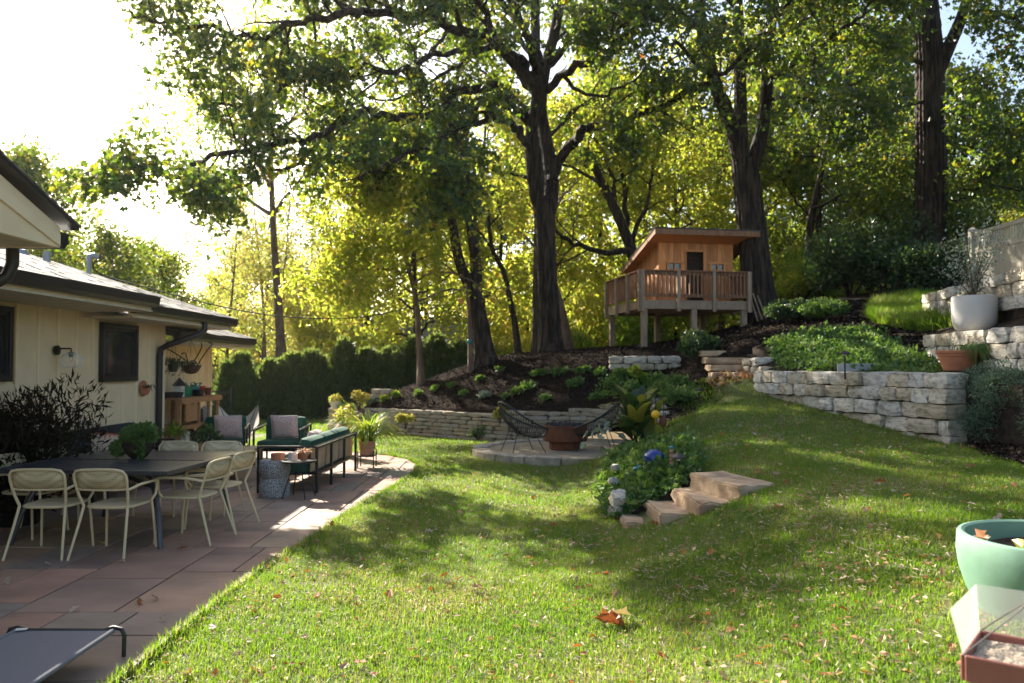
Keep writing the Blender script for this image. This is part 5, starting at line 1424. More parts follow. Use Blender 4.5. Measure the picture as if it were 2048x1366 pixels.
arch_blades('trailing_stems', 420, .42, .009, M['cover'], t, (.12, -.02, .26), .14, .9, seg=7, droop=1.25, fan=(-1.9, 1.3))
arch_blades('tall_shoots', 14, .34, .008, M['cover'], t, (-.06, 0, .26), .1, 1.5, seg=6, droop=.6)
tag(MB().box((5.35, 12.3, 1.68), (.62, .03, .12), rz=-.2).build('metal_edging', M['roofmetal']), 'pale galvanised edging strip on the block wall beside the ivy', 'edging')
# near planter and feeder
t = thing('green_planter', 'large sage green round planter cut by the right edge of the photo', 'planter', (2.76, 4.0, .455))
t.scale = (1.07, 1.07, 1.07)
MB().lathe([(.33, 0), (.37, .015), (.41, .1), (.44, .2), (.45, .28), (.445, .355), (.44, .365), (.425, .368), (.41, .36), (.405, .26)], (0, 0, 0), 56).build('body', M['potgreen'], t, smooth=True)
so_ = MB(); n = 26
V, F = [], []
for i in range(8):
    for j in range(n):
        rr_ = .41 * i / 7; V.append((rr_ * math.cos(2 * PI * j / n), rr_ * math.sin(2 * PI * j / n), .275 + R.uniform(-.02, .02)))
for i in range(7):
    for j in range(n): F.append((i * n + j, i * n + (j + 1) % n, (i + 1) * n + (j + 1) % n, (i + 1) * n + j))
so_.add(V, F).build('soil', M['soil'], t, smooth=True)
P = np.array([(-.1, -.02, .3), (-.06, .03, .33), (-.14, .04, .31), (.05, .1, .3), (.15, -.1, .3), (-.02, -.12, .3)] * 3) + NR.normal(0, .025, (18, 3))
leaves('seedling_leaves', P, .08, LEAF_FOLD, M['bright'], t, droop=-.4)
leaves('dead_leaves', np.array([(-.34, .05, .34), (-.3, .1, .33), (-.36, 0, .36)]), .1, LEAF_OAK, M['dryleaf'], t)
# bird feeder on a white stand
fd = thing('bird_feeder', 'brown tray bird feeder with clouded plastic side walls and grey cords before the green planter', 'bird feeder', (1.70, 2.67, .66), -.69)
w2 = .155
for s_ in (-1, 1):
    MB().box((s_ * w2, 0, .05), (.014, 2 * w2, .085)).build('tray_side', M['brownpl'], fd, bevel=.003)
    MB().box((0, s_ * w2, .05), (2 * w2 - .014, .014, .0845)).build('tray_side', M['brownpl'], fd, bevel=.003)
MB().box((0, 0, .02), (2 * w2 - .01, 2 * w2 - .01, .012)).build('tray_floor', M['brownpl'], fd)
so2 = MB(); V = [(x, y, .065 + R.uniform(-.008, .008)) for x in np.linspace(-.147, .147, 14) for y in np.linspace(-.147, .147, 14)]
F = [(i * 14 + j, (i + 1) * 14 + j, (i + 1) * 14 + j + 1, i * 14 + j + 1) for i in range(13) for j in range(13)]
so2.add(V, F).build('seed', mat('bird_seed', (.5, .42, .32), (.16, .12, .09), 120, 2, contrast=(.4, .6)), fd)
for q in ([(-w2, -w2 + .01, .088), (-w2, w2, .088), (-w2 - .012, w2 + .02, .25), (-w2 - .03, -w2 - .02, .238)], [(-w2, w2, .088), (w2, w2, .088), (w2 + .03, w2 + .03, .25), (-w2 - .012, w2 + .02, .25)]):
    o = MB().add(q, [(0, 1, 2, 3)]).build('plastic_wall', M['film'], fd); md = o.modifiers.new('thick', 'SOLIDIFY'); md.thickness = .002
for s_ in ((-1, -1), (1, -1), (1, 1), (-1, 1)):
    MB().tube([(s_[0] * w2, s_[1] * w2, .09), (s_[0] * .06 + .05, s_[1] * .06 + .05, .23), (.06, .09, .33)], .003, 5).build('cord', M['cord'], fd)
MB().tube([(.06, .09, .32), (.048, .09, .345), (.06, .09, .37), (.075, .09, .345), (.063, .09, .32)], .004, 5).build('loop', M['cord'], fd)
wp = thing('feeder_stand', 'white wooden stand under the bird feeder tray', 'stand', (1.70, 2.67, .25), -.69)
for sx in (-1, 1):
    for sy in (-1, 1): MB().box((sx * .115, sy * .115, .19), (.03, .03, .42)).build('leg', M['white'], wp)
MB().box((0, 0, .398), (.28, .28, .02)).build('shelf', M['white'], wp)
# ------------------------------------------------------------------ trees
def wander(p0, d, L, n, wob, up=0.0):
    pts = [Vector(p0)]; d = Vector(d).normalized()
    for i in range(n):
        d = (d + Vector((R.uniform(-wob, wob), R.uniform(-wob, wob), R.uniform(-wob, wob) + up))).normalized()
        pts.append(pts[-1] + d * (L / n))
    return pts

def spawn(limb, radii, n1, L1, n2, L2, start=.25, up=.03, out=None):
    """side branches and twigs of one limb: (branches, twig tips)"""
    br, tw = [], []
    k = len(limb)
    for i in range(n1):
        t = start + (1 - start) * (i + R.random()) / n1
        f = t * (k - 1); a = min(int(f), k - 2); p = limb[a].lerp(limb[a + 1], f - a)
        tg = (limb[a + 1] - limb[a]).normalized()
        rd = radii[a] + (radii[a + 1] - radii[a]) * (f - a)
        side = Vector((R.gauss(0, 1), R.gauss(0, 1), R.gauss(0, .7))); side = (side - tg * side.dot(tg)).normalized()
        d = (side * 1.0 + tg * R.uniform(.3, .9)).normalized()
        L = L1 * R.uniform(.55, 1.2) * (1.1 - .45 * t)
        q = wander(p, d, L, 4, .28, up)
        r0 = min(rd * .55, .02 + L * .022)
        rr = [r0, r0 * .8, r0 * .6, r0 * .42, r0 * .25]
        br.append((q, rr))
        for j in range(n2):
            tt = .3 + .7 * (j + R.random()) / n2
            g = tt * 4; b = min(int(g), 3); pp = q[b].lerp(q[b + 1], g - b)
            sd = Vector((R.gauss(0, 1), R.gauss(0, 1), R.gauss(0, .6))).normalized()
            q2 = wander(pp, sd + (q[b + 1] - q[b]).normalized() * .7, L2 * R.uniform(.6, 1.2), 2, .3, up)
            br.append((q2, [rr[b] * .5, rr[b] * .35, .004])); tw.append(q2)
        tw.append(q[3:])
    return br, tw

def leaf_cloud(tw, per, spread):
    A = []
    for q in tw:
        a, b = np.array(q[0]), np.array(q[-1])
        t = NR.random(per)[:, None]
        A.append(a + (b - a) * (.2 + .9 * t) + NR.normal(0, spread, (per, 3)))
    return np.concatenate(A)

def build_tree(name, label, trunk, limbs, bark, leaf, per, spread, size, tmpl, n1=9, L1=1.6, n2=5, L2=.7, start=.3, cat='tree', group=None, base=None, sides=12, leaf_filter='t', droop=.35, up=.03, tr_spawn=False, gaps=None):
    """trunk / limbs = lists of (points, r0, r1) in world coordinates"""
    base = Vector(base if base is not None else trunk[0][0][0])
    t = thing(name, label, cat, base, 0, group)
    br, tw = [], []
    for kind, arr in (('trunk', trunk), ('limb', limbs)):
        for pts, r0, r1 in arr:
            P = smooth_poly([Vector(p) - base for p in pts], 5, False)
            n = len(P)
            rr = [r0 + (r1 - r0) * (i / (n - 1)) ** .8 for i in range(n)]
            if kind == 'limb':
                wv = Vector((0, 0, 0))
                for i in range(1, n):
                    wv = wv * .75 + Vector((R.gauss(0, 1), R.gauss(0, 1), R.gauss(0, 1))) * min(.07, path_len(P) * .012)
                    P[i] = P[i] + wv
            if kind == 'trunk':
                L0 = 0
                for i in range(n):
                    hgt = P[i].z
                    if abs(pts[0][2] - (base.z)) < .6: rr[i] *= 1 + .5 * math.exp(-max(hgt, 0) / .3)
                P[0] = P[0] - Vector((0, 0, .25)) if abs(pts[0][2] - base.z) < .6 else P[0]
            big = kind == 'trunk' and r0 > .13
            MB().tube(smooth_poly(P, 3, False) if big else P, [x for i in range(n - 1) for x in (rr[i], rr[i] * .667 + rr[i + 1] * .333, rr[i] * .333 + rr[i + 1] * .667)] + [rr[-1]] if big else rr, (44 if r0 > .3 else 32) if big else sides if kind == 'trunk' else 9, wob=.02 if big else .06, ridge=.045 if big else 0).build(kind, M[bark], t, smooth=not big)
            if kind == 'limb' or tr_spawn:
                k = max(3, int(n1 * path_len(P) / 5.0))
                b, w_ = spawn(P, rr, k, L1, n2, L2, start if kind == 'limb' else .45, up)
                br += b; tw += w_ + [P[-2:]] * 2
    b = MB()
    for q, rr in br: b.tube(q, rr, 4 if len(q) > 3 else 3, cap=False)
    if br: tag(b.build('twigs', M[bark], t, smooth=True), kind='stuff').name = 'twig_work'
    P = leaf_cloud(tw, per, spread)
    if gaps:
        kp = np.array([noise.noise(Vector(q) * .85) for q in P]) + NR.normal(0, .06, len(P))
        lim = np.interp((P[:, 0] + base.x), [-7, -2.5, 0, 4], gaps)
        lim = lim + .24 * (P[:, 1] + base.y > 21.5) * (P[:, 0] + base.x < .5)
        P = P[kp > lim]
    if leaf_filter == 't': P = P[off_trunks(P + np.array(base))]
    cl = np.repeat(NR.random(len(P) // 12 + 1), 12)[:len(P)]
    leaves('crown', P, size, tmpl, M[leaf], t, droop=droop, clump=cl)
    return t

def px(*a): return [at(*q) for q in a]
def off_trunks(Pw):
    """gaps in the crowns through which the trunks show"""
    dz = Pw[:, 2] - 1.7; f = Pw[:, 1] * math.cos(PITCH) + dz * math.sin(PITCH); u = -Pw[:, 1] * math.sin(PITCH) + dz * math.cos(PITCH)
    X = 1024 + 1593 * Pw[:, 0] / f; Y = 683 - 1593 * u / f
    keep = np.ones(len(Pw), bool)
    for x0, y0, x1, y1 in ((880, 430, 1000, 760), (1050, 300, 1130, 720), (995, 480, 1050, 720), (815, 500, 862, 760), (1455, 260, 1550, 660), (1825, 60, 1890, 560), (1235, 420, 1520, 700), (1110, 330, 1200, 560)):
        keep &= ~((X > x0) & (X < x1) & (Y > y0) & (Y < y1) & (NR.random(len(Pw)) < .94))
    keep &= ~((X < 195) & (Y < 330) & (Pw[:, 1] < 20))
    return keep
# the big oak in the middle
OB = at(1102, 712, 22)
oak_trunk = [(px((1102, 712, 22), (1098, 620, 22), (1092, 520, 22), (1090, 400, 22)), .30, .26),
             (px((1085, 425, 22), (1072, 390, 22), (1064, 330, 21.9), (1062, 270, 21.7), (1072, 210, 21.5), (1080, 150, 21.3)), .2, .15),
             (px((1097, 425, 22), (1103, 380, 22.1), (1100, 330, 22.1), (1090, 270, 22.1), (1082, 215, 22), (1090, 140, 22), (1110, 60, 22), (1130, -60, 22)), .22, .13)]
oak_limbs = [
    (px((1104, 360, 22), (1125, 310, 21.9), (1170, 268, 21.6), (1230, 245, 21.2), (1300, 232, 20.8), (1370, 200, 20.5), (1440, 150, 20), (1520, 90, 19.5)), .17, .05),
    (px((1076, 170, 21.4), (1040, 120, 21), (985, 90, 20.4), (930, 60, 19.8), (870, 28, 19), (780, 22, 18), (690, 32, 17.2), (600, 36, 17.2), (520, 66, 17.2), (430, 60, 17.2), (340, 45, 17.3), (275, 50, 17.4)), .17, .03),
    (px((1066, 255, 21.7), (1030, 212, 21.2), (980, 190, 20.6), (920, 186, 20), (880, 205, 19.4), (820, 235, 18.6), (740, 245, 17.6), (650, 265, 16.5), (560, 285, 15.8), (460, 300, 15.2), (360, 312, 14.8), (270, 318, 14.6), (215, 322, 14.5)), .15, .025),
    (px((1064, 300, 21.8), (1040, 260, 21.2), (1000, 238, 20.4), (950, 228, 19.6), (900, 250, 18.6), (850, 300, 17.6), (800, 330, 16.8), (720, 350, 16)), .12, .03),
    (px((1074, 190, 21.4), (1030, 130, 20.8), (980, 60, 20), (930, -20, 19), (860, -110, 18)), .15, .04),
    (px((1080, 150, 21.3), (1050, 60, 20.6), (1000, -40, 20), (930, -150, 19.4)), .14, .05),
    (px((1086, 180, 22), (1130, 155, 21.4), (1200, 130, 20.6), (1270, 70, 20), (1330, 0, 19.4), (1380, -80, 19)), .13, .04),
    (px((1094, 130, 22), (1160, 60, 21.5), (1230, -20, 21), (1300, -110, 20.4)), .13, .05),
    (px((985, 90, 20.4), (900, 110, 19.2), (800, 140, 18), (700, 150, 17), (600, 170, 17), (500, 190, 17), (400, 210, 17)), .09, .025),
    (px((870, 28, 19), (780, -20, 18), (660, -60, 18), (540, -60, 18), (430, -30, 18)), .09, .03),
    (px((900, 250, 18.6), (930, 300, 17.4), (940, 350, 16.6), (925, 400, 16.0)), .05, .02),
    (px((1058, 355, 22), (1020, 345, 21.6), (985, 338, 21), (955, 340, 20.4)), .06, .02),
    (px((1072, 200, 21.5), (1020, 120, 22), (940, 70, 22.6), (860, 60, 23), (780, 80, 23.4), (700, 70, 23.6)), .1, .03),
    (px((1080, 130, 21.3), (1010, 20, 21.6), (920, -60, 21.8), (820, -90, 22), (720, -80, 22), (620, -100, 22)), .12, .03),
    (px((985, 90, 20.4), (940, 130, 20), (880, 150, 19.6), (800, 190, 19.2), (720, 190, 19)), .07, .02),
    (px((930, 60, 19.8), (880, -20, 20), (800, -40, 20.2), (720, -20, 20.4), (640, -40, 20.4)), .08, .025),
    (px((1130, 155, 21.4), (1180, 190, 20.6), (1230, 180, 19.8), (1280, 150, 19)), .06, .02),
    (px((1110, 60, 22), (1130, 20, 21), (1180, 10, 20), (1250, 30, 19.2)), .07, .02),
    (px((980, 190, 20.6), (930, 250, 19.6), (880, 300, 18.6), (820, 300, 17.8)), .06, .02),
    (px((650, 265, 16.9), (600, 320, 16.4), (540, 350, 16.3), (470, 365, 16.2), (400, 380, 16.2)), .05, .02),
]
oak = build_tree('oak_tree', 'large spreading oak with forked trunk in the middle of the mulch bank', oak_trunk, oak_limbs, 'oakbark', 'oakleaf', 30, .15, .155, LEAF_OAK, n1=13, L1=1.5, n2=5, L2=.65, base=OB, sides=16, droop=.7, gaps=(-.05, -.05, -.1, -.18))
# forked tree left of the oak, leaning
B2 = at(970, 728, 21)
build_tree('forked_tree', 'leaning grey tree with a low fork, left of the big oak', 
           [(px((972, 730, 21), (965, 680, 21), (955, 620, 21), (942, 565, 21)), .25, .2), (px((943, 580, 21), (921, 530, 20.9), (908, 470, 20.8), (901, 415, 20.6), (896, 340, 20.4)), .15, .1), (px((952, 585, 21), (952, 535, 21.1), (944, 465, 21.2), (933, 410, 21.3), (905, 340, 21.4), (890, 250, 21.5)), .17, .1)],
           [(px((902, 400, 20.6), (850, 382, 20), (790, 358, 19.4), (740, 348, 19), (700, 322, 18.6), (660, 300, 18.2)), .09, .03), (px((896, 340, 20.4), (880, 260, 20), (850, 170, 19.6), (820, 80, 19.2)), .09, .03), (px((890, 250, 21.5), (920, 150, 22), (960, 50, 22.5)), .09, .03),
            (px((896, 340, 20.4), (850, 290, 21), (790, 250, 21.6)), .06, .02)],
           'oakbark', 'mapledk', 16, .2, .13, LEAF_FOLD, n1=9, L1=1.5, n2=5, L2=.6, base=B2, sides=12)
# slim maple with the glowing yellow green crown
B3 = at(842, 768, 21.2)
mp_l = []
for i in range(16):
    y0 = 700 - i * 18
    a = -1 if i % 2 else 1
    dx = a * R.uniform(60, 150) * (1 - i * .02); dz = R.uniform(-4.0, 2.0)
    x0 = 842 - (768 - y0) * .13
    if i < 2: continue
    mp_l.append((px((x0, y0 - 60, 21.2), (x0 + dx * .5, y0 - 85, 21.2 + dz * .5), (x0 + dx, y0 - 80, 21.2 + dz), (x0 + dx * 1.35, y0 - 50, 21.2 + dz * 1.2)), .035, .012))
build_tree('maple_tree', 'slim maple with glowing yellow green crown behind the mulch bank, left of the forked tree',
           [(px((842, 770, 21.2), (838, 690, 21.2), (832, 600, 21.2), (815, 530, 21.2), (800, 470, 21.2), (770, 400, 21.2)), .09, .045)], mp_l, 'palebark', 'maple', 34, .2, .125, LEAF_FOLD, n1=12, L1=1.0, n2=5, L2=.5, base=B3, sides=9, up=-.04, start=.15)
# tall fine leaved tree far behind the hedge
fl = []
for (x1, y1, dy) in ((360, 330, 1), (400, 230, -2), (350, 180, 2), (430, 130, 0), (480, 60, 2), (560, 40, -2), (640, 80, 1), (690, 160, -1), (700, 240, 2), (660, 310, 0), (600, 200, -3), (470, 260, -3), (520, 130, 3), (610, 130, 2)):
    y0 = min(430, y1 + 120)
    fl.append((px((545 - (430 - y0) * .04, y0, 30), (545 + (x1 - 545) * .5, (y0 + y1) / 2 - 12, 30 + dy * .5), (x1, y1, 30 + dy)), .09, .02))
build_tree('fine_leaved_tree', 'tall pale trunked tree with fine yellow green leaves rising behind the left hedge', [(px((563, 715, 30), (556, 600, 30), (549, 500, 30), (545, 420, 30), (540, 300, 30), (530, 170, 30)), .17, .07)], fl, 'palebark', 'maple', 15, .26, .15, LEAF_DIAMOND, n1=9, L1=1.9, n2=5, L2=.8, base=at(563, 715, 30), sides=10, leaf_filter=None)
# thin trunks between
B4 = at(1037, 718, 24)
build_tree('slim_tree', 'slim curved tree between the forked tree and the big oak', [(px((1037, 720, 24), (1030, 650, 24), (1018, 590, 24), (1006, 540, 24), (985, 500, 24), (975, 420, 24)), .11, .06)],
           [(px((1008, 545, 24), (992, 520, 23.6), (975, 512, 23)), .06, .03), (px((1000, 520, 24), (1004, 450, 24), (990, 380, 24)), .06, .03), (px((985, 500, 24), (940, 440, 23), (900, 420, 22)), .04, .02), (px((980, 450, 24), (1020, 400, 25), (1050, 380, 26)), .04, .02)], 'oakbark', 'maple', 26, .22, .13, LEAF_FOLD, n1=10, L1=1.5, n2=5, L2=.6, base=B4, sides=9)
B5 = at(1082, 705, 26)
build_tree('oak_tree', 'dark straight oak trunk standing directly behind the big oak', [(px((1080, 708, 26), (1078, 600, 26), (1080, 450, 26), (1076, 300, 26), (1072, 120, 26), (1070, -40, 26)), .24, .14)],
           [(px((1076, 300, 26), (1140, 230, 27), (1220, 180, 28)), .1, .03), (px((1076, 250, 26), (1000, 170, 27), (930, 130, 28)), .1, .03), (px((1072, 150, 26), (1130, 60, 27), (1200, 0, 28)), .1, .03), (px((1072, 120, 26), (1000, 40, 27), (920, -20, 28)), .1, .03)], 'oakbark', 'mapledk', 24, .25, .16, LEAF_FOLD, n1=10, L1=2.0, n2=5, L2=.8, base=B5)
B6 = at(1134, 700, 25)
build_tree('leaning_tree', 'pale leaning trunk just right of the big oak base', [(px((1136, 700, 25), (1130, 650, 25), (1118, 600, 25), (1100, 540, 25), (1085, 470, 25)), .15, .08)], [(px((1100, 540, 25), (1060, 480, 26), (1020, 450, 27)), .06, .02), (px((1085, 470, 25), (1120, 400, 26), (1160, 360, 27)), .06, .02)], 'palebark', 'maple', 24, .22, .13, LEAF_FOLD, n1=9, L1=1.4, n2=5, L2=.6, base=B6, sides=9)
# tree with slanting limbs left of the playhouse
B7 = at(1262, 650, 29)
build_tree('spreading_tree', 'tree with slanting bare limbs behind the left corner of the playhouse', [(px((1300, 690, 28), (1285, 600, 28), (1262, 500, 28), (1235, 430, 28), (1205, 370, 28), (1180, 310, 28)), .26, .12)],
           [(px((1262, 500, 28), (1200, 505, 27), (1150, 490, 26), (1115, 472, 25.5), (1080, 450, 25)), .12, .04), (px((1235, 430, 28), (1225, 370, 28), (1195, 300, 28), (1150, 240, 28)), .1, .03), (px((1250, 470, 28), (1250, 400, 28.4), (1230, 300, 29), (1230, 200, 29)), .12, .04), (px((1262, 500, 28), (1290, 420, 28), (1310, 330, 28), (1330, 260, 28)), .1, .03), (px((1205, 370, 28), (1130, 330, 28), (1080, 320, 28)), .07, .03)],
           'oakbark', 'maple', 30, .28, .15, LEAF_FOLD, n1=11, L1=2.1, n2=6, L2=.8)
# triple stem tree right behind the playhouse
build_tree('oak_tree', 'massive dark triple stemmed tree growing right behind the playhouse', [(px((1528, 645, 21.3), (1515, 560, 21.3), (1503, 450, 21.3), (1495, 380, 21.3), (1488, 320, 21.3)), .41, .34),
            (px((1484, 340, 21.3), (1472, 280, 21.2), (1452, 220, 21.1), (1428, 160, 21), (1405, 60, 20.8), (1390, -60, 20.6)), .22, .14), (px((1485, 340, 21.3), (1482, 260, 21.4), (1480, 150, 21.6), (1476, 20, 21.8), (1470, -100, 22)), .19, .13), (px((1505, 330, 21.3), (1522, 270, 21.4), (1532, 200, 21.5), (1538, 100, 21.6), (1552, -40, 21.8)), .2, .13)],
           [(px((1430, 165, 21), (1400, 120, 20), (1360, 90, 19), (1310, 80, 18.2)), .09, .03), (px((1535, 160, 21.5), (1590, 130, 20.6), (1650, 95, 19.8), (1710, 40, 19), (1760, -20, 18.4)), .12, .03), (px((1480, 150, 21.6), (1520, 80, 20.4), (1560, 20, 19.4), (1600, -60, 18.6)), .1, .03), (px((1538, 100, 21.6), (1600, 40, 22), (1680, -10, 22.4)), .1, .03),
            (px((1405, 60, 20.8), (1350, 20, 20), (1290, -20, 19.4)), .09, .03), (px((1476, 20, 21.8), (1430, -30, 20.6), (1380, -70, 19.6)), .09, .03), (px((1532, 200, 21.5), (1580, 190, 20.5), (1640, 200, 19.6), (1700, 190, 19)), .06, .02)],
           'oakbark', 'oakleaf', 26, .2, .15, LEAF_OAK, n1=13, L1=1.8, n2=5, L2=.7, sides=18)
# big right trunk
build_tree('oak_tree', 'thick dark oak trunk at the right rising above the black shrubs', [(px((1852, 575, 21), (1858, 460, 21), (1862, 350, 21), (1860, 230, 21), (1858, 110, 21), (1848, 0, 21), (1840, -90, 21)), .44, .30), (px((1868, 160, 21), (1895, 100, 20.8), (1925, 30, 20.6), (1950, -60, 20.4)), .2, .12)],
           [(px((1850, 60, 21), (1800, 20, 20.4), (1740, -10, 19.6), (1680, -20, 19)), .1, .03), (px((1925, 30, 20.6), (1980, 20, 19.6), (2040, 30, 18.6)), .09, .03), (px((1872, 200, 21), (1920, 170, 20.6), (1960, 160, 20), (1990, 200, 19.5)), .04, .015), (px((1872, 230, 21), (1930, 225, 20.2), (1990, 250, 19.4), (2050, 255, 18.8)), .06, .02), (px((1850, 130, 21), (1800, 100, 20.2), (1740, 90, 19.4)), .07, .02),
            (px((1850, 200, 21), (1790, 220, 20), (1720, 260, 19)), .05, .02), (px((1950, -60, 20.4), (2000, -40, 19.4), (2070, 0, 18.4)), .07, .03), (px((1872, 360, 21), (1930, 380, 20.4), (1990, 370, 19.8), (2050, 380, 19.4)), .05, .02)],
           'oakbark', 'oakleaf', 26, .2, .16, LEAF_OAK, n1=12, L1=1.3, n2=5, L2=.6, sides=18)
# mid tier tree with the dark layered foliage between the two trunks
build_tree('shade_tree', 'dark leafy understory tree between the playhouse tree and the right oak', [(px((1612, 610, 24), (1618, 520, 24), (1622, 440, 24), (1640, 360, 24), (1660, 270, 24), (1690, 180, 24), (1700, 80, 24)), .13, .08)],
           [(px((1640, 360, 24), (1700, 330, 23), (1770, 310, 22), (1840, 320, 21.4)), .06, .02), (px((1650, 320, 24), (1590, 300, 23), (1530, 290, 22.4)), .05, .02), (px((1660, 270, 24), (1730, 250, 23), (1800, 260, 22.4)), .06, .02), (px((1622, 420, 24), (1690, 390, 23), (1760, 385, 22)), .05, .02), (px((1690, 180, 24), (1740, 150, 24), (1790, 110, 24)), .06, .02), (px((1640, 360, 24), (1690, 420, 23), (1750, 430, 22), (1810, 420, 21.4)), .05, .02), (px((1800, 330, 22), (1870, 390, 21), (1930, 400, 20.4)), .04, .02)],
           'oakbark', 'mapledk', 38, .24, .13, LEAF_FOLD, n1=12, L1=1.5, n2=6, L2=.7, up=0)
# woodland behind: a few kinds, copied
def proto(name, label, H, crown0, rad, nl, leaf, bark, per, size, r0=.16, spread=.3, lean=.04, n2=5, tmpl=LEAF_DIAMOND):
    tr = wander((0, 0, 0), (0, 0, 1), H * .92, 9, lean, .02)
    limbs = []
    for i in range(nl):
        t = crown0 + (1 - crown0) * (i + R.random()) / nl
        f = t * 8.9; a = min(int(f), 8); p = tr[a].lerp(tr[a + 1], f - a)
        an = i * 2.4 + R.uniform(-.4, .4)
        u = (t - crown0) / (1 - crown0)
        L = rad * (math.sin(PI * min(1, (u * .82 + .2))) ** .8) * R.uniform(.75, 1.15)
        d = Vector((math.cos(an), math.sin(an), .25 + .7 * u))
        limbs.append((wander(p, d, L, 5, .14, .02), r0 * .4 * (1.1 - u * .7), .015))
    return build_tree(name, label, [(tr, r0, .03)], limbs, bark, leaf, per, spread, size, tmpl, n1=9, L1=1.3, n2=n2, L2=.7, base=(0, 0, 0), sides=8, up=.0, leaf_filter=None)
GR = 'woodland trees behind the garden'
protos = [proto('woodland_tree', '', 13, .12, 4.2, 20, 'maple', 'oakbark', 13, .24),
          proto('woodland_tree', '', 16, .25, 4.8, 20, 'maple', 'oakbark', 12, .25, .2),
          proto('woodland_tree', '', 10, .10, 3.6, 18, 'goldleaf', 'palebark', 18, .22),
          proto('woodland_tree', '', 12, .10, 4.4, 20, 'mapledk', 'oakbark', 18, .24),
          proto('woodland_tree', '', 14, .25, 3.4, 14, 'goldleaf', 'palebark', 7, .2, .12)]
LB = ['broad yellow green woodland tree', 'tall yellow green woodland tree', 'golden autumn tree', 'dark green leafy tree', 'sparse thin trunked autumn tree']
wood = [  # proto, x, y, scale, turn
    (3, -24, 31, .72, 0), (3, -18.2, 28, .86, 2), (3, -13.4, 27.5, .64, 5), (2, -19.5, 34, .80, 1), (3, -15.0, 33, .60, 4), (4, -13.0, 36, .75, 3), (4, -21.5, 36, .9, 2), (4, -12.6, 41, .85, 5), (0, -14.5, 46, .8, 1), (2, -10.5, 44, .8, 2), (2, -9.2, 37, .6, 3), (4, -11.2, 39, .8, 1),
    (0, -6.6, 36, .8, 2), (0, -3.6, 31, .9, 4), (1, -1.2, 34, .95, 1), (0, 1.5, 33, .9, 3), (1, 4.2, 37, 1.0, 5), (0, 6.4, 31, .85, 2), (1, 9.2, 35, 1.0, 1), (3, 11.6, 30, .95, 0), (3, 14.4, 33, 1.05, 3), (3, 16.6, 30, .7, 2), (3, 20.5, 34, .75, 5),
    (1, -5.0, 46, 1.0, 2), (0, 1.0, 48, 1.1, 3), (1, 8, 47, 1.1, 1), (3, 15, 46, 1.05, 4), (2, 24, 40, .8, 2), (2, -18, 52, .9, 2), (2, -24, 48, .9, 4), (2, -30, 40, .7, 3)]
MARKS = [(-9e9, 'past the left edge of the photo'), (0, 'above the near gable'), (130, 'above the roof vent pipe'), (290, 'above the far end of the roof'), (470, 'above the left end of the hedge'), (600, 'above the middle of the hedge'), (740, 'behind the slim maple'), (870, 'behind the forked tree'), (990, 'between the forked tree and the big oak'),
         (1080, 'just right of the big oak'), (1170, 'left of the playhouse'), (1290, 'behind the playhouse'), (1480, 'behind the triple stemmed tree'), (1570, 'right of the triple stemmed tree'), (1690, 'left of the right oak'), (1830, 'behind the right oak'), (1910, 'above the beige fence'), (2060, 'past the right edge of the photo')]
def where(x, y): return [t for q, t in MARKS if 1024 + 1593 * x / y >= q][-1]
USED = {}
def unique(base, x, y):
    k = base + ' ' + where(x, y); USED[k] = USED.get(k, 0) + 1
    return k + ['', ', farther back', ', third in depth', ', deepest in the wood', ', low in a gap'][min(USED[k] - 1, 4)]
first = [True] * 5
hz = lambda x, y: float(far_z([x], [y])[0])
for k, x, y, s_, a in wood:
    o = protos[k] if first[k] else copy_tree(protos[k])
    first[k] = False
    o.location = (x, y, hz(x, y) - .05); o.rotation_euler = (0, 0, a * 1.05); o.scale = (s_, s_, s_ * R.uniform(.95, 1.08))
    tag(o, unique(LB[k], x, y), 'tree', GR)
# low understory in the gaps under the crowns
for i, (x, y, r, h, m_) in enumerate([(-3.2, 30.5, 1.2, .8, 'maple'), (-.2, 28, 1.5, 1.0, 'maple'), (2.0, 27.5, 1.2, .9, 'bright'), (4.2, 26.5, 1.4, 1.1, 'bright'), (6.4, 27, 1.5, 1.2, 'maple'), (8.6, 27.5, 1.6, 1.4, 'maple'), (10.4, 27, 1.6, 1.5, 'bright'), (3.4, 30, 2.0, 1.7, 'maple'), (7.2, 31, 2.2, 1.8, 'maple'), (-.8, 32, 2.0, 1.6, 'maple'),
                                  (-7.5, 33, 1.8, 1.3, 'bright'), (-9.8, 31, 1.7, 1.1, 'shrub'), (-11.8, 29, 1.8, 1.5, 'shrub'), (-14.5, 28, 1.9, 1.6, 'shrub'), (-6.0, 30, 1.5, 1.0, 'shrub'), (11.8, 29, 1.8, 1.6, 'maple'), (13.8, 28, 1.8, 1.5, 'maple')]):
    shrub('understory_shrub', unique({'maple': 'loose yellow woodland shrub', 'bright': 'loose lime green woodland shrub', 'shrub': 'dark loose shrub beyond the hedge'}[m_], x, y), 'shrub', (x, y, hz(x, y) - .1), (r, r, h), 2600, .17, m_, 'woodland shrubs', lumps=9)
# far wood that reads as one mass
P = []
for i in range(150):
    x = -60 + i * .85 + R.uniform(-1, 1); y = 62 + R.uniform(-5, 8); z0 = hz(x, y); h = (5 if x < -4 else 9) * R.uniform(.7, 1.1)
    for j in range(5): P.append(blob_pts(170, (x, y, z0 + h * (j + .5) / 5), (2.6, 2.6, h / 7), .4))
P = np.concatenate(P)
tag(leaves('distant_wood', P, .62, LEAF_DIAMOND, M['maple'], None, droop=.1, clump=np.repeat(NR.random(len(P) // 170), 170)), kind='stuff')

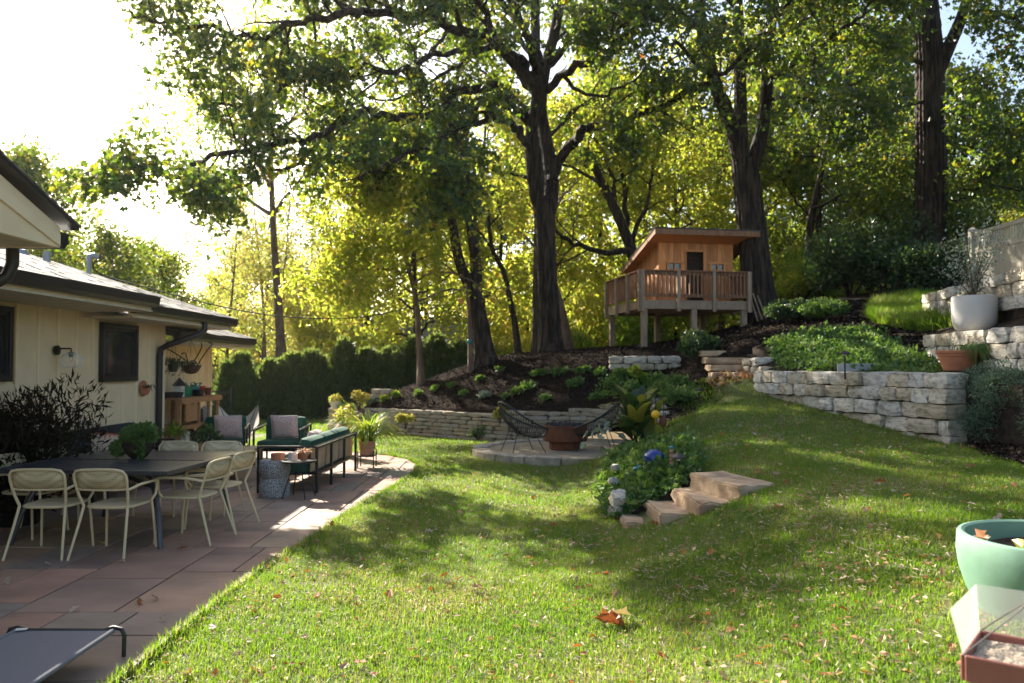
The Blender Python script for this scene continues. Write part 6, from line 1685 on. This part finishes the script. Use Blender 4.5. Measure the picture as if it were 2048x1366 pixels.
# ------------------------------------------------------------------ hedge of arborvitae
LEAF_LANCE2 = (np.array([(0, 0, 0), (.16, .4, .03), (0, 1, -.02), (-.16, .4, .03)]), np.array([(0, 1, 2, 3)]))
def arbor(seed):
    rr = random.Random(seed)
    t = thing('arborvitae', '', 'shrub')
    MB().tube([(0, 0, -.1), (0, 0, .8), (0, 0, 1.7)], [.07, .05, .01], 7).build('trunk', M['oakbark'], t)
    PP, DD, CC = [], [], []
    for lead in range(6):
        ox, oy = (0, 0) if lead == 0 else (rr.uniform(-.42, .42), rr.uniform(-.35, .35))
        top = 2.3 if lead == 0 else rr.uniform(1.5, 2.2)
        R0 = .55 if lead == 0 else rr.uniform(.28, .42)
        n = 3000 if lead == 0 else 1250
        z = NR.random(n) ** .8
        rad = R0 * (np.clip(1.01 - z, 0, 1) ** .8) * np.clip(z * 6 + .6, 0, 1)
        a = NR.uniform(0, 2 * PI, n)
        r = rad * (1 + .2 * np.sin(a * 3 + z * 9 + lead)) * np.sqrt(NR.uniform(.3, 1, n))
        PP.append(np.stack([ox * (1 - .3 * z) + r * np.cos(a), oy * (1 - .3 * z) + r * np.sin(a), .06 + z * top], 1))
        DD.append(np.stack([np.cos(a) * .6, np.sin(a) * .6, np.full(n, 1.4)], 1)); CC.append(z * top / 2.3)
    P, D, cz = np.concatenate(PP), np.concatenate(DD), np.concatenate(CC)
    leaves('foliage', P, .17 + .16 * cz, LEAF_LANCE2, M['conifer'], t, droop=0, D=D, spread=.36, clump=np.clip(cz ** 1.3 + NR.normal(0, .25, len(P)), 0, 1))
    return t
aps = [arbor(1), arbor(2), arbor(5)]
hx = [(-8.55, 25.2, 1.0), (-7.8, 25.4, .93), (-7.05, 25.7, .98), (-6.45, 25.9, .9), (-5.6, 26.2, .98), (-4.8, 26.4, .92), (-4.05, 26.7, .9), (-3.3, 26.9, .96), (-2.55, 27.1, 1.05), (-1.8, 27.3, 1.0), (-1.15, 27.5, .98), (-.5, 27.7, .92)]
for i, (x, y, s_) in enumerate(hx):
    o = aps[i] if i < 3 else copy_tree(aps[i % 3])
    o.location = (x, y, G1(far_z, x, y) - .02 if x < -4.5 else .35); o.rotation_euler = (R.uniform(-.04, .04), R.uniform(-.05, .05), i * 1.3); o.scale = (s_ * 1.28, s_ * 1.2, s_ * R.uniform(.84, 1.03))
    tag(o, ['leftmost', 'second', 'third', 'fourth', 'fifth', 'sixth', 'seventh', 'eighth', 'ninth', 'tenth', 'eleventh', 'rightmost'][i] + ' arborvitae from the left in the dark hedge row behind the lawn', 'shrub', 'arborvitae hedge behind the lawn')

# ------------------------------------------------------------------ garden shrubs
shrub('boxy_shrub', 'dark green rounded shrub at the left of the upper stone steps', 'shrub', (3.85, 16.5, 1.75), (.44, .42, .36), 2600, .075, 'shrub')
p = at(1578, 700, 17.5); shrub('low_shrub', 'dark low shrub above the ivy, right of the stone pier', 'shrub', (p.x, p.y, G1(hill_h, p.x, p.y)), (.5, .45, .28), 1900, .075, 'shrub')
p = at(1652, 690, 17.0); shrub('low_shrub', 'paler green low shrub with feathery arching twigs above the ivy', 'shrub', (p.x, p.y, G1(hill_h, p.x, p.y)), (.5, .45, .26), 1700, .075, 'cover')
shrub('juniper_shrub', 'feathery blue green shrub at the right edge beside the block wall', 'shrub', (6.42, 9.75, .80), (.80, .7, .50), 14000, .065, 'blueshrub', tmpl=LEAF_LANCE, lumps=12, stems=12)
shrub('juniper_shrub', 'darker feathery shrub at the right edge below the upper wall', 'shrub', (6.1, 8.7, .85), (.5, .5, .36), 4000, .06, 'blueshrub', tmpl=LEAF_LANCE, lumps=9, stems=8)
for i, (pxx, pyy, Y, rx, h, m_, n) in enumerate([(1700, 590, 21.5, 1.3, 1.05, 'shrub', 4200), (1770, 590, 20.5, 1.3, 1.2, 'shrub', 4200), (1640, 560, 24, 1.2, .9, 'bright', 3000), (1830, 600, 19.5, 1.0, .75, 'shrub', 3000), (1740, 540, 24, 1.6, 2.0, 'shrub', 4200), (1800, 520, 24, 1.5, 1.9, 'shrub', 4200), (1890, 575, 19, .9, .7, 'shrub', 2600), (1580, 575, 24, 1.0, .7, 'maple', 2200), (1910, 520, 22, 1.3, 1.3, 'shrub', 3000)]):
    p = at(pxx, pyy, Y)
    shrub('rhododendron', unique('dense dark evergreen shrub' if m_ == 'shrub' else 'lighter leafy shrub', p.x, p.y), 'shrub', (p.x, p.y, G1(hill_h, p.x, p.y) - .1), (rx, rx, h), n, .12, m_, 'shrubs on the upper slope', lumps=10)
shrub('juniper_shrub', 'small feathery shrub in the mulch at the end of the block wall', 'shrub', (5.98, 9.9, .74), (.40, .34, .32), 4200, .06, 'blueshrub', tmpl=LEAF_LANCE, lumps=9, stems=8)
t = shrub('japanese_maple', 'dark leaved japanese maple in front of the cream wall at the left edge', 'shrub', (-5.3, 8.6, .0), (.78, .85, .80), 5600, .11, 'redmaple', tmpl=LEAF_LANCE, lumps=16, stems=12, droop=.2)
MB().lathe([(.2, 0), (.26, .3), (.28, .42), (.25, .42), (.23, .3)], (0, 0, 0), 22).build('pot', M['blackmetal'], t, smooth=True)
# small plants in the mulch bank
def on_bank(px_, py_):
    o = Vector((0, 0, 1.7)); d = (at(px_, py_, 10) - o)
    k = np.linspace(1.2, 2.6, 500); X = d.x * k; Y = d.y * k; Z = 1.7 + d.z * k
    h = hill_h(X, Y); i = int(np.argmax(Z < h)); 
    return Vector((X[i], Y[i], h[i]))
spec = [(968, 797, .18, 'silver'), (925, 790, .1, 'cover'), (905, 775, .1, 'cover'), (1035, 792, .16, 'cover'), (1060, 780, .16, 'cover'), (1010, 800, .1, 'cover'), (1078, 758, .16, 'cover'), (1120, 752, .2, 'cover'), (1165, 748, .2, 'cover'), (1200, 752, .18, 'cover'), (1150, 772, .2, 'cover'), (1240, 760, .22, 'cover'),
        (1275, 765, .24, 'bright'), (1310, 770, .22, 'cover'), (1220, 785, .2, 'cover'), (1265, 790, .22, 'cover'), (1330, 795, .24, 'cover'), (1350, 812, .24, 'cover'), (1378, 805, .2, 'cover'), (1090, 800, .12, 'cover'), (870, 782, .1, 'cover'), (840, 790, .12, 'cover'), (795, 795, .13, 'bright'), (770, 802, .15, 'bright'), (745, 808, .15, 'silver'), (960, 760, .08, 'cover'), (1000, 745, .08, 'cover'), (1290, 810, .16, 'cover'), (1360, 770, .12, 'cover'), (1190, 800, .1, 'cover')]
for i, (a, b, r, m_) in enumerate(spec):
    p = on_bank(a, b)
    shrub('bedding_plant', {'silver': 'pale silvery plant', 'cover': 'low green leafy plant', 'bright': 'bright yellow green plant'}[m_] + ' in mulch ' + ('at the left end of the bank' if a < 800 else 'below the slim maple' if a < 900 else 'below the forked tree' if a < 1010 else 'left of the big oak foot' if a < 1070 else 'below the big oak' if a < 1140 else 'right below the big oak' if a < 1215 else 'below the short grey wall' if a < 1300 else 'beside the upper lawn') + (' near the wall' if b > 785 else ''), 'plant', p, (r * R.uniform(.9, 1.5), r * R.uniform(.9, 1.4), r * R.uniform(.35, .7)), 60 + int(r * 600), .085, m_, 'plants in the mulch bank', tmpl=LEAF_FOLD, lumps=R.choice([3, 4, 5]), stems=4, up=.4)
p = on_bank(838, 752); shrub('young_shrub', 'reddish thin shrub at the foot of the slim maple', 'shrub', p, (.3, .3, .3), 260, .08, 'goldleaf')
# plants spilling down the low wall and by the urn
for (a, b, Y, r, h, m_, lb) in [(812, 838, 19.4, .26, .2, 'goldleaf', 'yellow green creeper hanging over the thin stone wall'), (957, 862, 18.3, .34, .16, 'cover', 'green clump at the foot of the thin stone wall left of the fire pit'), (1000, 826, 17.6, .16, .16, 'goldleaf', 'golden creeper spilling over the wall left of the string chair'), (720, 800, 20.9, .3, .24, 'goldleaf', 'orange leaved shrub at the left end of the mulch bank'), (700, 845, 19.6, .3, .16, 'silver', 'silvery plants left of the low wall'), (690, 820, 19.8, .26, .2, 'bright', 'bright plants round the small urn')]:
    p = at(a, b, Y); shrub('trailing_plant', lb, 'plant', (p.x, p.y - .12, p.z - h), (r, .18, h), 500, .06, m_, lumps=5, stems=4, up=-.2)
t = pot('stone_urn', 'small pale stone urn with orange flowers at the left end of the low wall', tuple(at(671, 822, 19.9)), .06, .16, .24, 'potgrey'); leaves('flowers', blob_pts(160, (0, 0, .3), (.18, .18, .1)), .06, LEAF_FOLD, M['goldleaf'], t)
# hanging things on the forked tree
p = at(939, 683, 20.5)
t = thing('teal_lantern', 'round teal ornament fixed to a thin trunk left of the forked tree', 'ornament', p)
MB().sphere((0, 0, 0), .07, 14, 10).build('globe', M['tealgl'], t, smooth=True); MB().tube([(0, 0, .06), (0, 0, .3)], .006, 5).build('wire', M['chain'], t)
build_tree('thin_tree', 'thin brown trunk with a teal ball beside the forked tree', [(px((942, 742, 20.7), (940, 690, 20.7), (938, 620, 20.7), (930, 560, 20.9), (915, 520, 21.2)), .07, .04)], [(px((930, 560, 20.9), (880, 520, 21.2), (840, 500, 21.6)), .03, .01), (px((915, 520, 21.2), (890, 460, 22), (880, 420, 22.6)), .03, .01)], 'palebark', 'maple', 22, .2, .12, LEAF_FOLD, n1=8, L1=.9, n2=4, L2=.5, sides=8, up=-.02)
p = at(921, 604, 20.3)
t = thing('birdhouse', 'small orange wooden birdhouse hanging beside the forked tree', 'birdhouse', p)
MB().box((0, 0, 0), (.1, .1, .12)).build('box', M['cedar'], t); MB().prism([(-.07, -.07), (.07, -.07), (.07, .07), (-.07, .07)], .06, .075).build('roof', M['cedar'], t)
MB().tube([(0, 0, .07), (0, 0, .5)], .004, 4).build('wire', M['chain'], t)

# ------------------------------------------------------------------ ground covers
def cover(name, poly, h, n, size, m, lift=.1, tm=LEAF_DIAMOND):
    P = np.array(poly); lo, hi = P.min(0) - .12, P.max(0) + .12
    q = NR.uniform(lo, hi, (n * 3, 2))
    jit = q + NR.normal(0, .05, q.shape); q = q[inside(poly, jit[:, 0], jit[:, 1])][:n]
    z = h(q[:, 0], q[:, 1])
    n1 = np.array([noise.noise(Vector((x * 3.1, y * 3.1, 1.3))) for x, y in q]); n2 = np.array([noise.noise(Vector((x * 8.5, y * 8.5, 7.1))) for x, y in q])
    k = (n2 + .5 * n1 + NR.normal(0, .15, len(q))) > -.34
    q, z, n1, n2 = q[k], z[k], n1[k], n2[k]
    hh = NR.random(len(q)) ** .6
    out = NR.random(len(q)) < .03
    X = np.stack([q[:, 0], q[:, 1], z + lift * (.15 + .85 * hh * np.clip(.55 + .9 * n2 + .6 * n1, .1, 1.5)) + out * lift * .5], 1)
    return tag(leaves(name, X, size * NR.choice([.7, 1, 1.3], len(q)), tm, M[m], None, droop=-.15, clump=np.clip(.35 + .9 * n1 + .5 * (hh - .5) + NR.normal(0, .12, len(q)), 0, 1)), kind='stuff')
cover('ground_cover', MOUND, mound_h, 16500, .072, 'cover', .15, LEAF_FOLD)
IVY = [tuple(at(a, b, Y)[:2]) for a, b, Y in ((1555, 740, 14.3), (1700, 750, 12.2), (1790, 742, 11.5), (1800, 715, 13), (1750, 690, 15), (1690, 690, 15.5), (1600, 705, 15.5))]
IVY = [(4.78, 14.2), (5.28, 12.35), (5.75, 10.9), (6.1, 11.0), (6.35, 12.6), (6.6, 14.6), (6.0, 15.6), (5.0, 15.6)]
cover('ivy_cover', IVY, hill_h, 13000, .075, 'cover', .15)
cover('mulch_plants', [(1.7, 17.0), (2.7, 16.2), (2.85, 14.6), (3.4, 14.8), (3.5, 15.6), (3.0, 17.4), (2.0, 17.7)], hill_h, 2200, .075, 'cover', .12)
GB = [tuple(at(a, b, 1)[:2]) for a, b in ((0, 0),)]
GBANK = [(7.0, 14.2), (7.4, 13.2), (8.0, 14.5), (9.3, 17.0), (9.4, 18.5), (8.2, 18.0), (7.4, 16.6)]
def tufts(name, poly, h, n, length, width, m):
    P = np.array(poly); q = NR.uniform(P.min(0), P.max(0), (n * 3, 2)); q = q[inside(poly, q[:, 0], q[:, 1])][:n]
    return blades(name, q, h(q[:, 0], q[:, 1]), length, width, m, .55)

def blades(name, q, z, length, width, m, lean=.5, two=True):
    n = len(q)
    a = NR.uniform(0, 2 * PI, n); L = length * NR.uniform(.55, 1.25, n); wd = width * NR.uniform(.7, 1.3, n) * .5
    ln = np.abs(NR.normal(0, lean, n))
    dx, dy = np.cos(a), np.sin(a); b = a + PI / 2 + NR.normal(0, .5, n); sx, sy = np.cos(b) * wd, np.sin(b) * wd
    x, y = q[:, 0], q[:, 1]
    lh = np.sin(np.minimum(ln, 1.4)); lv = np.cos(np.minimum(ln, 1.4))
    p0 = np.stack([x - sx, y - sy, z - .006], 1); p1 = np.stack([x + sx, y + sy, z - .006], 1)
    mx, my, mz = x + dx * L * .5 * lh, y + dy * L * .5 * lh, z + L * .55 * lv
    p2 = np.stack([mx + sx * .8, my + sy * .8, mz], 1); p3 = np.stack([mx - sx * .8, my - sy * .8, mz], 1)
    p4 = np.stack([x + dx * L * np.minimum(1.15 * lh + .1, 1), y + dy * L * np.minimum(1.15 * lh + .1, 1), z + L * np.maximum(lv * .95 - .12 * lh, .03)], 1)
    patch = .5 + .5 * np.sin(x * 2.3 + 1.2 * np.sin(y * 1.7)) * np.sin(y * 2.1 + np.sin(x * 3.1)) 
    pn = np.array([noise.noise(Vector((u * .9, v * .9, 5.0))) + .5 * noise.noise(Vector((u * 3.7, v * 3.7, 3.0))) for u, v in q])
    L_ = 1 + .5 * pn
    r = np.clip(NR.random(n) * .66 + .12 * patch + .26 * pn + .02 + (NR.random(n) < .10) * .35, 0, 1)
    if two:
        V = np.stack([p0, p1, p2, p3, p4], 1).reshape(-1, 3)
        o = (np.arange(n) * 5)[:, None]
        F = np.concatenate([o + np.array([[0, 1, 2, 3]]), np.concatenate([o + np.array([[3, 2, 4, 4]])], 1)], 0)
        # triangles only: split the lower quad
        F = np.concatenate([o + np.array([[0, 1, 2]]), o + np.array([[0, 2, 3]]), o + np.array([[3, 2, 4]])], 0)
        ob = build_np(name, V, F, M[m], None, np.repeat(r, 5))
    else:
        V = np.stack([p0, p1, p4], 1).reshape(-1, 3)
        F = (np.arange(n) * 3)[:, None] + np.array([[0, 1, 2]])
        ob = build_np(name, V, F, M[m], None, np.repeat(r, 3))
    return tag(ob, kind='stuff')
tufts('bank_grass', GBANK, hill_h, 22000, .3, .012, 'grass')
# lawn blades
STEPS_ = [(1.1, 7.3), (2.5, 7.3), (2.5, 8.6), (1.1, 8.8)]
def lawn_pts(n, x0, x1, y0, y1):
    q = np.stack([NR.uniform(x0, x1, n), NR.uniform(y0, y1, n)], 1)
    k = inside(LAWN, q[:, 0], q[:, 1]) & ~inside(PATIO, q[:, 0] - .012, q[:, 1]) & ~inside(MOUND, q[:, 0], q[:, 1])
    k &= np.hypot(q[:, 0] - FIRE_C[0], q[:, 1] - FIRE_C[1]) > FIRE_R + .1
    for pg in ([(1.13, 8.02), (1.62, 7.95), (1.62, 8.75), (1.13, 8.65)], [(1.42, 7.68), (1.95, 7.62), (1.95, 8.6), (1.4, 8.5)], [(1.74, 7.38), (2.2, 7.38), (2.2, 8.5), (1.66, 8.32)], [(2.08, 7.36), (2.5, 7.56), (2.24, 8.5), (1.84, 8.34)], [(5.05, 7.65), (7, 7.0), (7, 10.2), (5.7, 10.1), (5.35, 9.0)]):
        k &= ~inside(pg, q[:, 0], q[:, 1])
    # inside the frame with a margin for a step to the side
    k &= (np.abs(q[:, 0]) < .72 * q[:, 1] + 1.5)

    idx = np.nonzero(k)[0]
    pn = np.array([noise.noise(Vector((x * 1.6, y * 1.6, 9.0))) + .6 * noise.noise(Vector((x * 5.5, y * 5.5, 2.0))) for x, y in q[idx]]) if len(idx) else np.zeros(0)
    k[idx] &= NR.random(len(idx)) < np.clip(.82 + .55 * pn, .3, 1)
    return q[k]
for (n, x0, x1, y0, y1, L, wd, two) in ((210000, -2.3, 4.4, 3.3, 6.2, .048, .0045, True), (220000, -2.4, 5.9, 6.2, 9.5, .05, .006, False), (150000, -2.2, 6.2, 9.5, 14.5, .05, .009, False), (90000, -6, 5, 14.5, 21, .055, .015, False), (60000, -12, 1, 20, 27, .065, .025, False)):
    q = lawn_pts(n, x0, x1, y0, y1)
    blades('lawn_grass', q, lawn_h(q[:, 0], q[:, 1]), L, wd, 'grass', .8, two)
# longer fringe along the patio edge
e = smooth_poly([(p[0], p[1], 0) for p in PATIO[:12]], 6, False)
q = []
for i in range(5200):
    s_ = R.random() ** 1.3 * path_len(e); p, d = path_at(e, s_); q.append((p.x + abs(R.gauss(0, .035)) - .01, p.y))
q = np.array(q); blades('lawn_fringe', q, np.full(len(q), -.005), .085, .006, 'grass', .45)
# mulch chips
def chips(name, poly, h, n, size):
    P = np.array(poly); q = NR.uniform(P.min(0), P.max(0), (n * 4, 2)); q = q[inside(poly, q[:, 0], q[:, 1])][:n]
    X = np.stack([q[:, 0], q[:, 1], h(q[:, 0], q[:, 1]) + NR.uniform(0, .03, len(q))], 1)
    return tag(leaves(name, X, size, (np.array([(-.22, 0, 0), (.22, 0, 0), (.16, 1, .05), (-.2, .9, .02)]), np.array([(0, 1, 2, 3)])), M['chips'], None, droop=0, flat=True), kind='stuff')
chips('mulch_chips', BANK, hill_h, 60000, .05)
chips('bed_litter', [(5.78, 10.1), (5.3, 9.0), (5.1, 7.9), (6.6, 7.2), (6.8, 10.2)], lawn_h, 7000, .06)
chips('slope_litter', [(4.7, 15.6), (7.4, 17), (7.5, 19), (14, 21), (14, 15), (8, 12.8), (6.7, 12.8), (6, 15.5)], hill_h, 16000, .08)
# ------------------------------------------------------------------ fallen leaves
def leaf_one(seed):
    rr = random.Random(seed)
    tv, tf = LEAF_OAK
    V = [(x * .9, y - .5, z * 1.0 + .25 * (x * x) * rr.choice([-1, 1, 1.6]) + .22 * (y - .5) ** 2 * rr.choice([-1, 1, 2])) for x, y, z in tv]
    me = MB().add(V, [tuple(f) for f in tf]).build('fallen_leaf', M['dryleaf']); m_ = me.data
    bpy.data.objects.remove(me)
    a = m_.attributes.new('rnd', 'FLOAT', 'POINT'); a.data.foreach_set('value', np.full(len(tv), rr.random() * .98, dtype=np.float32))
    return m_
LM = [leaf_one(i) for i in range(14)]
def leaf_label(o, x, y):
    v = o.data.attributes['rnd'].data[0].value
    col = 'rust orange' if v < .2 else 'reddish brown' if v < .4 else 'dull brown' if v < .62 else 'pale tan' if v < .92 else 'golden'
    size = 'large' if o.scale[0] > .075 else 'small'
    zone = ('close to the patio edge' if x < -.9 else 'near the bird feeder' if x > 1.2 and y < 4.6 else 'on the lawn left of the slab steps' if y > 7 and x < 1.2 else 'on the slope right of the slab steps' if y > 7 else 'on the lawn in front of the slab steps' if y > 5.6 and x > .4 else 'on the near lawn' if y < 4.8 else 'on the middle lawn')
    return size + ' ' + col + ' dry leaf lying ' + zone
def near_leaf(p, s_, flat=.5, mesh=None):
    o = bpy.data.objects.new('fallen_leaf', mesh or R.choice(LM)); link(o)
    o.location = p; o.scale = (s_, s_, s_); o.rotation_euler = (R.gauss(0, flat), R.gauss(0, flat), R.uniform(0, 6.3))
    return o
cnt = 0
while cnt < 200:
    x, y = R.uniform(-2, 4.6), 3.6 + 7.5 * R.random() ** 1.5
    if abs(x) > .66 * y: continue
    q = lawn_pts(1, x, x + 1e-6, y, y + 1e-6)
    if len(q) == 0: continue
    o = near_leaf((x, y, float(lawn_h([x], [y])[0]) + R.uniform(.03, .055)), R.choice([.045, .055, .065, .08, .1]), .45); tag(o, leaf_label(o, x, y), 'leaf', 'fallen leaves on the lawn'); cnt += 1
for (a, b, lb) in ((222, 1103, 'brown leaf on the paving under the right front chair'), (245, 1123, 'pale scrap of leaf on paving just before the right front chair'), (278, 1207, 'curled brown leaf alone on the paving between cot and table'),
        (16, 1165, 'dry leaf on the paving at the left edge of the photo'), (150, 1220, 'flat pale leaf on the paving left of the curled leaf'), (310, 1197, 'small leaf on the paving right of the curled leaf'), (325, 1240, 'small leaf on the paving close to the lawn by the cot'),
        (365, 1098, 'small dark leaf on the paving right of the table leg'), (95, 1130, 'dark leaf on the paving before the left front chair'), (420, 1088, 'leaf on the paving by the legs of the right side chairs'), (205, 1088, 'leaf on the paving under the table behind the front chairs'), (600, 1010, 'leaf on the sunlit paving near the sofa end')):
    d = (at(a, b, 1) - Vector((0, 0, 1.7))); k = -1.68 / d.z
    tag(near_leaf((d.x * k, k, .03), R.uniform(.07, .12), .3), lb, 'leaf', 'fallen leaves on the patio')
for (dx, dy, lb) in ((0, 0, 'middle leaf'), (.05, .03, 'rear right leaf'), (-.05, .02, 'left leaf'), (.03, -.05, 'front leaf'), (.08, -.01, 'right leaf')):
    d = (at(1215, 1242, 1) - Vector((0, 0, 1.7))); k = -1.6 / d.z
    tag(near_leaf((d.x * k + dx, k + dy, .11 + R.uniform(0, .05)), .16, .9), lb + ' of the curled brown cluster on the near lawn', 'leaf', 'leaf cluster on the near lawn')
n = 1500
q = np.concatenate([lawn_pts(2500, .9, 2.6, 2.9, 5.2)[:260], lawn_pts(n * 2, -2.2, 4.5, 3.5, 9)[:n], lawn_pts(2400, -2, 6, 9, 16)[:1500]])
X = np.stack([q[:, 0], q[:, 1], lawn_h(q[:, 0], q[:, 1]) + NR.uniform(.01, .04, len(q))], 1)
tag(leaves('leaf_crumbs', X, .04, LEAF_FOLD, M['dryleaf'], None, droop=0, flat=True), kind='stuff')
q = np.concatenate([lawn_pts(26000, -2.2, 3.6, 3.4, 7)[:9000], lawn_pts(20000, -2.2, 5, 7, 12)[:5000]])
kk = np.array([noise.noise(Vector((x * 1.1, y * 1.1, 4.0))) for x, y in q]) + NR.normal(0, .18, len(q)) > .02
q = q[kk]
X = np.stack([q[:, 0], q[:, 1], lawn_h(q[:, 0], q[:, 1]) + NR.uniform(.012, .04, len(q))], 1)
tag(leaves('thatch', X, .034, (np.array([(-.07, 0, 0), (.07, 0, .03), (.14, .9, .25), (.02, 1, .1)]), np.array([(0, 1, 2, 3)])), M['dryleaf'], None, droop=0, flat=True, rnd=NR.uniform(.6, .9, len(q))), kind='stuff')
X = np.stack([NR.uniform(3.7, 4.7, 260), NR.uniform(14.7, 15.3, 260), np.zeros(260)], 1); X[:, 2] = lawn_h(X[:, 0], X[:, 1]) + .03
tag(leaves('step_litter', X, .09, LEAF_OAK, M['dryleaf'], None, droop=0), kind='stuff')

# ------------------------------------------------------------------ air
hzm = bpy.data.materials.new('thin_air'); hzm.use_nodes = True
hn = hzm.node_tree; hn.nodes.remove(hn.nodes['Principled BSDF'])
pv = hn.nodes.new('ShaderNodeVolumePrincipled'); pv.inputs['Color'].default_value = (.93, .95, 1, 1); pv.inputs['Density'].default_value = .00015; pv.inputs['Anisotropy'].default_value = .6
hn.links.new(pv.outputs[0], hn.nodes['Material Output'].inputs['Volume'])
tag(MB().box((0, 65, 13), (306, 260, 29)).build('haze', hzm), kind='stuff')
